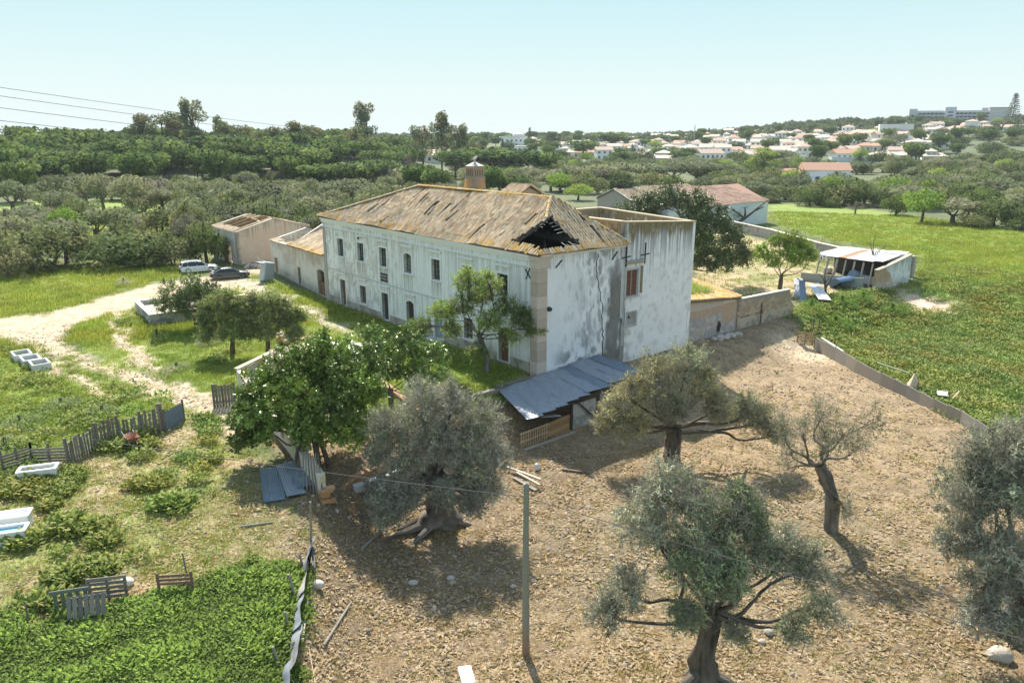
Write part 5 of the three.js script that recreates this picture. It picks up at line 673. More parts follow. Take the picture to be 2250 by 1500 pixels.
{
  const R = rng(77), A = PI / 180;
  // skyline eucalyptus over the wood: [pixel column's bearing, distance, height, width]
  for (const [b, d, h, w] of [[-25.4, 326, 20, 14], [-24.2, 332, 21, 15], [-23.2, 336, 20, 14], [-22.2, 322, 26, 13], [-20.8, 330, 21, 10], [-20.1, 325, 17, 10], [-19.1, 325, 16, 12], [-18.0, 330, 15, 12], [-16.9, 335, 15, 12], [-15.6, 340, 17, 14], [-14.4, 345, 15, 12], [-10.6, 380, 27, 14], [-11.4, 330, 18, 18], [-5.2, 345, 27, 12], [-4, 350, 22, 13], [-6.6, 350, 20, 13], [-2.9, 330, 16, 8]]) { const x = d * Math.sin(b * A), z = -d * Math.cos(b * A); list('eucalyptus', [[x, z, h, w]]); }
  // the pine wood, rising to the left
  for (let i = 0, n = 0; i < 1500 && n < 215; i++) { const b = lerp(-39, -7, R()), d = lerp(225, 430, Math.pow(R(), 0.7)), x = d * Math.sin(b * A), z = -d * Math.cos(b * A); if (b > -14 && R() < 0.35) continue; n++; list('pine', [[x, z, 7.5 + R() * 5.5, 9 + R() * 8]]); }
  // olives and scrub filling in behind
  for (let i = 0, n = 0; i < 2000 && n < 260; i++) { const b = lerp(-4, 36, R()), d = lerp(185, 430, Math.pow(R(), 0.8)), x = d * Math.sin(b * A), z = -d * Math.cos(b * A); if (Math.hypot(x - 45, z + 160) < 34 || polyDist(Z.field, x, z) > -4 || (b < 9 && d < 215) || (b > 18.5 && b < 27 && d > 280 && d < 350)) continue; n++; const k = R(); list(k < 0.45 ? 'olive' : k < 0.7 ? 'carob' : k < 0.92 ? 'shrub' : 'bright', [[x, z, 4.5 + R() * 2.5, 7 + R() * 4]]); }
  for (let i = 0, n = 0; i < 800 && n < 230; i++) { const b = lerp(-38, -3, R()), d = lerp(118, 252, R()), x = d * Math.sin(b * A), z = -d * Math.cos(b * A); if (Math.hypot(x + 42, z + 106) < 13 || (polyDist(Z.meadow, x, z) > 4 && R() < 0.8) || polyDist(Z.lawnUp, x, z) > -3) continue; n++; const k = R(); list(k < 0.55 ? 'olive' : k < 0.8 ? 'shrub' : k < 0.93 ? 'carob' : 'bare', [[x, z, 4 + R() * 2.5, 5 + R() * 3]]); }
}
// ---------------------------------------------------------------- the near trees, limb by limb
function nearTree(o) {
  const R = rng(o.seed), S = o.style, twigs = new Soup(), wood = [], rough = (sd, k) => (a, i) => 1 + k * (noise(a * 1.6 + sd, i * 0.45) - 0.5) + k * 0.6 * Math.sin(a * 3 + sd + i * 0.3) * 0.5;
  const t = thing(o.name, o.label, o.category, [o.x, terr(o.x, o.z), o.z], 0);
  wood.push(limb(o.trunk, 14, rough(o.seed, o.gnarl ?? 0.5), 6));
  for (const r of o.roots ?? []) wood.push(limb(r, 7, rough(o.seed + 3, 0.4), 4));
  const top = o.trunk[o.trunk.length - 1], below = o.trunk[o.trunk.length - 2];
  for (const l of o.lobes) {
    const yk = S.yk ?? 1, [x, y0, z, rx, ry, rz, dens = 1, ci = null] = l, y = (y0 > 2.4 ? 2.4 + (y0 - 2.4) * yk : y0) + (S.dy ?? 0), f = R() * 0.55, s = [lerp(top[0], below[0], f), lerp(top[1], below[1], f), lerp(top[2], below[2], f)], dx = x - s[0], dy = y - s[1], dz = z - s[2], L = Math.hypot(dx, dy, dz), j = () => (R() - 0.5) * L * 0.36, r0 = (l[8] ?? top[3] * 0.31) , sagY = o.sag ?? 0.06;
    const path = [[...s, r0], [s[0] + dx * 0.33 + j(), s[1] + dy * 0.33 + j() * 0.6 - L * sagY, s[2] + dz * 0.33 + j(), r0 * 0.72], [s[0] + dx * 0.68 + j() * 0.8, s[1] + dy * 0.62 + j() * 0.6 - L * sagY * 0.5, s[2] + dz * 0.68 + j() * 0.8, r0 * 0.48], [x, y, z, r0 * 0.22]];
    wood.push(limb(path, 7, rough(R() * 9, 0.3), 4));
    const cv = new THREE.CatmullRomCurve3(path.map((p) => V(p[0], p[1], p[2]))), nb = Math.round(S.branches * dens * (0.6 + 0.4 * rx * ry)), tone = 0.68 + R() * 0.6, colA = S.cols[ci ?? Math.floor(R() * S.cols.length)];
    for (let b = 0; b < nb; b++) {
      const from = cv.getPoint(0.55 + 0.45 * Math.sqrt(R())), d = rdir(R, 0.12), q = (0.5 + 0.56 * R()) * (S.lk ?? 1), e = V(x + d.x * rx * q, y + d.y * ry * q, z + d.z * rz * q), mid = from.clone().lerp(e, 0.5).add(V((R() - 0.5) * 0.3, 0.08 + R() * 0.14, (R() - 0.5) * 0.3));
      twigs.stick(from, mid, S.bw ?? 0.05, tint(S.twigCol, 0.75)); twigs.stick(mid, e, (S.bw ?? 0.05) * 0.6, tint(S.twigCol, 0.85));
      const bt = 1 + (R() - 0.5) * 2 * (S.vary ?? 0.15), bare = R() < S.bare, bd = e.clone().sub(mid).normalize();
      for (let w = 0; w < S.twigs; w++) {
        const p = mid.clone().lerp(e, R() * 1.05), td = bd.clone().multiplyScalar(0.6).add(rdir(R, 0.15 + (S.up ?? 0))).normalize(), tl = S.twigLen * (0.5 + R() * 0.8), te = p.clone().addScaledVector(td, tl);
        if (S.tw) twigs.stick(p, te, S.tw, tint(S.twigCol, 0.8 + R() * 0.5));
        if (bare) { for (let k = 0; k < 3; k++) { const u = p.clone().lerp(te, 0.2 + R() * 0.8), vd = td.clone().multiplyScalar(0.5).add(rdir(R, 0.1)).normalize(); twigs.stick(u, u.clone().addScaledVector(vd, tl * (0.35 + R() * 0.4)), S.tw * 0.75, tint(S.twigCol, 0.9 + R() * 0.45)); } continue; }
        for (let k = 0; k < S.leaves; k++) {
          const u = p.clone().lerp(te, 0.15 + 0.85 * R()), ld = td.clone().multiplyScalar(S.along ?? 0.5).add(rdir(R, S.droop ?? 0)).normalize(), col = tint(R() < 0.2 ? S.cols[Math.floor(R() * S.cols.length)] : colA, tone * bt * (0.72 + R() * 0.6), (R() - 0.5) * 0.2);
          const len = S.len * (0.6 + R() * 0.7); S.broad ? twigs.leaf(u, ld, perp(ld, R), len, len * S.wid, col, 0.18) : twigs.blade(u, ld, perp(ld, R), len, len * S.wid, col);
        }
      }
    }
  }
  part('trunk', wood, o.bark ?? barkGrey, t); part('crown', twigs.geo(), S.mat ?? leafSoft, t);
  return t;
}
const leafDense = new THREE.MeshPhysicalMaterial({ color: C(1.4, 1.4, 1.32), vertexColors: true, roughness: 1, transmission: 0.14, thickness: 0, specularIntensity: 0.25, side: THREE.DoubleSide });
const OLIVE = { mat: leafDense, branches: 74, twigs: 11, leaves: 6, twigLen: 0.42, bare: 0.4, tw: 0.02, bw: 0.035, twigCol: [0.27, 0.25, 0.205], cols: [[0.225, 0.245, 0.145], [0.265, 0.275, 0.18], [0.17, 0.205, 0.10], [0.285, 0.28, 0.205]], len: 0.155, wid: 0.3, along: 0.6, vary: 0.55 };
const GREYOLIVE = { ...OLIVE, bare: 0.52, twigCol: [0.29, 0.27, 0.23], cols: [[0.26, 0.255, 0.19], [0.21, 0.22, 0.145], [0.31, 0.295, 0.235]] };
const DRYOLIVE = { ...OLIVE, bare: 0.6, branches: 70, twigs: 12, cols: [[0.255, 0.25, 0.155], [0.22, 0.23, 0.14], [0.28, 0.25, 0.12]], twigCol: [0.27, 0.25, 0.2] };
const leafGloss = new THREE.MeshPhysicalMaterial({ color: C(1.7, 1.65, 1.4), vertexColors: true, roughness: 0.42, transmission: 0.25, thickness: 0, specularIntensity: 1, side: THREE.DoubleSide });
const FIG = { branches: 44, twigs: 8, leaves: 6, twigLen: 0.4, bare: 0, tw: 0.018, twigCol: [0.2, 0.18, 0.13], cols: [[0.115, 0.165, 0.026], [0.155, 0.205, 0.036], [0.085, 0.13, 0.022]], len: 0.2, wid: 0.62, broad: true, along: 0.4, mat: leafGloss };
const SPRING = { branches: 46, twigs: 8, leaves: 6, twigLen: 0.42, bare: 0.18, tw: 0.018, twigCol: [0.17, 0.14, 0.11], cols: [[0.17, 0.23, 0.05], [0.13, 0.19, 0.045], [0.21, 0.26, 0.07]], len: 0.14, wid: 0.5, broad: true };
// the great grey olive in the middle
nearTree({ name: 'olive_tree', label: 'great grey half bare olive with a thick fluted trunk in the middle of the yard', category: 'olive tree', seed: 11, style: { ...GREYOLIVE, branches: 66, twigs: 12, dy: -0.55, lk: 0.9 }, x: -3.9, z: -35.3,
  trunk: [[0, -0.4, 0, 1.15], [0.05, 0.35, 0, 0.92], [0.1, 1.3, 0.05, 0.72], [0.05, 2.4, 0.1, 0.62], [-0.1, 3.3, 0, 0.5]], gnarl: 0.75,
  roots: [[[0.3, 0.5, 0.4, 0.35], [-0.9, 0.25, 0.9, 0.24], [-2.2, 0.02, 1.5, 0.12], [-3.0, -0.1, 2.2, 0.06]], [[0, 0.6, 0.5, 0.35], [-1.0, 0.2, 0.2, 0.22], [-1.9, 0, 0.6, 0.1], [-2.5, -0.1, 0.6, 0.05]], [[0.4, 0.4, 0, 0.3], [1.1, 0.2, 0.2, 0.2], [1.8, -0.05, 0.1, 0.1]], [[0, 0.4, 0.3, 0.3], [-0.5, 0.2, 1.3, 0.2], [-1.1, -0.1, 2.0, 0.1]]],
  lobes: [[-2.3, 5.9, 0.2, 1.35, 1.5, 1.4], [-0.7, 7.4, 0, 1.5, 1.4, 1.6], [0.9, 7.1, -0.3, 1.4, 1.4, 1.5], [2.5, 6.1, 0, 1.5, 1.5, 1.5], [3.1, 4.4, 0.4, 1.1, 1.2, 1.2], [0.2, 5.4, 1.2, 1.7, 1.4, 1.2], [-1.4, 4.6, 1.0, 1.3, 1.2, 1.2], [1.8, 4.4, 1.1, 1.3, 1.2, 1.1], [-2.0, 2.6, 1.4, 1.15, 1.3, 1.0, 1.3], [-2.4, 1.7, 1.5, 0.95, 1.0, 0.9], [-1.2, 3.0, 1.7, 1.0, 1.0, 0.8], [0.7, 3.1, 1.8, 1.1, 1.0, 0.8], [1.9, 2.3, 1.5, 0.8, 0.9, 0.7], [2.9, 2.9, 0.5, 0.9, 0.9, 0.8], [-2.9, 2.6, 0.6, 0.9, 1.0, 0.8], [2.2, 2.7, 0.9, 1.0, 1.0, 0.9], [-3.0, 4.2, -0.4, 1.0, 1.1, 1.1], [0, 5.6, -1.4, 1.6, 1.3, 1.2], [1.6, 5.2, -1.3, 1.3, 1.3, 1.2]] });
// second olive, right of the lean-to, with a long arm to the right
nearTree({ name: 'olive_tree', label: 'olive brown olive tree with a long low arm, just right of the corrugated lean-to', category: 'olive tree', seed: 12, style: { ...DRYOLIVE, bare: 0.5 }, x: 9.9, z: -43.0, bark: barkBrown,
  trunk: [[0, -0.4, 0, 0.62], [0, 0.6, 0, 0.48], [0.05, 1.6, 0, 0.5], [0, 2.3, 0, 0.42]],
  lobes: [[-1.2, 5.6, 0, 1.7, 1.6, 1.7], [0.7, 6.3, -0.2, 1.6, 1.4, 1.6], [-2.9, 4.3, 0.4, 1.4, 1.4, 1.4], [-4.1, 3.0, 0.6, 1.1, 1.2, 1.1, 1.2, 2], [-2.6, 2.6, 0.9, 1.3, 1.2, 1.0], [-0.4, 3.9, 1.2, 1.5, 1.2, 1.0], [1.8, 5.0, 0.3, 1.3, 1.3, 1.3], [2.6, 3.6, 0.6, 1.0, 1.2, 1.0], [4.4, 3.4, 0.3, 1.2, 1.4, 1.1, 1, null, 0.2], [5.6, 2.9, 0.4, 1.0, 1.1, 1.0, 1, null, 0.18], [6.4, 2.0, 0.6, 0.6, 0.8, 0.6], [-0.6, 4.8, -1.4, 1.5, 1.3, 1.2]] });
// the big olive at the front right
nearTree({ name: 'olive_tree', label: 'big spreading olive with green heart and grey twigs at the bottom right', category: 'olive tree', seed: 13, style: { ...OLIVE, len: 0.14, yk: 1.28, lk: 0.92, branches: 66 }, x: 7.15, z: -23.7, bark: barkBrown,
  trunk: [[0.1, -0.5, 0.1, 0.85], [0, 0.3, 0, 0.5], [-0.05, 1.3, 0, 0.38], [0.1, 2.4, 0, 0.36], [0.15, 3.0, 0, 0.33]], gnarl: 0.6,
  roots: [[[0, 0.4, 0, 0.3], [-0.8, 0.1, 0.5, 0.22], [-1.6, -0.15, 0.9, 0.1]], [[0, 0.35, 0, 0.28], [0.8, 0.1, 0.3, 0.2], [1.4, -0.15, 0.8, 0.1]], [[0, 0.35, 0.1, 0.28], [0.2, 0.05, 0.9, 0.2], [0.3, -0.15, 1.5, 0.1]]],
  lobes: [[-1.6, 6.4, -0.6, 1.3, 1.3, 1.3, 1, 3], [-2.6, 5.5, -0.3, 1.1, 1.2, 1.1, 0.8, 3], [-0.3, 5.5, 0, 1.4, 1.3, 1.3, 1.2, 0], [0.9, 5.9, -0.2, 1.1, 1.2, 1.1, 1.4, 2], [0.2, 4.3, 0.6, 1.3, 1.2, 1.0, 1.5, 2], [-1.0, 4.5, 0.2, 1.1, 1.0, 1.0, 1.2, 2], [1.6, 4.9, 0.2, 1.1, 1.1, 1.0, 1, 0], [2.6, 4.6, 0, 1.1, 1.2, 1.1, 0.8, 3], [3.5, 4.3, 0.3, 0.9, 1.0, 0.9, 0.8, 1], [-3.2, 3.7, 0.4, 1.0, 1.1, 0.9, 0.7, 3], [-3.9, 3.0, 0.6, 0.7, 0.8, 0.7, 0.7, 3], [4.0, 3.0, 0.5, 0.9, 0.9, 0.8, 0.5, 1], [2.9, 2.6, 0.8, 0.8, 0.8, 0.7, 0.5, 0], [-0.9, 2.9, 0.5, 0.75, 0.8, 0.6, 1.1, 2], [1.0, 2.3, 0.3, 0.6, 0.7, 0.5, 0.7, 0], [0.4, 3.4, -0.5, 1.2, 1.0, 1.0, 1, 0], [-1.9, 4.9, -1.2, 1.1, 1.1, 1.0, 0.8, 3]] });
// the thin leaning one
nearTree({ name: 'olive_tree', label: 'thin nearly bare leaning olive standing alone in the brown yard', category: 'olive tree', seed: 14, style: { ...DRYOLIVE, branches: 30, twigs: 7, bare: 0.85, twigLen: 0.5 }, x: 15.9, z: -34.6,
  trunk: [[0.5, -0.4, 0, 0.42], [0.45, 0.7, 0, 0.32], [0.3, 1.8, 0, 0.33], [-0.1, 2.9, 0, 0.3], [-0.5, 3.7, 0, 0.26]],
  lobes: [[-2.6, 5.6, 0, 0.7, 1.0, 0.7, 0.8, null, 0.08], [1.9, 5.9, 0, 0.7, 1.0, 0.7, 0.8, null, 0.08], [-1.5, 5.2, 0, 0.8, 1.3, 0.8, 1, null, 0.1], [-0.5, 6.3, -0.2, 0.9, 1.3, 0.9, 1, null, 0.1], [0.4, 5.4, 0.2, 0.9, 1.2, 0.9, 1, null, 0.1], [-2.1, 4.5, 0.3, 0.7, 0.7, 0.7, 0.7, null, 0.08], [1.2, 4.6, 0.2, 0.8, 0.8, 0.8, 0.8, null, 0.09], [-2.3, 3.6, 0.5, 0.7, 0.5, 0.6, 0.5, null, 0.07], [0.9, 1.3, 0.6, 0.6, 0.7, 0.5, 1, 2, 0.1], [-0.6, 4.8, 0.6, 0.8, 0.9, 0.7]] });
// the one at the right edge
nearTree({ name: 'olive_tree', label: 'large grey green olive cut off by the right edge', category: 'olive tree', seed: 15, style: { ...GREYOLIVE, bare: 0.42, yk: 1.22 }, x: 20.3, z: -26.2,
  trunk: [[0, -0.5, 0, 0.7], [0, 0.8, 0, 0.5], [-0.1, 2.0, 0, 0.42], [-0.2, 2.8, 0, 0.36]],
  lobes: [[-2.2, 6.9, -0.3, 1.4, 1.3, 1.3], [-0.6, 7.4, 0, 1.4, 1.4, 1.4], [1.2, 7.0, 0, 1.5, 1.4, 1.4], [-2.9, 5.6, 0.3, 1.3, 1.2, 1.2], [-1.2, 5.7, 0.8, 1.4, 1.3, 1.2, 1, 1], [0.6, 5.4, 0.9, 1.4, 1.3, 1.2], [2.4, 5.8, 0.3, 1.4, 1.4, 1.3], [-3.1, 4.2, 0.6, 1.1, 1.1, 1.0], [-1.7, 4.0, 1.0, 1.3, 1.1, 1.0], [0.2, 3.8, 1.0, 1.3, 1.2, 1.0], [-2.2, 2.9, 1.0, 1.0, 0.9, 0.9, 0.9], [2.0, 4.0, 0.8, 1.3, 1.2, 1.1], [-0.4, 2.6, 0.9, 0.9, 0.8, 0.8, 0.9], [-2.4, 1.8, 1.4, 1.0, 0.9, 0.9], [-0.6, 1.6, 1.8, 1.1, 0.8, 0.8], [1.2, 2.4, 1.4, 1.2, 1.0, 0.9], [-2.0, 5.4, -1.4, 1.3, 1.3, 1.2], [0.5, 6.0, -1.4, 1.5, 1.4, 1.2]] });
nearTree({ name: 'olive_tree', label: 'grey bushy olive behind the large one, at the lower end of the sheet metal fence', category: 'olive tree', seed: 16, style: { ...GREYOLIVE, branches: 60, bare: 0.5 }, x: 27.6, z: -36.5,
  trunk: [[0, -0.5, 0, 0.5], [0, 1, 0, 0.38], [0, 2, 0, 0.3]], lobes: [[-1.6, 4.0, 0, 1.3, 1.3, 1.3], [0, 5, 0, 1.4, 1.3, 1.3], [1.6, 4.4, 0, 1.4, 1.3, 1.3], [-2.3, 2.8, 0.5, 1.0, 1.0, 1.0], [0.2, 3.3, 0.9, 1.3, 1.1, 1.0], [2.6, 3.2, 0.4, 1.2, 1.2, 1.1]] });
// the green fig over the pigsty, and its lighter neighbour
nearTree({ name: 'fig_tree', label: 'dense bright green leafy tree overgrowing the pigsty ruin', category: 'tree', seed: 21, style: FIG, bark: barkBrown, x: -10.6, z: -36.9,
  trunk: [[-0.7, -0.4, 0.3, 0.34], [-0.5, 0.9, 0.2, 0.28], [-0.2, 2.0, 0, 0.24]], gnarl: 0.3, roots: [[[0.4, -0.3, 0.4, 0.2], [0.3, 0.9, 0.3, 0.17], [0.1, 2.0, 0.1, 0.12]], [[0.9, -0.3, 0.1, 0.16], [0.6, 1.0, 0.1, 0.13], [0.2, 2.2, 0, 0.1]]],
  lobes: [[-3.6, 2.6, -1.0, 1.3, 1.2, 1.3], [-2.6, 3.8, -1.2, 1.5, 1.2, 1.5], [-1.2, 5.0, -1.6, 1.5, 1.2, 1.5], [0.4, 5.6, -2.2, 1.4, 1.2, 1.4], [1.2, 4.6, -1.2, 1.6, 1.3, 1.4], [-0.6, 3.8, 0.2, 1.6, 1.2, 1.3], [1.4, 3.4, 0.4, 1.6, 1.2, 1.3], [2.8, 3.9, -0.8, 1.3, 1.2, 1.3], [-2.4, 2.6, 0.5, 1.4, 1.1, 1.2], [0.2, 2.4, 0.9, 1.4, 1.0, 1.0], [2.2, 2.2, 0.6, 1.3, 1.0, 1.0], [-3.4, 1.6, 0.0, 1.1, 0.9, 1.0], [-0.2, 4.8, -3.4, 1.5, 1.2, 1.5], [-2.2, 3.4, -3.0, 1.5, 1.2, 1.5], [2.6, 4.6, -2.6, 1.4, 1.2, 1.4], [0.6, 3.2, -3.2, 1.6, 1.3, 1.5]] });
nearTree({ name: 'fig_tree', label: 'lighter leafy fig bush between the pigsty ruin and the house front', category: 'tree', seed: 22, style: { ...FIG, branches: 24, twigs: 7, bw: 0.07, cols: [[0.19, 0.25, 0.075], [0.15, 0.21, 0.055], [0.24, 0.29, 0.11]], len: 0.25, bare: 0.05 }, bark: barkGrey, x: -7.9, z: -46.2,
  trunk: [[0, -0.4, 0, 0.2], [0, 0.5, 0, 0.16], [0, 1.1, 0, 0.14]], lobes: [[-2.6, 3.4, 0, 1.3, 1.1, 1.3], [-0.8, 4.3, 0, 1.4, 1.1, 1.4], [1.1, 4.0, -0.2, 1.4, 1.1, 1.4], [2.9, 3.2, 0, 1.3, 1.0, 1.2], [0, 2.8, 0.7, 1.5, 1.0, 1.1], [1.8, 2.2, 0.8, 1.3, 0.9, 0.9], [-1.7, 2.0, 0.8, 1.3, 0.9, 0.9], [3.4, 1.8, 0.6, 0.9, 0.8, 0.8]] });
// almond against the front of the house
nearTree({ name: 'almond_tree', label: 'open almond tree with fresh green leaves in front of the near end of the house', category: 'tree', seed: 23, style: SPRING, bark: barkGrey, x: -1.95, z: -53.3,
  trunk: [[0, -0.3, 0, 0.28], [0.1, 0.8, 0.1, 0.22], [-0.2, 2.0, 0, 0.2], [-0.5, 2.9, 0, 0.17]], gnarl: 0.3, sag: -0.05,
  lobes: [[-1.2, 6.9, 0, 1.3, 1.0, 1.2], [0.3, 6.6, 0.2, 1.1, 1.0, 1.1], [-3.2, 4.6, 0.3, 1.3, 0.9, 1.1], [-4.8, 3.5, 0.5, 1.1, 0.8, 0.9], [-1.6, 5.2, 0.5, 1.3, 0.9, 1.0], [1.5, 5.0, 0.4, 1.1, 0.9, 1.0], [2.8, 4.1, 0.5, 1.0, 0.9, 0.9], [0.4, 4.0, 0.6, 1.2, 0.9, 0.9], [3.7, 3.2, 0.5, 0.7, 0.6, 0.7], [-2.4, 3.2, 0.6, 1.0, 0.7, 0.8], [1.8, 2.7, 0.5, 1.0, 0.8, 0.8, 0.6], [-0.6, 1.6, 0.4, 0.9, 0.7, 0.7, 0.6], [-0.2, 5.6, -0.5, 1.0, 0.8, 0.6]] });
// round bush by the tank, two light trees beside it
nearTree({ name: 'mastic_bush', label: 'round dense green bush beside the stone water tank', category: 'bush', seed: 24, style: { ...FIG, branches: 34, twigs: 8, leaves: 6, len: 0.17, wid: 0.42, cols: [[0.11, 0.145, 0.05], [0.135, 0.17, 0.06], [0.085, 0.12, 0.04]] }, bark: barkBrown, x: -28.9, z: -66.2,
  trunk: [[0.3, -0.3, 0, 0.25], [0.2, 0.8, 0, 0.2], [0, 1.6, 0, 0.15]], lobes: [[0, 3.9, 0, 1.7, 1.1, 1.6], [-1.6, 3.2, 0.2, 1.5, 1.1, 1.4], [1.6, 3.4, 0, 1.6, 1.2, 1.5], [-2.3, 2.3, 0.3, 1.2, 1.1, 1.2], [0, 2.7, 1.0, 1.7, 1.2, 1.2], [2.8, 2.4, 0.3, 1.3, 1.1, 1.2], [-0.6, 1.8, 1.0, 1.4, 1.0, 1.0], [1.5, 1.8, 0.9, 1.3, 1.0, 1.0], [0.2, 3.1, -1.3, 1.6, 1.2, 1.2]] });
nearTree({ name: 'almond_tree', label: 'light green slender tree on the grass between the round bush and the pigsty', category: 'tree', seed: 25, style: { ...SPRING, branches: 52, twigs: 9, cols: [[0.21, 0.245, 0.085], [0.17, 0.21, 0.07]], len: 0.16 }, bark: barkBrown, x: -22.5, z: -57.9,
  trunk: [[0, -0.3, 0, 0.2], [0.1, 1, 0, 0.15], [0.2, 1.8, 0, 0.12]], lobes: [[-1.7, 1.8, 0.4, 0.9, 0.8, 0.8], [0.3, 1.9, 0.7, 1.1, 0.8, 0.8], [1.5, 1.9, 0.4, 0.8, 0.8, 0.8], [-1.4, 3.9, 0, 1.0, 0.9, 1.0], [0, 4.3, 0, 1.1, 0.9, 1.1], [1.0, 3.8, 0.2, 1.0, 0.9, 1.0], [-0.8, 3.0, 0.5, 1.1, 0.8, 0.9], [0.8, 2.8, 0.4, 1.1, 0.8, 0.8], [-1.8, 2.8, 0.2, 0.8, 0.7, 0.8]] });
nearTree({ name: 'almond_tree', label: 'light green bushy tree right above the pigsty wall, with rubble behind it', category: 'tree', seed: 26, style: { ...SPRING, branches: 52, twigs: 9, cols: [[0.2, 0.23, 0.085], [0.165, 0.195, 0.065], [0.23, 0.25, 0.11]], len: 0.16 }, bark: barkBrown, x: -19.9, z: -58.6,
  trunk: [[0, -0.3, 0, 0.2], [0.1, 0.9, 0, 0.15], [0, 1.7, 0, 0.12]], lobes: [[0.2, 1.7, 0.7, 1.1, 0.8, 0.8], [2.4, 1.7, 0.4, 0.9, 0.8, 0.8], [2.7, 2.9, 0, 0.8, 0.8, 0.8], [-0.8, 3.9, 0, 1.1, 0.9, 1.0], [0.6, 4.2, 0, 1.1, 0.9, 1.1], [1.8, 3.5, 0.2, 1.0, 0.9, 1.0], [0.2, 3.0, 0.5, 1.2, 0.8, 0.9], [1.6, 2.5, 0.4, 1.0, 0.8, 0.8], [-1.0, 2.6, 0.3, 0.9, 0.7, 0.8]] });
// the huge carob behind the tower block and the garden trees
nearTree({ name: 'carob_tree', label: 'huge dark green carob tree spreading behind the tower block', category: 'tree', seed: 27, style: { ...FIG, branches: 44, twigs: 8, leaves: 5, twigLen: 0.55, len: 0.24, wid: 0.5, cols: [[0.085, 0.115, 0.042], [0.105, 0.135, 0.055], [0.07, 0.10, 0.035]] }, bark: barkBrown, x: 20.6, z: -91.5,
  trunk: [[0.5, -0.4, 0, 0.5], [0.3, 1, 0, 0.4], [0, 2.2, 0, 0.3]], lobes: [[-7.0, 8.0, 0, 2.2, 1.7, 2.2], [-4.5, 9.3, 0, 2.4, 1.8, 2.4], [-1.6, 10.2, 0, 2.4, 1.8, 2.4], [1.4, 9.6, 0, 2.4, 1.8, 2.4], [4.2, 7.8, 0.5, 2.3, 1.8, 2.3], [-5.5, 7.0, 1.6, 2.3, 1.8, 2], [1.0, 7.6, 2.0, 2.4, 1.8, 2], [6.2, 5.4, 0.8, 2.1, 1.7, 2.0], [7.4, 3.2, 1.2, 1.7, 1.6, 1.7], [-0.4, 6.0, 2.0, 2.3, 1.7, 1.8], [2.8, 4.8, 2.2, 2.2, 1.7, 1.8], [5.0, 3.0, 2.2, 1.9, 1.6, 1.6], [2.4, 2.9, 2.4, 1.8, 1.4, 1.5], [-3.4, 5.6, 1.8, 2.3, 1.7, 1.8]] });
nearTree({ name: 'almond_tree', label: 'fresh yellow green tree with dark forked trunk inside the walled garden', category: 'tree', seed: 28, style: { ...SPRING, branches: 36, twigs: 7, bare: 0.1, cols: [[0.17, 0.24, 0.035], [0.14, 0.21, 0.03], [0.21, 0.27, 0.05]], len: 0.2 }, bark: barkBrown, x: 31.6, z: -87.5,
  trunk: [[0.2, -0.3, 0, 0.28], [0.2, 1, 0, 0.22], [0.2, 1.8, 0, 0.2]], lobes: [[-2.2, 4.4, 0, 1.3, 1.1, 1.3], [-0.6, 5.6, 0, 1.4, 1.1, 1.3], [1.0, 6.0, 0, 1.4, 1.1, 1.3], [2.6, 5.0, 0, 1.3, 1.1, 1.3], [3.4, 4.0, 0.2, 1.0, 0.9, 1.0], [0.4, 4.4, 0.8, 1.5, 1.0, 1.1], [-1.2, 3.4, 0.6, 1.1, 0.9, 0.9], [2.0, 3.6, 0.7, 1.2, 0.9, 0.9]] });
function bareTree(label, x, z, seed, trunk, ends, r = 0.09) {          // dead branching wood
  const R = rng(seed), t = thing('dead_tree', label, 'tree', [x, terr(x, z), z]), g = [limb(trunk, 8, (a, i) => 1 + 0.3 * (noise(a * 2, i) - 0.5))], top = trunk[trunk.length - 1], tw = [];
  for (const e of ends) { const m = [lerp(top[0], e[0], 0.5) + (R() - 0.5) * 0.5, lerp(top[1], e[1], 0.5) + (R() - 0.3) * 0.4, lerp(top[2], e[2], 0.5)]; g.push(limb([[...top, r], [...m, r * 0.7], [...e, r * 0.3]], 6)); for (let k = 0; k < 5; k++) { const f = 0.35 + R() * 0.65, p = [lerp(m[0], e[0], f), lerp(m[1], e[1], f), lerp(m[2], e[2], f)]; tw.push(limb([[...p, r * 0.3], [p[0] + (R() - 0.5) * 1.2, p[1] + R() * 0.7, p[2] + (R() - 0.5), r * 0.12]], 4, null, 2)); } }
  part('trunk', g, barkDark, t); part('branches', tw, barkDark, t); return t;
}
bareTree('dead dark shrub with forked bare stems beside the fallen white sheet', 35.26,-82.93, 31, [[0.2, -0.3, 0, 0.17], [0.1, 0.6, 0, 0.14], [0, 1.1, 0, 0.12]], [[-0.8, 2.7, 0], [0.9, 3.3, 0], [0.2, 2.4, 0.3], [-0.3, 3.4, 0]]);
bareTree('dead crooked branches standing in front of the sheet roofed shed', 44.43,-91.88, 32, [[0, -0.3, 0, 0.13], [0.1, 1.5, 0, 0.11], [0.2, 2.4, 0, 0.09]], [[-0.6, 4.6, 0], [0.8, 3.6, 0], [1.6, 4.0, 0], [0.0, 5.4, 0]], 0.07);
bareTree('black twisted dead tree in front of the long white barn wall', 43.27,-142.55, 33, [[0.4, -0.3, 0, 0.35], [-0.4, 1.0, 0, 0.3], [0.6, 1.7, 0, 0.25]], [[-2.4, 3.6, 0], [2.8, 3.4, 0], [4.6, 5.0, 0], [0.4, 3.8, 0], [-1, 2.6, 0.4], [3.9, 3.8, 0]], 0.24);
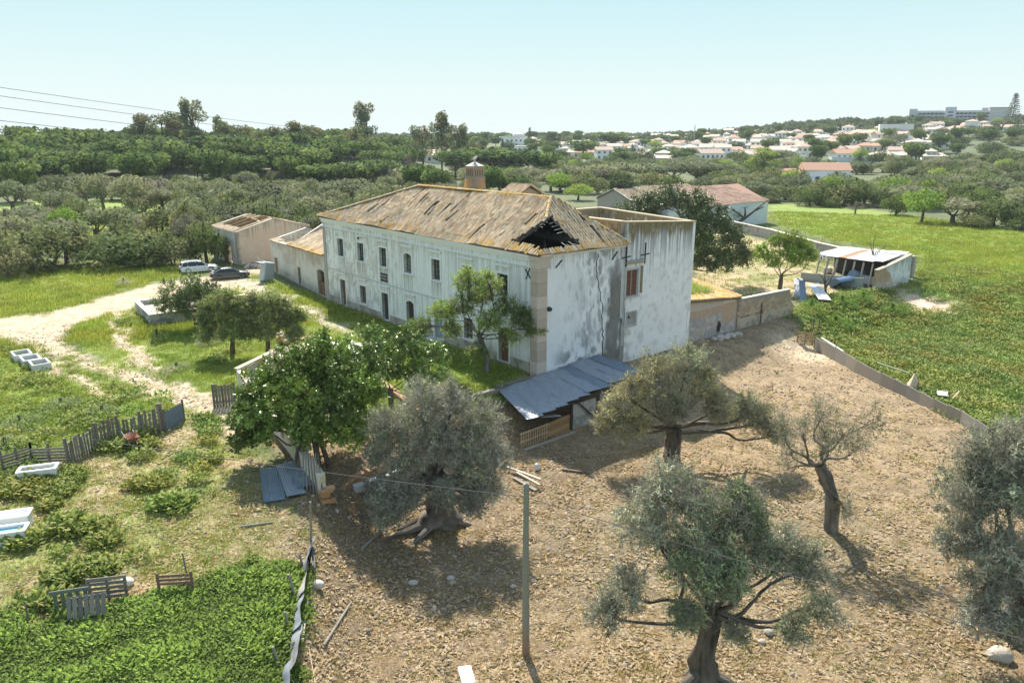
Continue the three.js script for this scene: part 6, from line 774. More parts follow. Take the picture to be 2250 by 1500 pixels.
// low grey clumps on the lawns
{
  const R = rng(55), clump = (label, cat, x, z, w, h, col, grp, leaf = 0.13) => { const s = new Soup(); for (let i = 0; i < 1100; i++) { const d = rdir(R, 0.45), q = 0.55 + R() * 0.5, p = V(d.x * w * q, Math.max(0, d.y) * h * q, d.z * w * 0.75 * q), ld = d.clone().add(rdir(R)).normalize(); s.leaf(p, ld, perp(ld, R), leaf * (0.7 + R()), leaf * 0.35, tint(col[Math.floor(R() * col.length)], 0.75 + R() * 0.5), 0.2); } const t = thing('ground_shrub', label, cat, [x, terr(x, z), z], R() * 6, grp); part('foliage', s.geo(), leafSoft, t); part('stem', ring(3, R, (a) => limb([[0, -0.1, 0, 0.03], [Math.cos(a) * w * 0.4, h * 0.4, Math.sin(a) * w * 0.4, 0.012]], 4, null, 2)), barkDark, t); };
  const GR = [[0.20, 0.23, 0.12], [0.24, 0.26, 0.16], [0.17, 0.2, 0.1]], DK = [[0.07, 0.10, 0.035], [0.09, 0.12, 0.045]], GY = [[0.24, 0.22, 0.17], [0.28, 0.26, 0.2]];
  for (const [x, z, w, h, l] of [[-29.1,-45.62, 1.4, 0.6, 'low grey green shrub on the left lawn, upper of three'], [-25.72,-44.23, 1.2, 0.6, 'low grey green shrub on the left lawn just behind the pallet fence'], [-29.62,-42.25, 1.6, 0.7, 'broad grey green shrub on the left lawn at the picture edge'], [-28.45,-39.06, 1.4, 0.6, 'pale grey shrub in the lower corner of the left lawn'], [-25.14,-53.69, 1.3, 0.5, 'silvery low shrub on the grass right of the footpath']]) clump(l, 'shrub', x, z, w, h, GR);
  for (const [x, z, w, h, l] of [[-57.65,-87.61, 0.8, 1.1, 'small dark tuft on the upper lawn, leftmost'], [-51.52,-94.27, 1.2, 1.3, 'small dark round bush on the upper lawn edge'], [-30.06,-61.36, 0.6, 1.1, 'small dark upright shrub near the water tank'], [-39,-82.8, 0.9, 1.4, 'small dark bush between track and water tank']]) clump(l, 'bush', x, z, w, h, DK);
  for (const [x, z, w, h, l] of [[-45.17,-85.95, 1.1, 0.9, 'dry grey bush at the edge of the upper lawn by the track'], [-25.49,-60.93, 1.2, 1.0, 'dry purplish grey bush below the round bush'], [43.47,-68.64, 1.2, 0.5, 'dry greyish weed patch in the green field']]) clump(l, 'bush', x, z, w, h, GY);
  for (const [x, z, w, h, l] of [[31.12,-76.1, 1.6, 1.5, 'leafy green bush beside the fallen white sheet'], [35.88,-79.75, 1.8, 1.0, 'leafy green bush in front of the blue barrels'], [38.93,-81.58, 1.6, 1.0, 'leafy green bush below the peeling shed wall'], [41.49,-79.82, 2.2, 1.0, 'broad leafy clump in the field below the shed'], [33,-74.35, 2.0, 0.9, 'leafy clump at the corner of field and yard'], [48.47,-84.68, 1.8, 0.8, 'leafy clump on the field right of the shed']]) clump(l, 'bush', x, z, w, h, [[0.10, 0.17, 0.035], [0.13, 0.2, 0.045]], undefined, 0.22);
}
// ---------------------------------------------------------------- the town on the hill
{
  const A = PI / 180, R = rng(303), at = (b, d) => [d * Math.sin(b * A), -d * Math.cos(b * A)];
  const wW = M([0.8, 0.79, 0.76]), wC = M([0.74, 0.68, 0.58]), rT = M([0.48, 0.34, 0.26]), rP = M([0.56, 0.46, 0.38]), rR = M([0.46, 0.26, 0.17]), dark = M([0.06, 0.07, 0.085], { roughness: 0.3 }), trim = M([0.7, 0.69, 0.66]);
  const hip = (w, d, y, h, e = 0.5) => { const a = w / 2 + e, b = d / 2 + e, r = Math.max(0.2, a - b), g = new THREE.BufferGeometry(), P = [[-a, y, b], [a, y, b], [a, y, -b], [-a, y, -b], [-r, y + h, 0], [r, y + h, 0]], f = [0, 1, 5, 0, 5, 4, 1, 2, 5, 2, 3, 4, 2, 4, 5, 3, 0, 4, 0, 3, 2, 0, 2, 1]; g.setAttribute('position', new THREE.Float32BufferAttribute(f.flatMap((i) => P[i]), 3)); g.computeVertexNormals(); return g; };
  const gable = (w, d, y, h, e = 0.4) => { const a = w / 2 + e, b = d / 2 + e, g = new THREE.BufferGeometry(), P = [[-a, y, b], [a, y, b], [a, y, -b], [-a, y, -b], [-a, y + h, 0], [a, y + h, 0]], f = [0, 1, 5, 0, 5, 4, 2, 3, 4, 2, 4, 5, 1, 2, 5, 3, 0, 4]; g.setAttribute('position', new THREE.Float32BufferAttribute(f.flatMap((i) => P[i]), 3)); g.computeVertexNormals(); return g; };
  // each form: [[w, h, d, x, z, roof kind, roof height]...] and windows on the front
  const forms = [
    [[14, 3.2, 9, 0, 0, 'hip', 2.2], [6, 6, 7, -2, -2, 'hip', 1.6]], [[10, 6, 8, 0, 0, 'gable', 1.9], [6, 3, 9, 7.5, 1, 'flat', 0.4]], [[16, 3.4, 10, 0, 0, 'gable', 2.4]], [[9, 6.2, 9, 0, 0, 'hip', 1.8], [12, 3, 6, -6, 3, 'flat', 0.3]], [[12, 3.4, 9, 0, 0, 'hip', 2], [8, 3.4, 10, 8, 3, 'gable', 1.7]],
  ];
  function villa(b, d, form, wall, roof, label, group, turn = 0, k = 1, y = 0) {
    const [x, z] = at(b, d), v = thing('villa', label, 'villa', [x, terr(x, z) + y, z], -b * A + turn, group); v.scale.setScalar(k);
    form.forEach(([w, h, dd, px, pz, rk, rh], j) => {
      part('wall', bx(w, h + 4, dd, px, -4, pz), wall, v);
      const ro = part('roof', rk === 'hip' ? hip(w, dd, h + 0.01 * j, rh) : rk === 'gable' ? gable(w, dd, h + 0.01 * j, rh) : bx(w + 0.3, rh, dd + 0.3, 0, h, 0), rk === 'flat' ? trim : roof, v); ro.position.set(px, 0, pz);
      const n = Math.max(2, Math.floor(w / 3)); for (let f = 0; f < (h > 5 ? 2 : 1); f++) for (let i = 0; i < n; i++) part('window', bx(1.3, f ? 1.2 : 1.7, 0.1, px - w / 2 + (i + 0.5) * w / n, f * 2.9 + (f ? 1 : 0.6), pz + dd / 2 + 0.02), dark, v);
      if (j === 0) part('chimney', bx(0.8, 1.6, 0.8, px + w * 0.3, h + rh * 0.4, pz - 1), wall, v);
    });
    return v;
  }
  const place = (b) => (b < -2 ? 'on the left skyline' : b < 6 ? 'right of the chimney' : b < 12 ? 'above the old barn' : b < 18 ? 'left of the hill town' : b < 24 ? 'mid hill town' : 'below the long hotel');
  const zones = [[13.5, 29.5, 500, 790, 74, 1], [1.2, 13, 500, 720, 30, 1], [-9.5, -6.3, 430, 520, 5, 1.1], [-14.6, -12.4, 430, 500, 3, 1], [28, 33.5, 760, 900, 9, 1], [5, 20, 800, 960, 16, 1]];
  const spots = [];
  for (const [b0, b1, d0, d1, n, k] of zones) for (let i = 0, c = 0; i < n * 12 && c < n; i++) {
    const b = lerp(b0, b1, R()), d = lerp(d0, d1, R()), [x, z] = at(b, d); if (spots.some(([p, q]) => Math.hypot(p - x, q - z) < 17)) continue; spots.push([x, z]); c++;
    const f = Math.floor(R() * 5), w = R() < 0.75 ? 0 : 1, rf = R(); villa(b, d, forms[f], w ? wC : wW, rf < 0.55 ? rP : rf < 0.88 ? rT : rR, ['white villa with a raised middle and tile roof', 'white two storey villa with a low side wing', 'long low white villa with gabled tile roof', 'white cubic villa with a flat roofed annexe', 'angled white villa with two tile roofs'][f].replace('white', w ? 'cream' : 'white').replace('tile', rf < 0.55 ? 'pale tile' : rf < 0.88 ? 'terracotta' : 'red tile') + ' ' + place(b), 'villas ' + place(b), (R() - 0.5) * 1.1, k * (0.85 + R() * 0.3));
  }
  // the few that stand out
  villa(21.2, 302, [[16, 4.6, 9, 5, 0, 'gable', 2.6], [13, 3.2, 8, -9, 2, 'gable', 1.9], [12, 1.2, 3, 5, 7, 'flat', 0.3]], wW, rR, 'white country house with orange red roofs among the trees below the hill town', undefined, 0.25);
  villa(10.9, 455, [[14, 4, 9, -9, 0, 'flat', 0.5], [18, 3.6, 10, 6, 1, 'gable', 2.2], [8, 6.4, 8, 1, -3, 'hip', 1.6]], wW, rP, 'wide white house with a pale roof in front of the dark town pines', undefined, -0.2);
  villa(1.0, 560, [[13, 6, 9, 0, 0, 'flat', 0.5], [6, 3, 8, 8, 1, 'flat', 0.4]], wW, rP, 'bright white cube villa at the left end of the town', undefined, 0.2, 1.1);
  villa(0.1, 690, [[20, 7, 9, 0, 0, 'flat', 0.6], [8, 9, 8, 4, -2, 'hip', 1.5]], wW, rP, 'pale block on the skyline left of the tall tiered pine', undefined, 0.1, 1.2);
  villa(26.2, 745, [[26, 9, 14, 0, 0, 'flat', 0.8]], M([0.7, 0.68, 0.66]), rP, 'large pale grey block below the hotel', undefined, 0.1);
  villa(30.5, 800, [[9, 9, 8, 0, 0, 'hip', 1.6], [16, 4, 9, -9, 3, 'hip', 1.8]], wW, rT, 'white villa with a square tower on the slope right of the hotel', undefined, -0.1, 1.1);
  { // long low retaining building
    const [x, z] = at(24.5, 492), w = thing('terrace_wall', 'long low bluish white terrace wall at the foot of the hill town', 'wall', [x, terr(x, z), z], -24.5 * A); part('wall', bx(34, 5.6, 0.6, 0, -3, 0), M([0.62, 0.68, 0.72]), w); part('coping', bx(34.4, 0.3, 0.9, 0, 2.6, 0), trim, w);
  }
  { // the hotel: floors of balconies between slabs, three stair towers
    const [x, z] = at(29.7, 985), h = thing('hotel_block', 'long grey hotel block with four floors of balconies on top of the hill', 'hotel', [x, terr(x, z) - 1.5, z], -29.7 * A + 0.12), c = M([0.5, 0.5, 0.5]), L = 84;
    part('wall', bx(L, 22, 13, 0, -7, -3), c, h);
    for (let f = 0; f < 5; f++) part('floor_slab', bx(L, 1.3, 2.2, 0, f * 3.3 - 0.6, 4.4), M([0.62, 0.62, 0.62]), h);
    for (let f = 0; f < 4; f++) for (let i = 0; i < 20; i++) part('window', bx(2.9, 1.9, 0.2, -L / 2 + 4 + i * 4, f * 3.3 + 0.75, 3.6), dark, h);
    for (let i = 0; i <= 20; i++) part('balcony_wall', bx(0.35, 13.4, 1.9, -L / 2 + 2 + i * 4, -0.6, 4.45), c, h);
    part('stair_tower', bx(8, 24, 9, -L / 2 - 3, -7, 0), M([0.55, 0.56, 0.57]), h); const tw = part('stair_tower', bx(11, 25.5, 10, -9, -7, 2), M([0.62, 0.63, 0.65]), h); for (let f = 0; f < 4; f++) part('window', bx(5, 1.6, 0.3, -9, f * 3.6 + 1.5, 7.1), dark, tw); part('end_wing', bx(20, 24, 14, L / 2 - 4, -7, -2), M([0.6, 0.57, 0.52]), h); part('end_wing_roof', bx(21, 0.8, 15, L / 2 - 4, 17, -2), M([0.45, 0.36, 0.32]), h);
    part('roof_plant', [bx(6, 2.5, 4, 24, 15, -2), bx(3, 2, 3, 34, 15, -2)], c, h);
  }
  { const [x, z] = at(13.2, 700), m = thing('radio_mast', 'thin lattice radio mast on the skyline above the barns', 'mast', [x, terr(x, z), z]), b = []; for (const [p, q] of [[0.6, 0], [-0.4, 0.5], [-0.4, -0.5]]) b.push(beam([p, 0, q], [p * 0.3, 18, q * 0.3], 0.25)); part('mast', b, M([0.3, 0.28, 0.28]), m); for (let i = 0; i < 8; i++) part('brace', beam([0.6 - i * 0.05, i * 2.2, 0], [-0.4, i * 2.2 + 2, 0.4], 0.14), M([0.4, 0.3, 0.28]), m); part('antenna', bx(0.6, 2.2, 0.6, 0, 16, 0), M([0.45, 0.45, 0.45]), m); }
  list('norfolk_pine', [[...at(1.3, 600), 19, 7, 'tall tiered pine on the skyline beside the town, left of the barns'], [...at(32.6, 950), 30, 16, 'tall tiered pine on the skyline right of the hotel']]);
  // trees of the town
  for (let i = 0, n = 0; i < 1500 && n < 190; i++) { const b = lerp(-5, 36, R()), d = lerp(430, 960, R()), [x, z] = at(b, d); if (spots.some(([p, q]) => Math.hypot(p - x, q - z) < 11)) continue; n++; const k = R(); if (b > -1 && b < 1 && d < 600) continue; plant(k < 0.5 ? 'pine' : k < 0.78 ? 'carob' : k < 0.86 ? 'bright' : k < 0.92 ? 'cypress' : 'olive', x, z, (k < 0.5 ? 7 : 5) + R() * 5, (k > 0.86 && k < 0.92 ? 3 : 9) + R() * 5, (k < 0.5 ? 'dark pine' : k < 0.78 ? 'dark rounded tree' : k < 0.86 ? 'fresh green tree' : k < 0.92 ? 'narrow dark cypress' : 'grey green tree') + ' among the houses, ' + place(b), 'tree', 'town trees ' + place(b), { name: 'town_tree' }); }
  for (let i = 0; i < 40; i++) { const b = lerp(26, 36, R()), d = lerp(420, 760, R()), [x, z] = at(b, d); if (spots.some(([p, q]) => Math.hypot(p - x, q - z) < 16)) continue; plant(i % 3 ? 'shrub' : 'carob', x, z, 5 + R() * 3, 10 + R() * 6, 'scrubby tree on the open slope at the far right below the hotel', 'tree', 'scrubby trees on the slope below the hotel', { name: 'hillside_tree' }); }
  // the far woods along the horizon, too distant to tell apart
  const far = [], soup = lobeCrown([[0, 3, 0, 6, 4, 6], [5, 3, 2, 5, 3, 5], [-5, 3, -1, 5, 3.4, 5]], 500, 1.3, [[0.08, 0.10, 0.04], [0.10, 0.11, 0.05]], rng(9));
  for (let i = 0; i < 2600; i++) { const b = lerp(-42, 42, R()), d = lerp(b < -6 ? 430 : 760, 1500, Math.pow(R(), 0.8)), [x, z] = at(b, d); if (spots.some(([p, q]) => Math.abs(p - x) < 14 && Math.abs(q - z) < 14)) continue; const t = 0.7 + R() * 0.6; far.push([x, terr(x, z) - 0.5, z, R() * 6.3, [0.8 + R() * 0.7, 0.7 + R() * 0.7, 0.8 + R() * 0.7], [t, t, t]]); }
  scatter('distant_woods', soup, leafSoft, far, 'distant dark woods along the horizon', 'woods');
}
// ---------------------------------------------------------------- fences, cars and the things lying about
const on = (x, z, y = 0) => [x, terr(x, z) + y, z];
const woodM = [[0.19, 0.175, 0.15], [0.24, 0.215, 0.18], [0.15, 0.135, 0.115], [0.21, 0.175, 0.13]].map((c) => M(c)), woodPale = M([0.48, 0.42, 0.33]);
{ // pallet fence across the left, panel after panel
  const R = rng(61), f = thing('pallet_fence', 'long weathered fence of upright pallet slats between the left lawn and the yard', 'fence'), pts = [[-23.65,-36.83], [-23.26,-39.06], [-22.61,-40.16], [-21.62,-40.84], [-20.71,-41.53]];
  for (let i = 0; i < pts.length - 1; i++) {
    const [ax, az] = pts[i], [bx_, bz] = pts[i + 1], L = Math.hypot(bx_ - ax, bz - az), n = Math.round(L / 0.19), a = -Math.atan2(bz - az, bx_ - ax), h = 1.35 + (i % 2) * 0.12;
    for (let k = 0; k < n; k++) { const t = (k + 0.5) / n, x = lerp(ax, bx_, t), z = lerp(az, bz, t); part('slat', bx(0.135, h * (0.9 + R() * 0.2), 0.025), woodM[Math.floor(R() * 4)], f, [x, terr(x, z) - 0.05, z], [(R() - 0.5) * 0.12, a, (R() - 0.5) * 0.1]); }
    for (const y of [0.25, 0.75, 1.2]) part('rail', beam([ax, terr(ax, az) + y, az - 0.06], [bx_, terr(bx_, bz) + y + (R() - 0.5) * 0.06, bz - 0.06], 0.09, 0.04), woodM[i % 4], f);
    part('post', bx(0.13, 1.75, 0.13, 0, -0.2, 0), woodM[2], f, [ax, terr(ax, az), az - 0.1], [0.03, a, 0.04]);
  }
  const p2 = thing('pallet_fence', 'broken lower pallets leaning at the left end of the slat fence beside the white bathtub', 'fence'), q = [[-26.69,-36.1], [-25.73,-37.06], [-23.83,-37.06]];
  for (let i = 0; i < 2; i++) { const [ax, az] = q[i], [bx_, bz] = q[i + 1]; for (let k = 0; k < 5; k++) part('slat', beam([ax, terr(ax, az) + 0.12 + k * 0.17, az + (R() - 0.5) * 0.1], [bx_, terr(bx_, bz) + 0.2 + k * 0.17, bz + (R() - 0.5) * 0.1], 0.03, 0.12), woodM[(k + i) % 4], p2); for (let k = 0; k < 3; k++) { const t = k / 2, x = lerp(ax, bx_, t), z = lerp(az, bz, t); part('post', bx(0.1, 1.15, 0.08, 0, 0, 0), woodM[2], p2, [x, terr(x, z), z - 0.06]); } }
  const c = thing('corrugated_fence', 'dark corrugated sheets closing the right end of the slat fence', 'fence'), A = [-20.61,-41.53], B = [-20.18,-43.15];
  for (let k = 0; k < 2; k++) sheet('sheet', c, [A[0], terr(A[0], A[1]) + 0.3 + k * 0.55, A[1]], [B[0], terr(B[0], B[1]) + 0.35 + k * 0.55, B[1]], 0.62, TINB, { up: V(0.3, 0, 1).normalize(), pitch: 0.1, amp: 0.02, seed: k + 40 }); for (const [x, z] of [A, B]) part('post', bx(0.1, 1.6, 0.1, 0, -0.2, 0), woodM[2], c, [x, terr(x, z), z - 0.1]);
  const tg = thing('fence_post', 'broad upright stump post where slat fence meets corrugated panel', 'post', on(-20.89,-41.75)); part('post', bx(0.26, 1.9, 0.16, 0, -0.2, 0, 0.3), woodM[3], tg); part('bracket', bx(0.3, 0.05, 0.2, 0, 1.2, 0.02, 0.3), woodM[2], tg);
}
{ // gate leaf beside the fig
  const R = rng(62), g = thing('plank_gate', 'short grey plank gate leaf standing left of the green fig', 'gate', on(-18.55,-45.79), 0.35); for (let k = 0; k < 7; k++) part('plank', bx(0.16, 1.45 + R() * 0.15, 0.03, -0.5 + k * 0.18, 0, 0), woodM[k % 4], g); for (const y of [0.3, 1.1]) part('rail', bx(1.3, 0.1, 0.05, 0.05, y, -0.04), woodM[2], g); part('post', bx(0.16, 1.9, 0.16, -0.68, -0.3, 0), woodM[2], g);
}
{ // pallets round the weed bed
  const R = rng(63), a = thing('pallet', 'upright grey green pallet at the edge of the weed bed, leftmost', 'pallet', on(-16.21,-24.06), 0.28);
  for (let k = 0; k < 5; k++) part('slat', bx(0.13, 0.95, 0.03, -0.5 + k * 0.25, 0, 0), M([0.12, 0.15, 0.12]), a); part('rail', bx(1.3, 0.14, 0.04, 0, 0.85, 0.035), M([0.14, 0.17, 0.14]), a); part('rail', bx(1.3, 0.12, 0.04, 0, 0.1, -0.035), M([0.14, 0.17, 0.14]), a);
  const b = thing('pallet', 'grey pallet leaning with vertical boards in front of the weed bed', 'pallet', on(-15.31,-23.34), 0.3); for (let k = 0; k < 7; k++) part('slat', bx(0.14, 1.05, 0.03, -0.55 + k * 0.185, 0, 0, 0, -0.42), woodM[k % 3], b); for (const y of [0.15, 0.8]) part('rail', bx(1.3, 0.09, 0.06, 0, y, -0.1 - y * 0.44), woodM[2], b);
  const c = thing('pallet', 'pallet with dark horizontal boards standing between leaning pallet and white rock', 'pallet', on(-15.26,-24.82), 0.22); for (let k = 0; k < 5; k++) part('slat', bx(1.4, 0.13, 0.03, 0, 0.12 + k * 0.19, 0.04, 0, 0, (R() - 0.5) * 0.03), woodM[(k + 1) % 4], c); for (const x of [-0.62, 0, 0.62]) part('block', bx(0.1, 1.0, 0.08, x, 0, -0.02), woodM[2], c);
  const d = thing('pallet', 'broken open pallet frame sunk in the weeds, right of the white rock', 'pallet', on(-12.87,-25.2), 0.12); for (let k = 0; k < 3; k++) part('slat', bx(1.35, 0.1, 0.03, 0, 0.45 + k * 0.16, 0.03), M([0.2, 0.12, 0.09]), d); for (const x of [-0.62, 0.6]) part('block', bx(0.09, 0.95, 0.08, x, 0, 0), M([0.17, 0.1, 0.08]), d); part('slat', bx(1.2, 0.09, 0.03, 0.2, 0.12, 0.5, 0.1), M([0.22, 0.13, 0.1]), d); part('pole', rod([0.55, 0, 0.1], [0.25, 1.5, -0.4], 0.03), woodM[2], d);
  const r = thing('rock', 'whitish rock lying at the end of the pallets by the weed bed', 'rock', on(-15.09,-25.8, 0.12)); part('rock', new THREE.IcosahedronGeometry(0.24, 2).scale(1.2, 0.8, 1), M([0.62, 0.58, 0.5]), r);
  for (const [x, z, h, l] of [[-17.36,-23.26, 0.9, 'thin leaning stake among the weeds at far left'], [-17.21,-24.06, 0.5, 'short dark stump among the weeds left of the pallets']]) { const s = thing('stake', l, 'stake', on(x, z)); part('stick', rod([0, -0.2, 0], [0.08, h, 0.05], 0.045, 0.035, 6), woodM[2], s); part('tip', rod([0.08, h, 0.05], [0.085, h + 0.05, 0.05], 0.035, 0.012, 6), woodM[2], s); }
}
{ // sheet metal fence between weeds and yard, running to the camera
  const pts = [[-8.8,-29.25], [-8.45,-27.1], [-8.17,-25.2], [-7.85,-23.29], [-7.62,-21.44], [-7.36,-19.66]], f = thing('sheet_metal_fence', 'bent grey sheet metal fence between weed bed and yard, running towards the camera', 'fence'), R = rng(64);
  const GM = [M([0.30, 0.325, 0.36], { metalness: 0.2, roughness: 0.55 }), M([0.26, 0.26, 0.27], { roughness: 0.6 }), M([0.34, 0.32, 0.29])];
  for (let i = 0; i < 5; i++) { const [ax, az] = pts[i], [bx_, bz] = pts[i + 1], y0 = terr(ax, az), y1 = terr(bx_, bz), s = new THREE.PlaneGeometry(Math.hypot(bx_ - ax, bz - az) + 0.15, 0.85, 14, 6), p = s.attributes.position; for (let k = 0; k < p.count; k++) { const x = p.getX(k), y = p.getY(k); p.setZ(k, 0.05 * Math.sin(x * 1.7 + i) + (y + 0.4) * (i === 3 ? -0.1 : 0.08) + (fbm(x * 1.5 + i * 5, y * 2, 2) - 0.5) * 0.25); } s.computeVertexNormals(); s.rotateX(-0.6); part('metal_sheet', s, i === 1 ? GM[2] : GM[i % 2], f, [(ax + bx_) / 2, (y0 + y1) / 2 + 0.38, (az + bz) / 2], [0, -Math.atan2(bz - az, bx_ - ax), 0]); }
  for (const [px, pz, h, l] of [[...pts[0], 2.2, 0.1], [-8.51,-27.33, 0.9, -0.25], [-8.26,-25.25, 1.3, -0.3], [-8.04,-23.51, 0.9, -0.2], [-7.83,-21.59, 0.9, -0.25]]) part('post', rod([px, terr(px, pz) - 0.2, pz], [px + l, terr(px, pz) + h, pz - 0.1], 0.06, 0.045, 7), woodM[1], f);
  for (let k = 0; k < 3; k++) part('plank', beam([pts[0][0] + 0.1 + k * 0.06, terr(...pts[0]) + 0.05, pts[0][1] + k * 0.12], [pts[1][0] + 0.25 + k * 0.07, terr(...pts[1]) + 0.6 - k * 0.1, pts[1][1]], 0.03, 0.2), woodM[k], f);
  part('board', beam([pts[1][0] + 0.15, terr(...pts[1]) + 0.03, pts[1][1]], [pts[3][0] + 0.25, terr(...pts[3]) + 0.08, pts[3][1]], 0.12, 0.05), woodPale, f);
  const rk = thing('rock', 'pale rough rock lying beside the sheet metal fence', 'rock', on(-7.99,-27, 0.12)); part('rock', new THREE.IcosahedronGeometry(0.24, 1).scale(1.3, 0.8, 1), M([0.55, 0.49, 0.42]), rk);
}
{ // curved low sheet fence of the right field, pallet gate at its head
  const pts = [[28.56,-68.13], [29.05,-64.61], [29.35,-61.13], [29.89,-57.75], [30.48,-54.91], [30.98,-51.92], [31.54,-49.4], [31.71,-46.53]], hs = [1.25, 1.2, 1.1, 1.0, 0.95, 0.95, 0.9, 0.85], f = thing('low_panel_fence', 'long low curved fence of grey brown panels between yard and green field', 'fence'), R = rng(65);
  for (let i = 0; i < pts.length - 1; i++) { const [ax, az] = pts[i], [bx_, bz] = pts[i + 1], L = Math.hypot(bx_ - ax, bz - az); for (let k = 0; k < 2; k++) { const t0 = k / 2, t1 = (k + 1) / 2, P = [lerp(ax, bx_, t0), lerp(az, bz, t0)], Q = [lerp(ax, bx_, t1) , lerp(az, bz, t1)], h = lerp(hs[i], hs[i + 1], t0 + 0.25) + (R() - 0.5) * 0.06, y = Math.min(terr(...P), terr(...Q)); part('panel', bx(L / 2 + 0.04, h + 0.2, 0.05), [M([0.30, 0.27, 0.23]), M([0.26, 0.245, 0.22]), M([0.33, 0.29, 0.24])][(i + k) % 3], f, [(P[0] + Q[0]) / 2, y - 0.2, (P[1] + Q[1]) / 2], [0.06, -Math.atan2(bz - az, bx_ - ax), 0]); } part('post', rod([ax, terr(ax, az) - 0.2, az - 0.1], [ax, terr(ax, az) + hs[i] + 0.12, az - 0.14], 0.05, 0.045, 6), woodM[2], f); }
  const g = thing('pallet_gate', 'small slatted wooden gate at the head of the low panel fence', 'gate', on(27.76,-68.57), -0.5); for (let k = 0; k < 8; k++) part('slat', bx(1.5, 0.11, 0.03, 0, 0.05 + k * 0.16, 0.03), [M([0.30, 0.21, 0.11]), M([0.36, 0.26, 0.15])][k % 2], g); for (const x of [-0.7, 0, 0.7]) part('upright', bx(0.1, 1.36, 0.06, x, 0, -0.02), M([0.27, 0.19, 0.1]), g);
  for (const [i, x, z] of [[0, 29.46,-71.17], [1, 30.11,-71.46]]) { const s = thing('gate_post', i ? 'right one of two dark stakes behind the slatted gate' : 'left one of two dark stakes behind the slatted gate', 'post', on(x, z)); part('post', rod([0, -0.2, 0], [0.08, 1.7, 0], 0.07, 0.055, 7), woodM[2], s); part('wire', new THREE.TorusGeometry(0.075, 0.008, 5, 12).rotateX(PI / 2).translate(0.06, 1.2, 0), IRON, s); }
  const sk = thing('draped_sack', 'pale tan pointed sack draped over a stake behind the low panel fence', 'sack', on(31.82,-56.41), 0.3); { const c = new THREE.ConeGeometry(0.62, 1.5, 18, 8, true), p = c.attributes.position; for (let i = 0; i < p.count; i++) { const a = Math.atan2(p.getZ(i), p.getX(i)), k = 1 + 0.22 * Math.sin(a * 5) * clamp(0.8 - p.getY(i) / 1.5); p.setX(i, p.getX(i) * k); p.setZ(i, p.getZ(i) * k * 0.8); } c.computeVertexNormals(); part('sacking', c.translate(0, 0.8, 0), M([0.62, 0.5, 0.34]), sk); part('fold', new THREE.ConeGeometry(0.13, 1.1, 8).scale(1, 1, 0.4).translate(0.03, 0.75, 0.42), M([0.34, 0.17, 0.05]), sk); part('stake', rod([0, 0, 0], [0, 1.7, 0], 0.04), woodM[2], sk); }
  const bx1 = thing('timber_heap', 'pale boards and broken box lying behind the lower end of the low fence', 'boards', on(32.84,-54.08), -0.4); part('board', bx(0.75, 0.06, 0.6, 0, 0.55, 0, 0, 0.3), M([0.56, 0.52, 0.44]), bx1); part('board', beam([0.5, 0.1, 0.3], [1.1, 0.85, -0.2], 0.1, 0.06), M([0.6, 0.5, 0.3]), bx1); part('board', beam([0.3, 0, 0.3], [0.4, 0.8, 0.1], 0.14, 0.05), M([0.2, 0.15, 0.09]), bx1); part('support', bx(0.6, 0.55, 0.06, 0, 0, 0.1), woodM[2], bx1);
  const pl = thing('pale_pole', 'long pale pole lying along the top of the low fence left of the sack', 'pole'); { const a = [30.98,-60.88], b = [32.16,-57.87]; part('pole', rod(on(...a, 0.95), on(...b, 1.0), 0.05, 0.04, 7), woodPale, pl); part('tie', new THREE.TorusGeometry(0.06, 0.012, 5, 10), IRON, pl, on(...a, 0.95)); }
  const wp = thing('pale_strip', 'pale metal strip bent along the field side of the low fence head', 'metal strip'); { const a = [28.99,-67.8], b = [29.48,-64.19]; part('strip', beam(on(...a, 1.25), on(...b, 1.0), 0.25, 0.03), M([0.6, 0.58, 0.53]), wp); part('edge', beam(on(...a, 1.27), on(...b, 1.02), 0.04, 0.04), M([0.45, 0.44, 0.42]), wp); }
}
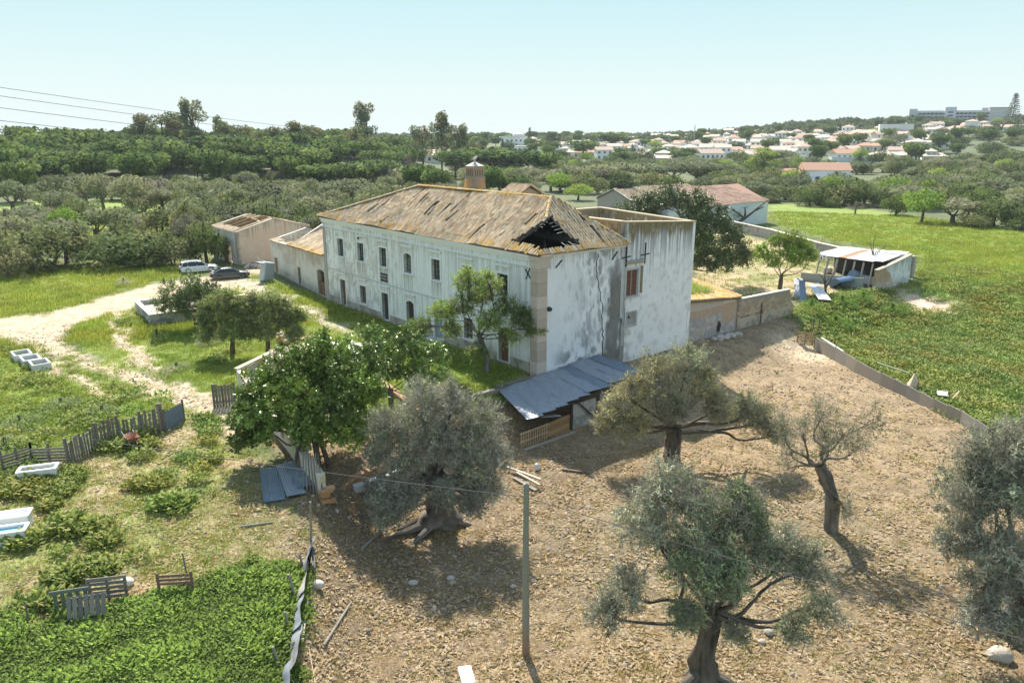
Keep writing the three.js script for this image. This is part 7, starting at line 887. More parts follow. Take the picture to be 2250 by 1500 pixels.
// ---------------------------------------------------------------- cars
function car(o) {
  const t = thing('car', o.label, 'car', o.pos, o.turn), paint = new THREE.MeshPhysicalMaterial({ color: C(...o.paint), roughness: 0.3, metalness: o.metal ?? 0.5, clearcoat: 1, clearcoatRoughness: 0.05, side: THREE.DoubleSide }), glass = M([0.02, 0.025, 0.03], { roughness: 0.06 }), blk = M([0.02, 0.02, 0.022], { roughness: 0.6 });
  const loft = (st) => { const n = 12, p = [], idx = []; st.forEach(([x, y0, y1, w, tw, rad]) => { for (let k = 0; k <= n; k++) { const a = k / n, s = a < 0.5 ? -1 : 1, q = a < 0.5 ? a * 2 : (1 - a) * 2, v = Math.min(1, q * 1.35), yy = lerp(y0, y1, Math.pow(v, 0.9)), ww = lerp(w, tw, Math.pow(v, rad ?? 3)) * (q > 0.74 ? (1 - q) / 0.26 : 1); p.push(x, q > 0.74 ? y1 + 0.03 * (1 - (1 - q) / 0.26) : yy, s * ww / 2); } }); const row = n + 1; for (let i = 0; i < st.length - 1; i++) for (let k = 0; k < n; k++) { const a = i * row + k, b = a + row; idx.push(a, a + 1, b, b, a + 1, b + 1); } for (const e of [0, st.length - 1]) { const c = p.length / 3, q = st[e]; p.push(q[0], (q[1] + q[2]) / 2, 0); for (let k = 0; k < n; k++) idx.push(c, e * row + k, e * row + k + 1); } const g = new THREE.BufferGeometry(); g.setAttribute('position', new THREE.Float32BufferAttribute(p, 3)); g.setIndex(idx); g.computeVertexNormals(); return g; };
  part('body', loft(o.body), paint, t); const cab = part('cabin', loft(o.cabin), glass, t); part('roof', loft(o.roof), paint, t);
  for (const s of [-1, 1]) for (const [a, b] of o.pillars) part('pillar', beam([a[0], a[1], s * a[2]], [b[0], b[1], s * b[2]], 0.09, 0.05), paint, t);
  for (const x of [1.38, -1.35]) for (const s of [-1, 1]) { const w = part('wheel', new THREE.TorusGeometry(0.245, 0.085, 8, 22).scale(1, 1, 1.2), blk, t, [x, 0.33, s * 0.79]); part('rim', [new THREE.CylinderGeometry(0.2, 0.2, 0.1, 18).rotateX(PI / 2), ...[0, 1, 2, 3, 4].map((k) => bx(0.05, 0.36, 0.13, 0, -0.18, 0, 0, 0, k * 0.628))], M([0.5, 0.5, 0.52], { metalness: 0.7, roughness: 0.35 }), w); part('wheel_arch', new THREE.TorusGeometry(0.37, 0.03, 6, 14, PI), blk, t, [x, 0.33, s * 0.865]); }
  const B = o.body[0][0], F = o.body[o.body.length - 1][0];
  for (const s of [-1, 1]) { part('tail_light', bx(0.1, 0.16, 0.34, B + 0.06, 0.76, s * 0.62), M([0.35, 0.02, 0.015], { roughness: 0.2 }), t); part('headlight', bx(0.2, 0.14, 0.32, F - 0.1, 0.62, s * 0.6), M([0.7, 0.72, 0.74], { roughness: 0.1 }), t); part('mirror', bx(0.12, 0.12, 0.2, 0.72, 0.93, s * 0.95), paint, t); part('handle', bx(0.18, 0.03, 0.03, -0.35, 0.82, s * 0.875), paint, t); part('door_seam', [bx(0.012, 0.5, 0.01, 0.55, 0.38, s * 0.88), bx(0.012, 0.5, 0.01, -0.62, 0.38, s * 0.88)], blk, t); }
  part('number_plate', bx(0.02, 0.11, 0.5, B - 0.005, 0.56, 0), M([0.7, 0.7, 0.66]), t); part('bumper', bx(0.08, 0.16, 1.3, B + 0.0, 0.3, 0), blk, t);
  if (o.rails) for (const s of [-1, 1]) part('roof_rail', beam([-1.9, 1.5, s * 0.56], [0.1, 1.53, s * 0.56], 0.04), M([0.5, 0.5, 0.5]), t);
  return t;
}
car({ label: 'silver white estate car parked on the track, behind the dark car', pos: on(-40.2, -95.2), turn: 0.55, paint: [0.72, 0.74, 0.76], metal: 0.2, rails: true,
  body: [[-2.25, 0.42, 0.86, 1.5, 1.45], [-2.1, 0.24, 0.95, 1.72, 1.6], [-1.4, 0.2, 0.97, 1.76, 1.66], [0.6, 0.2, 0.96, 1.77, 1.66], [1.1, 0.2, 0.92, 1.76, 1.6], [1.9, 0.22, 0.78, 1.7, 1.45], [2.2, 0.34, 0.66, 1.45, 1.25]], cabin: [[-2.12, 0.9, 0.98, 1.5, 1.4], [-1.86, 0.9, 1.43, 1.56, 1.16], [-0.2, 0.9, 1.46, 1.58, 1.18], [0.3, 0.9, 1.42, 1.58, 1.18], [1.15, 0.88, 0.94, 1.5, 1.4]], roof: [[-1.98, 1.38, 1.43, 1.2, 1.1], [-1.2, 1.43, 1.49, 1.24, 1.14], [-0.2, 1.43, 1.5, 1.24, 1.14], [0.34, 1.38, 1.44, 1.2, 1.1]], pillars: [[[-2.05, 0.95, 0.76], [-1.86, 1.42, 0.6]], [[-0.25, 0.95, 0.79], [-0.3, 1.44, 0.61]], [[1.1, 0.94, 0.76], [0.3, 1.42, 0.61]], [[-1.35, 0.96, 0.79], [-1.3, 1.44, 0.62]]] });
car({ label: 'dark grey coupe parked on the track in front of the silver car', pos: on(-34.6, -90.9), turn: 0.5, paint: [0.07, 0.072, 0.085],
  body: [[-2.25, 0.44, 0.84, 1.4, 1.3], [-2.1, 0.24, 0.93, 1.7, 1.5], [-1.4, 0.18, 0.95, 1.76, 1.62], [0.4, 0.18, 0.92, 1.77, 1.66], [1.0, 0.18, 0.88, 1.76, 1.58], [1.9, 0.22, 0.72, 1.68, 1.4], [2.25, 0.32, 0.58, 1.35, 1.15]], cabin: [[-1.95, 0.88, 0.93, 1.4, 1.3], [-1.0, 0.88, 1.3, 1.5, 1.08], [-0.3, 0.88, 1.35, 1.52, 1.1], [0.2, 0.88, 1.28, 1.52, 1.1], [1.05, 0.84, 0.9, 1.45, 1.35]], roof: [[-1.05, 1.27, 1.31, 1.1, 1.0], [-0.4, 1.33, 1.38, 1.14, 1.04], [0.22, 1.25, 1.3, 1.1, 1.0]], pillars: [[[-1.85, 0.92, 0.72], [-1.0, 1.3, 0.56]], [[-0.55, 0.92, 0.77], [-0.5, 1.34, 0.57]], [[1.0, 0.9, 0.73], [0.2, 1.28, 0.57]]] });
{ // grey tank leaning by the wing
  const b = thing('tipped_tank', 'tall grey box shaped tank tipped up on the grass beside the low wing', 'tank', on(-29.5,-89.34), 0.75); part('tank_body', new RoundedBoxGeometry(1.3, 2.3, 1.2, 3, 0.12).rotateZ(-0.22).translate(0, 1.1, 0), M([0.42, 0.45, 0.46]), b); part('lid', new RoundedBoxGeometry(1.05, 2.0, 0.08, 2, 0.03).rotateZ(-0.22).translate(0, 1.1, 0.62), M([0.34, 0.37, 0.38]), b); part('rim', bx(1.36, 0.08, 1.26, -0.42, 2.15, 0, 0, 0, -0.22), M([0.5, 0.52, 0.53]), b);
  const p = thing('leaning_pipes', 'two thin white pipes leaning crossed behind the tipped grey tank', 'pipes', on(-30.99,-92.99)); part('pipe', rod([0, 0, 0], [-0.9, 2.4, -0.3], 0.04), M([0.75, 0.74, 0.7]), p); part('pipe', rod([0.6, 0, -0.2], [-0.7, 2.0, -0.5], 0.035), M([0.7, 0.69, 0.66]), p);
  const rb = thing('rubble_pile', 'heap of pale rubble between the outbuilding and the low wing', 'rubble', on(-33.52,-98.33)), R = rng(66); for (let i = 0; i < 16; i++) part('stone', new THREE.IcosahedronGeometry(0.18 + R() * 0.25, 0), i % 3 ? M([0.45, 0.38, 0.31]) : M([0.55, 0.5, 0.44]), rb, [(R() - 0.5) * 3, 0.1 + R() * 0.35, (R() - 0.5) * 1.6], [R() * 3, R() * 3, 0]);
  const r2 = thing('rubble_pile', 'heap of orange brown rubble and cut stones on the grass behind the pigsty', 'rubble', on(-18.41,-61.36)); for (let i = 0; i < 18; i++) part('stone', i % 2 ? bx(0.35 + R() * 0.3, 0.2 + R() * 0.2, 0.3) : new THREE.IcosahedronGeometry(0.2 + R() * 0.2, 0), [M([0.5, 0.32, 0.16]), M([0.62, 0.52, 0.4]), M([0.4, 0.3, 0.2])][i % 3], r2, [(R() - 0.5) * 2.6, 0.05 + R() * 0.5, (R() - 0.5) * 1.4], [R() * 0.6, R() * 3, R() * 0.4]);
  const st = thing('stone_slabs', 'two pale stone slabs lying on the grass by the round bush', 'stone slabs', on(-29.54,-79.15), 0.4); part('slab', bx(1.6, 0.18, 0.4, 0, 0.15, 0, 0, 0, 0.08), M([0.6, 0.53, 0.43]), st); part('slab', bx(1.5, 0.18, 0.4, 0.2, 0.0, 0.7), M([0.62, 0.55, 0.46]), st); part('block', bx(0.8, 0.45, 0.4, 1.1, 0, 0.9), M([0.35, 0.27, 0.2]), st);
}
{ // three stone sinks in a row
  const tub = (x, z, l) => { const t = thing('stone_sink', l, 'sink', on(x, z), -0.85), m = M([0.62, 0.62, 0.6]); for (const s of [-1, 1]) { part('side', bx(1.7, 0.5, 0.13, 0, 0, s * 0.55), m, t); part('end', bx(0.13, 0.5, 0.97, s * 0.785, 0, 0), m, t); } part('floor', bx(1.44, 0.06, 0.97, 0, 0.12, 0), M([0.2, 0.18, 0.15]), t); };
  tub(-38.6,-56.66, 'upper left one of three white rectangular sinks on the left lawn'); tub(-37.06,-55.32, 'middle one of three white rectangular sinks on the left lawn'); tub(-35.65,-54.15, 'lower right one of three white rectangular sinks on the left lawn');
}
function bathtub(label, pos, turn, inner, fill = 0.1) {
  const t = thing('bathtub', label, 'bathtub', pos, turn), o = new RoundedBoxGeometry(1.75, 0.62, 0.78, 4, 0.1), p = o.attributes.position, w = M([0.8, 0.8, 0.79], { roughness: 0.25 });
  for (let i = 0; i < p.count; i++) { const k = 0.88 + 0.12 * (p.getY(i) / 0.31); p.setX(i, p.getX(i) * k); p.setZ(i, p.getZ(i) * k); }
  const sh = new THREE.Shape(), rr = (c, W, H, r) => { c.moveTo(-W + r, -H); c.lineTo(W - r, -H); c.quadraticCurveTo(W, -H, W, -H + r); c.lineTo(W, H - r); c.quadraticCurveTo(W, H, W - r, H); c.lineTo(-W + r, H); c.quadraticCurveTo(-W, H, -W, H - r); c.lineTo(-W, -H + r); c.quadraticCurveTo(-W, -H, -W + r, -H); }; rr(sh, 0.9, 0.41, 0.08); const h = new THREE.Path(); rr(h, 0.78, 0.29, 0.16); sh.holes.push(h);
  const wall = new THREE.Shape(); rr(wall, 0.86, 0.37, 0.08); const h2 = new THREE.Path(); rr(h2, 0.79, 0.3, 0.16); wall.holes.push(h2);
  part('tub_wall', new THREE.ExtrudeGeometry(wall, { depth: 0.58, bevelEnabled: false, curveSegments: 6 }).rotateX(-PI / 2), w, t); part('rim', new THREE.ExtrudeGeometry(sh, { depth: 0.05, bevelEnabled: true, bevelSize: 0.015, bevelThickness: 0.015, bevelSegments: 2, curveSegments: 6 }).rotateX(-PI / 2).translate(0, 0.59, 0), w, t); part('basin', bx(1.56, 0.05, 0.58, 0, fill, 0), M(inner, { roughness: 0.3 }), t); part('drain', new THREE.CylinderGeometry(0.035, 0.035, 0.02, 10).translate(0.6, fill + 0.06, 0), IRON, t);
}
bathtub('plain white bathtub standing below the left end of the slat fence', on(-24.2,-35.18), 0.33, [0.55, 0.52, 0.46]);
bathtub('white bathtub turned up behind the blue one at the left edge', on(-22.36,-30.01, 0.15), 0.32, [0.75, 0.78, 0.8]);
bathtub('white bathtub with light blue lining at the left edge of the view', on(-21.88,-28.96), 0.32, [0.18, 0.42, 0.58], 0.47);
{ // wheelbarrow
  const w = thing('wheelbarrow', 'rusty red wheelbarrow standing by the slat fence', 'wheelbarrow', on(-21.29,-39.06), -0.9), m = M([0.36, 0.15, 0.1]); const g = new THREE.CylinderGeometry(0.52, 0.3, 0.32, 4, 1, true).rotateY(PI / 4).scale(1.3, 1, 0.85).translate(0, 0.62, 0); part('tray', g, m, w); part('tray_floor', bx(0.55, 0.02, 0.36, 0, 0.465, 0), M([0.42, 0.2, 0.15]), w); for (const s of [-1, 1]) { part('handle', rod([0.5, 0.38, s * 0.16], [-1.15, 0.72, s * 0.3], 0.02), M([0.4, 0.38, 0.35]), w); part('leg', rod([-0.35, 0.5, s * 0.22], [-0.45, 0, s * 0.24], 0.018), IRON, w); } const wh = part('wheel', new THREE.TorusGeometry(0.17, 0.045, 8, 18), M([0.03, 0.03, 0.03]), w, [0.62, 0.2, 0]); part('hub', new THREE.CylinderGeometry(0.04, 0.04, 0.1, 8).rotateX(PI / 2), IRON, wh);
}
{ // corrugated sheets on the ground in the fig's shade
  const s = thing('corrugated_sheets', 'three dark corrugated roof sheets lying overlapped on the ground beside the fig', 'metal sheets'), a = [-12.6,-36.38], b = [-10.89,-32.58]; const lay = (x0, z0, x1, z1, w, m, y, k) => sheet('roof_sheet', s, on(x0, z0, y), on(x1, z1, y), w, m, { seed: k, pitch: 0.1, amp: 0.022 });
  lay(a[0] - 0.2, a[1], b[0] - 0.5, b[1] - 0.1, 1.0, TINB, 0.08, 81); lay(-12.13,-36.83, -10.47,-33.18, 0.95, TIN, 0.12, 82); lay(-11.8,-36.94, -10.25,-34.05, 0.9, TINB, 0.17, 83);
  const st = thing('leaning_stakes', 'bundle of grey stakes leaning upright at the corner of the pigsty', 'stakes', on(-9.8,-33.83)), R = rng(67); for (let i = 0; i < 7; i++) part('stake', rod([(i - 3) * 0.16, -0.1, R() * 0.2], [(i - 3) * 0.12 - 0.15, 1.7 + R() * 0.9, -0.4], 0.04, 0.03, 6), woodM[i % 4], st);
}
{ // pole with wire
  const x = 0.53, z = -25.07, g = terr(x, z), p = thing('utility_pole', 'grey green wooden utility pole standing in the yard at bottom centre', 'utility pole', [x, g, z]); part('pole', limb([[0.02, -0.4, 0, 0.15], [0, 2, 0, 0.14], [-0.01, 5, 0, 0.115], [0, 7.3, 0, 0.1]], 12, null, 5), M([1, 1, 1], { map: tex(64, 256, (u, v) => { const n = fbm(u * 9, v * 3, 3); return mix3(mix3([0.26, 0.145, 0.08], [0.20, 0.205, 0.155], sstep(0.05, 0.3, v)), [0.3, 0.29, 0.24], n * 0.5); }, true, [0.5, 0.13]) }), p); part('cap', new THREE.ConeGeometry(0.1, 0.1, 10).translate(0, 7.35, 0), M([0.42, 0.4, 0.34]), p); part('bracket', [beam([-0.16, 7.22, 0.06], [0.02, 7.36, 0.06], 0.03), beam([0.02, 7.36, 0.06], [0.18, 7.2, 0.06], 0.03)], M([0.5, 0.47, 0.4]), p);
  const wire = (name, label, pts, r) => { const t = thing(name, label, 'cable'); for (let i = 0; i < pts.length - 1; i++) { const a = V(...pts[i]), b = V(...pts[i + 1]), m = a.clone().lerp(b, 0.5); m.y -= a.distanceTo(b) * 0.012; part('span', new THREE.TubeGeometry(new THREE.QuadraticBezierCurve3(a, m, b), 24, r, 5), M([0.12, 0.115, 0.11]), t); } };
  wire('overhead_cable', 'thin grey cable sagging across the yard from the left past the pole to the right', [[-28.24,2.28,-37.43], [x, g + 6.75, z], [14.12,3.91,-17.14]], 0.014);
  for (const [l, a, b] of [['topmost of the four power lines crossing the sky at upper left', [-86.18,24.85,-126.64], [-25,13.72,-341.41]], ['second of the four power lines crossing the sky at upper left', [-82.59,23.25,-121.02], [-24.24,11.2,-330.35]], ['third of the four power lines crossing the sky at upper left', [-80.44,21.32,-117.37], [30,3.5,-307.48]], ['lowest of the four power lines crossing the sky at upper left', [-79,19.38,-114.76], [29,2.26,-296.76]]]) wire('power_line', l, [a, b], 0.045);
}
{ // timber, boards and scraps on the ground
  const lie = (name, label, cat, a, b, w, h, m, y = 0.06) => { const t = thing(name, label, cat); part(cat === 'log' ? 'log' : 'board', w === h ? rod(on(...a, y), on(...b, y), w, w * 0.8, 8) : beam(on(...a, y), on(...b, y), w, h), m, t); const e = V(...on(...a, y)), d = V(...on(...b, y)).sub(e).normalize(); part('end', w === h ? rod(e.clone().addScaledVector(d, -0.01).toArray(), e.toArray(), w * 0.9, w * 0.9, 8) : beam(e.clone().addScaledVector(d, -0.02).toArray(), e.toArray(), w * 0.9, h * 0.9), M([0.42, 0.35, 0.26]), t); return t; };
  lie('log', 'straight grey pole lying in the yard right of the sheet metal fence', 'log', [-7.03,-24.03], [-6.75,-27.48], 0.06, 0.06, woodM[1]); lie('branch', 'grey branch lying at the edge of the fig shade', 'log', [-12.17,-30.21], [-10.83,-30.61], 0.06, 0.06, woodM[1]); lie('branch', 'grey branch lying in the shade left of the great olive roots', 'log', [-7.13,-31.75], [-6.6,-34.28], 0.07, 0.07, woodM[1]);
  lie('plank', 'upper one of three long planks stacked askew behind the utility pole', 'plank', [-0.28,-41.68], [1.67,-39.97], 0.16, 0.08, woodPale, 0.25); lie('plank', 'lower one of three long planks stacked askew behind the utility pole', 'plank', [0.27,-40.81], [1.59,-39.15], 0.14, 0.09, M([0.5, 0.4, 0.3]), 0.3); lie('plank', 'bottom board under the two planks behind the utility pole', 'plank', [0.13,-40.57], [1.37,-38.93], 0.22, 0.06, woodM[1], 0.08);
  lie('plank', 'dark plank lying in front of the lean-to shade', 'plank', [3.03,-41.75], [4.5,-41.31], 0.16, 0.1, M([0.14, 0.1, 0.07])); lie('cane', 'long pale cane lying beside the sheet metal fence at the bottom', 'cane', [-7.41,-23.4], [-6.8,-21.87], 0.022, 0.022, M([0.6, 0.5, 0.33]));
  const wb = thing('white_board', 'white board lying flat at the bottom edge of the yard', 'board', on(-1.71,-23.84, 0.04), 0.25); part('board', bx(0.5, 0.035, 0.95), M([0.82, 0.82, 0.8]), wb); part('stain', bx(0.16, 0.004, 0.12, 0.05, 0.036, 0.2), M([0.4, 0.36, 0.3]), wb);
  const bk = thing('white_container', 'small white plastic container among scraps beside the lean-to', 'container', on(1.52,-41.81), 0.4); part('container_body', new RoundedBoxGeometry(0.28, 0.42, 0.22, 2, 0.05).translate(0, 0.2, 0), M([0.7, 0.7, 0.68]), bk); part('cap', new THREE.CylinderGeometry(0.05, 0.05, 0.06, 8).translate(0.06, 0.43, 0), M([0.2, 0.3, 0.5]), bk);
  const bt = thing('blue_barrel', 'dark blue overturned trough half hidden by the shed wall', 'trough', on(39.16,-87.6), 0.5), m = M([0.09, 0.15, 0.24], { roughness: 0.5 }); part('shell', new THREE.CylinderGeometry(0.8, 0.9, 2.4, 14, 1, false, 0, PI).rotateZ(PI / 2).rotateX(-0.6).translate(0, 0.4, 0), m, bt); part('shell_inside', new THREE.CylinderGeometry(0.74, 0.84, 2.3, 14, 1, true, 0, PI).rotateZ(PI / 2).rotateX(-0.6).translate(0, 0.4, 0.02), M([0.04, 0.06, 0.1]), bt);
  const b2 = thing('blue_barrel', 'lighter grey blue tarpaulin covered barrel leaning on the shed wall', 'barrel', on(41.94,-89.66), 0.3); part('barrel', new THREE.CylinderGeometry(0.6, 0.65, 2.2, 14).rotateZ(1.2).translate(0, 0.75, 0), M([0.17, 0.23, 0.3]), b2); part('ring', [new THREE.TorusGeometry(0.64, 0.04, 6, 18).rotateY(PI / 2).rotateZ(1.2 - PI / 2).translate(0.4, 0.9, 0)], M([0.1, 0.14, 0.2]), b2);
  const ws = thing('white_sheet', 'bright white corrugated sheet fallen on the green bushes beside the garden', 'metal sheet'); sheet('sheet', ws, on(35.09,-85.71, 0.9), on(33.89,-79.5, 0.7), 1.3, TINW, { pitch: 0.14, amp: 0.02, seed: 90 }); part('fold', beam(on(35.27,-85.91, 0.95), on(35.82,-86.09, 0.95), 0.08, 0.04), M([0.55, 0.56, 0.56]), ws);
  const wr = thing('tin_roll', 'standing rolled greenish tin sheets at the broken end of the block wall', 'metal sheets'); sheet('sheet', wr, on(32.39,-83.09, 0), on(33.39,-86.26, 1.6), 0.9, TIN, { seed: 91 }); sheet('sheet', wr, on(32.41,-81.62, 0), on(33.41,-85.17, 1.5), 0.7, TINB, { seed: 92 });
  const gb = thing('white_drum', 'white drum lying in the garden before the sheet roofed shed', 'drum', on(40.52,-95.33, 0.35), 0.6); part('drum', new THREE.CylinderGeometry(0.42, 0.42, 1.1, 16).rotateZ(PI / 2), M([0.75, 0.75, 0.72]), gb); part('band', [new THREE.TorusGeometry(0.43, 0.025, 6, 18).rotateY(PI / 2).translate(0.25, 0, 0), new THREE.TorusGeometry(0.43, 0.025, 6, 18).rotateY(PI / 2).translate(-0.25, 0, 0)], M([0.6, 0.6, 0.58]), gb);
  const po = thing('wooden_post', 'short weathered post standing in scrub at far left', 'post', on(-85.69,-128.28)); part('post', bx(0.7, 4.8, 0.5, 0, -0.2, 0), woodM[1], po); part('top', bx(0.6, 0.12, 0.42, 0, 4.62, 0), woodM[2], po);
  const gs = thing('grass_clump', 'bright green grass growing on the tiled shed roof', 'grass'); { const s = new Soup(), R = rng(68); for (let i = 0; i < 2400; i++) { const x = 18.5 + Math.pow(R(), 1.4) * 5, zz = -1.4 - R() * 4.4, w = FW(x, zz), y = 2.95 - (x - 18.2) * 0.09 - zz * 0.145, d = V((R() - 0.5) * 0.7, 1, (R() - 0.5) * 0.7).normalize(), p = V(w[0], y - 0.05, w[2]); s.blade(p, d, perp(d, R), 0.45 + R() * 0.5, 0.05, tint([0.2, 0.26, 0.06], 0.7 + R() * 0.6)); } part('blades', s.geo(), leafSoft, gs); const s2 = new Soup(); for (let i = 0; i < 60; i++) { const w = FW(18.8 + R() * 4, -2 - R() * 3); s2.stick(V(w[0], 2.9, w[2]), V(w[0] + 0.1, 3.6 + R() * 0.4, w[2]), 0.02, [0.35, 0.33, 0.12]); } part('stalks', s2.geo(), leafSoft, gs); }
}
// ---------------------------------------------------------------- ground cover: grass, weeds, stones, straw
{
  const R = rng(909), A = PI / 180;
  const tuft = (n, h, w, cols, spread) => { const s = new Soup(); for (let i = 0; i < n; i++) { const a = R() * 6.28, r = Math.sqrt(R()) * spread, p = V(Math.cos(a) * r, -0.02, Math.sin(a) * r), d = V((R() - 0.5) * 1.1, 1, (R() - 0.5) * 1.1).normalize(); s.blade(p, d, perp(d, R), h * (0.5 + R() * 0.7), w, tint(cols[Math.floor(R() * cols.length)], 0.75 + R() * 0.5, (R() - 0.5) * 0.2)); } return s.geo(); };
  const weed = (n, len, cols, hgt, spread) => { const s = new Soup(); for (let i = 0; i < n; i++) { const a = R() * 6.28, r = Math.sqrt(R()) * spread, p = V(Math.cos(a) * r, hgt * (0.25 + 0.75 * R()) * (1 - 0.5 * r / spread), Math.sin(a) * r), d = V(Math.cos(a) * 0.5 + (R() - 0.5) * 1.6, 0.15 + R() * 0.45, Math.sin(a) * 0.5 + (R() - 0.5) * 1.6).normalize(), side = V().crossVectors(d, V(0, 1, 0)).normalize(); s.leaf(p, d, side, len * (0.6 + R() * 0.7), len * 0.75, tint(cols[Math.floor(R() * cols.length)], 0.7 + R() * 0.6, (R() - 0.5) * 0.15), 0.2); } return s.geo(); };
  const GC = [[0.15, 0.205, 0.035], [0.19, 0.24, 0.05], [0.115, 0.165, 0.03]], grassM = leafSoft.clone(); grassM.color.setRGB(1.5, 1.42, 1.15);
  const weedM = new THREE.MeshPhysicalMaterial({ color: C(2.1, 1.8, 1.2), vertexColors: true, roughness: 0.75, transmission: 0.35, thickness: 0, specularIntensity: 0.35, side: THREE.DoubleSide });
  const g1 = tuft(16, 0.2, 0.022, GC, 0.22), g2 = tuft(14, 0.34, 0.05, GC, 0.4), w1 = weed(26, 0.13, [[0.085, 0.15, 0.03], [0.11, 0.18, 0.035], [0.065, 0.12, 0.028]], 0.32, 0.3), w2 = weed(30, 0.2, [[0.10, 0.155, 0.035], [0.135, 0.185, 0.035], [0.08, 0.13, 0.035], [0.16, 0.19, 0.07]], 0.5, 0.5), dry = tuft(10, 0.16, 0.02, [[0.34, 0.27, 0.15], [0.27, 0.215, 0.12], [0.2, 0.2, 0.07]], 0.2);
  const near = [], mid = [], wd = [], wf = [], dr = [], flower = [];
  const blocked = (x, z) => { const rx = x - K0[0], rz = z - K0[1], lx = rx * Math.cos(TH) - rz * Math.sin(TH), lz = rx * Math.sin(TH) + rz * Math.cos(TH); return (lx > -0.3 && lx < 18.5 && lz < 0.3 && lz > -34) || (lx > 0 && lx < 12 && lz < -34 && lz > -72) || (lx > 18 && lx < 26 && lz < 0.2 && lz > -7) || (lx > -3.4 && lx < 6 && lz > 0 && lz < 5) || (lx > 53 && lx < 63 && lz < 1 && lz > -9); };
  for (let i = 0; i < 330000; i++) {
    const b = (R() * 2 - 1) * 39 * A, d = 20 * Math.pow(9.2, Math.pow(R(), 0.95)), x = d * Math.sin(b), z = -d * Math.cos(b); if (blocked(x, z)) continue;
    const s = surf(x, z), p = R(), t = 0.75 + 0.5 * fbm(x * 0.25, z * 0.25, 2) + R() * 0.2, y = terr(x, z);
    if (s.w > 0.02 && p < s.w) { if (polyDist(Z.weeds, x, z) > -1) { if (wd.length < 26000) { const q = fbm(x * 0.9, z * 0.9, 3), u = 0.35 + 1.0 * q + R() * 0.25; wd.push([x, y + 0.02, z, R() * 6.3, (0.55 + R() * 0.7) * (0.6 + 0.8 * q), [u, u * 0.95, u * 1.05]]); }; } else if (wf.length < 60000) wf.push([x, y - 0.03, z, R() * 6.3, (0.45 + R() * 0.7) * (0.6 + 1.0 * fbm(x * 0.4 + 5, z * 0.4, 3)), [t * (0.7 + 0.6 * fbm(x * 0.5, z * 0.5 + 8, 2)), t * 0.98, t]]); }
    else if (p < s.g * (s.kind === 'meadow' ? 1 : 0.6)) { const c = [t * (0.95 + 0.25 * noise(x * 0.3, z * 0.3)), t, t]; if (d < 70) near.push([x, y - 0.02, z, R() * 6.3, 0.6 + R() * 0.7, c]); else if (d < 200) mid.push([x, y - 0.04, z, R() * 6.3, 0.7 + R() * 0.8, c]); if (R() < 0.012 && d < 120) flower.push([x, y + 0.14, z, R() * 6, 0.6 + R() * 0.8]); }
    else if (s.kind === 'yard' && p > 0.8 && d < 60) dr.push([x, y - 0.01, z, R() * 6.3, 0.5 + R() * 0.8, [0.8 + R() * 0.4, 0.8 + R() * 0.3, 0.8]]);
  }
  scatter('grass', g1, grassM, near, 'green grass of the lawns near the farmyard', 'grass'); scatter('grass', g2, grassM, mid, 'green grass of the farther meadows', 'grass');
  scatter('weeds', w1, weedM, wd, 'dense bed of broad leaved green weeds at bottom left', 'weeds'); scatter('weeds', w2, weedM, wf, 'rank leafy weeds over the right field and lawn edges', 'weeds'); scatter('dry_grass', dry, grassM, dr, 'dry straw and grass wisps on the yard earth', 'dry grass');
  const fl = new Soup(); for (let i = 0; i < 5; i++) { const d = rdir(R, 0.6); fl.leaf(V(0, 0, 0), d, perp(d, R), 0.05, 0.05, [0.55, 0.5, 0.12]); } scatter('wild_flowers', fl.geo(), leafMat, flower, 'tiny yellow and pale wild flowers in the grass', 'flowers');
  const stones = [], clods = [], chips = [];
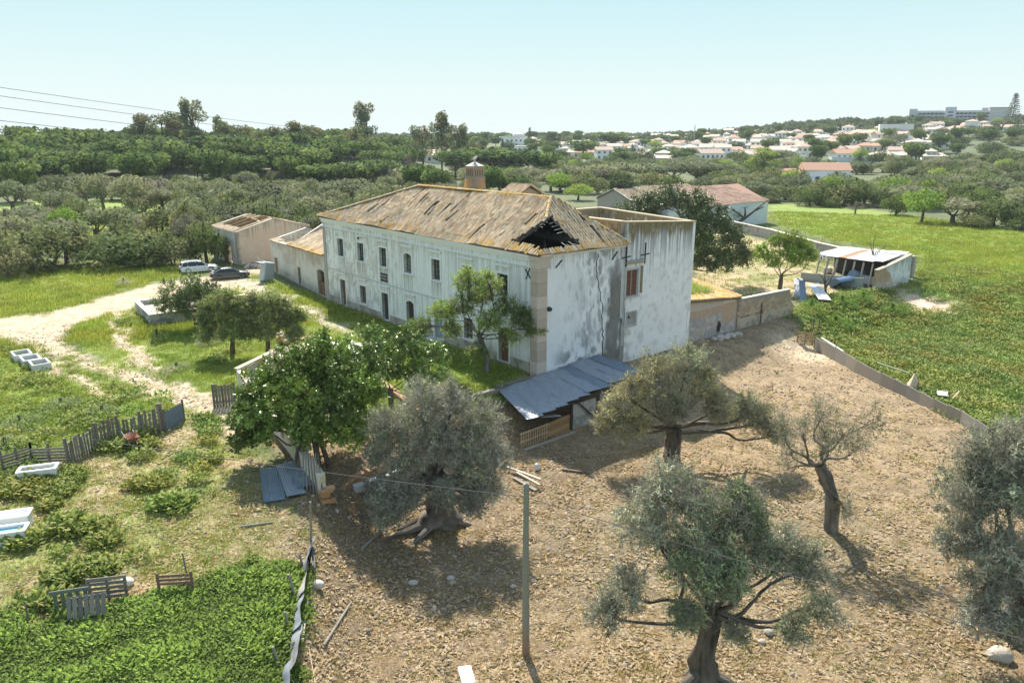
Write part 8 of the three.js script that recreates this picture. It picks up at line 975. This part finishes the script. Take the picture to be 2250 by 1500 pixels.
  for (let i = 0; i < 90000; i++) { const b = (R() * 2 - 1) * 38 * A, d = 20 * Math.pow(4, R()), x = d * Math.sin(b), z = -d * Math.cos(b); if (blocked(x, z)) continue; const s = surf(x, z); if (s.kind !== 'yard' && s.kind !== 'dirt_road' && s.kind !== 'footpath') continue; const k = R(), y = terr(x, z); if (k < 0.022) { const c = 0.5 + R() * 0.6; stones.push([x, y, z, R() * 6, [0.05 + R() * R() * 0.16, 0.04 + R() * 0.06, 0.05 + R() * 0.1], [0.38 * c, 0.31 * c, 0.235 * c], R()]); } else if (k < 0.45) { const c = 0.8 + R() * 0.35; clods.push([x, y - 0.01, z, R() * 6, [0.04 + R() * 0.08, 0.02 + R() * 0.03, 0.04 + R() * 0.08], [s.c[0] * 1.25 * c, s.c[1] * 1.2 * c, s.c[2] * 1.15 * c], R()]); } else { const c = 0.75 + R() * 0.5; chips.push([x, y + 0.012, z, R() * 6, [0.05 + R() * 0.11, 1, 0.025 + R() * 0.04], [0.33 * c, 0.245 * c, 0.145 * c], (R() - 0.5) * 0.3]); } }
  const one = M([1, 1, 1], { roughness: 0.95 }); scatter('loose_stones', new THREE.IcosahedronGeometry(1, 0), one, stones, 'loose stones and pebbles scattered over the yard and track', 'stones'); scatter('earth_clods', new THREE.IcosahedronGeometry(1, 0), one, clods, 'small clods of earth over the yard', 'earth clods'); scatter('leaf_litter', new THREE.CircleGeometry(1, 5).rotateX(-PI / 2), one, chips, 'dry leaves and straw bits over the yard', 'leaf litter');
  // the larger white stones one can pick out
  for (const [x, z, r, l] of [[-4.47,-29.82, 0.16, 'white stone in the shadow of the great olive, left'], [-2.81,-30.18, 0.15, 'white stone in the middle of the great olive shadow'], [0.06,-29.57, 0.11, 'round white stone in the shadow beside the utility pole'], [10.47,-26.32, 0.2, 'pale rock on the ground right of the front olive'], [10.01,-25.75, 0.13, 'smaller pale rock in front of another right of the front olive'], [-3.18,-41.96, 0.16, 'white stone at the foot of the great olive trunk'], [18.92,-24.86, 0.36, 'large pale pitted rock at the bottom right corner'], [4.83,-32.13, 0.1, 'small white stone in the open yard']]) { const t = thing('stone', l, 'stone', on(x, z, r * 0.4)), g = new THREE.IcosahedronGeometry(r, 2), p = g.attributes.position; for (let i = 0; i < p.count; i++) { const v = V(p.getX(i), p.getY(i), p.getZ(i)), k = 0.75 + 0.5 * noise(v.x / r * 1.7 + 9 + x, v.y / r * 1.7 + v.z / r * 1.3 + z); p.setXYZ(i, v.x * k * 1.2, v.y * k * 0.8, v.z * k); } g.computeVertexNormals(); part('rock', g, M([0.42, 0.37, 0.31]), t); }
}
renderer.render(scene, camera);
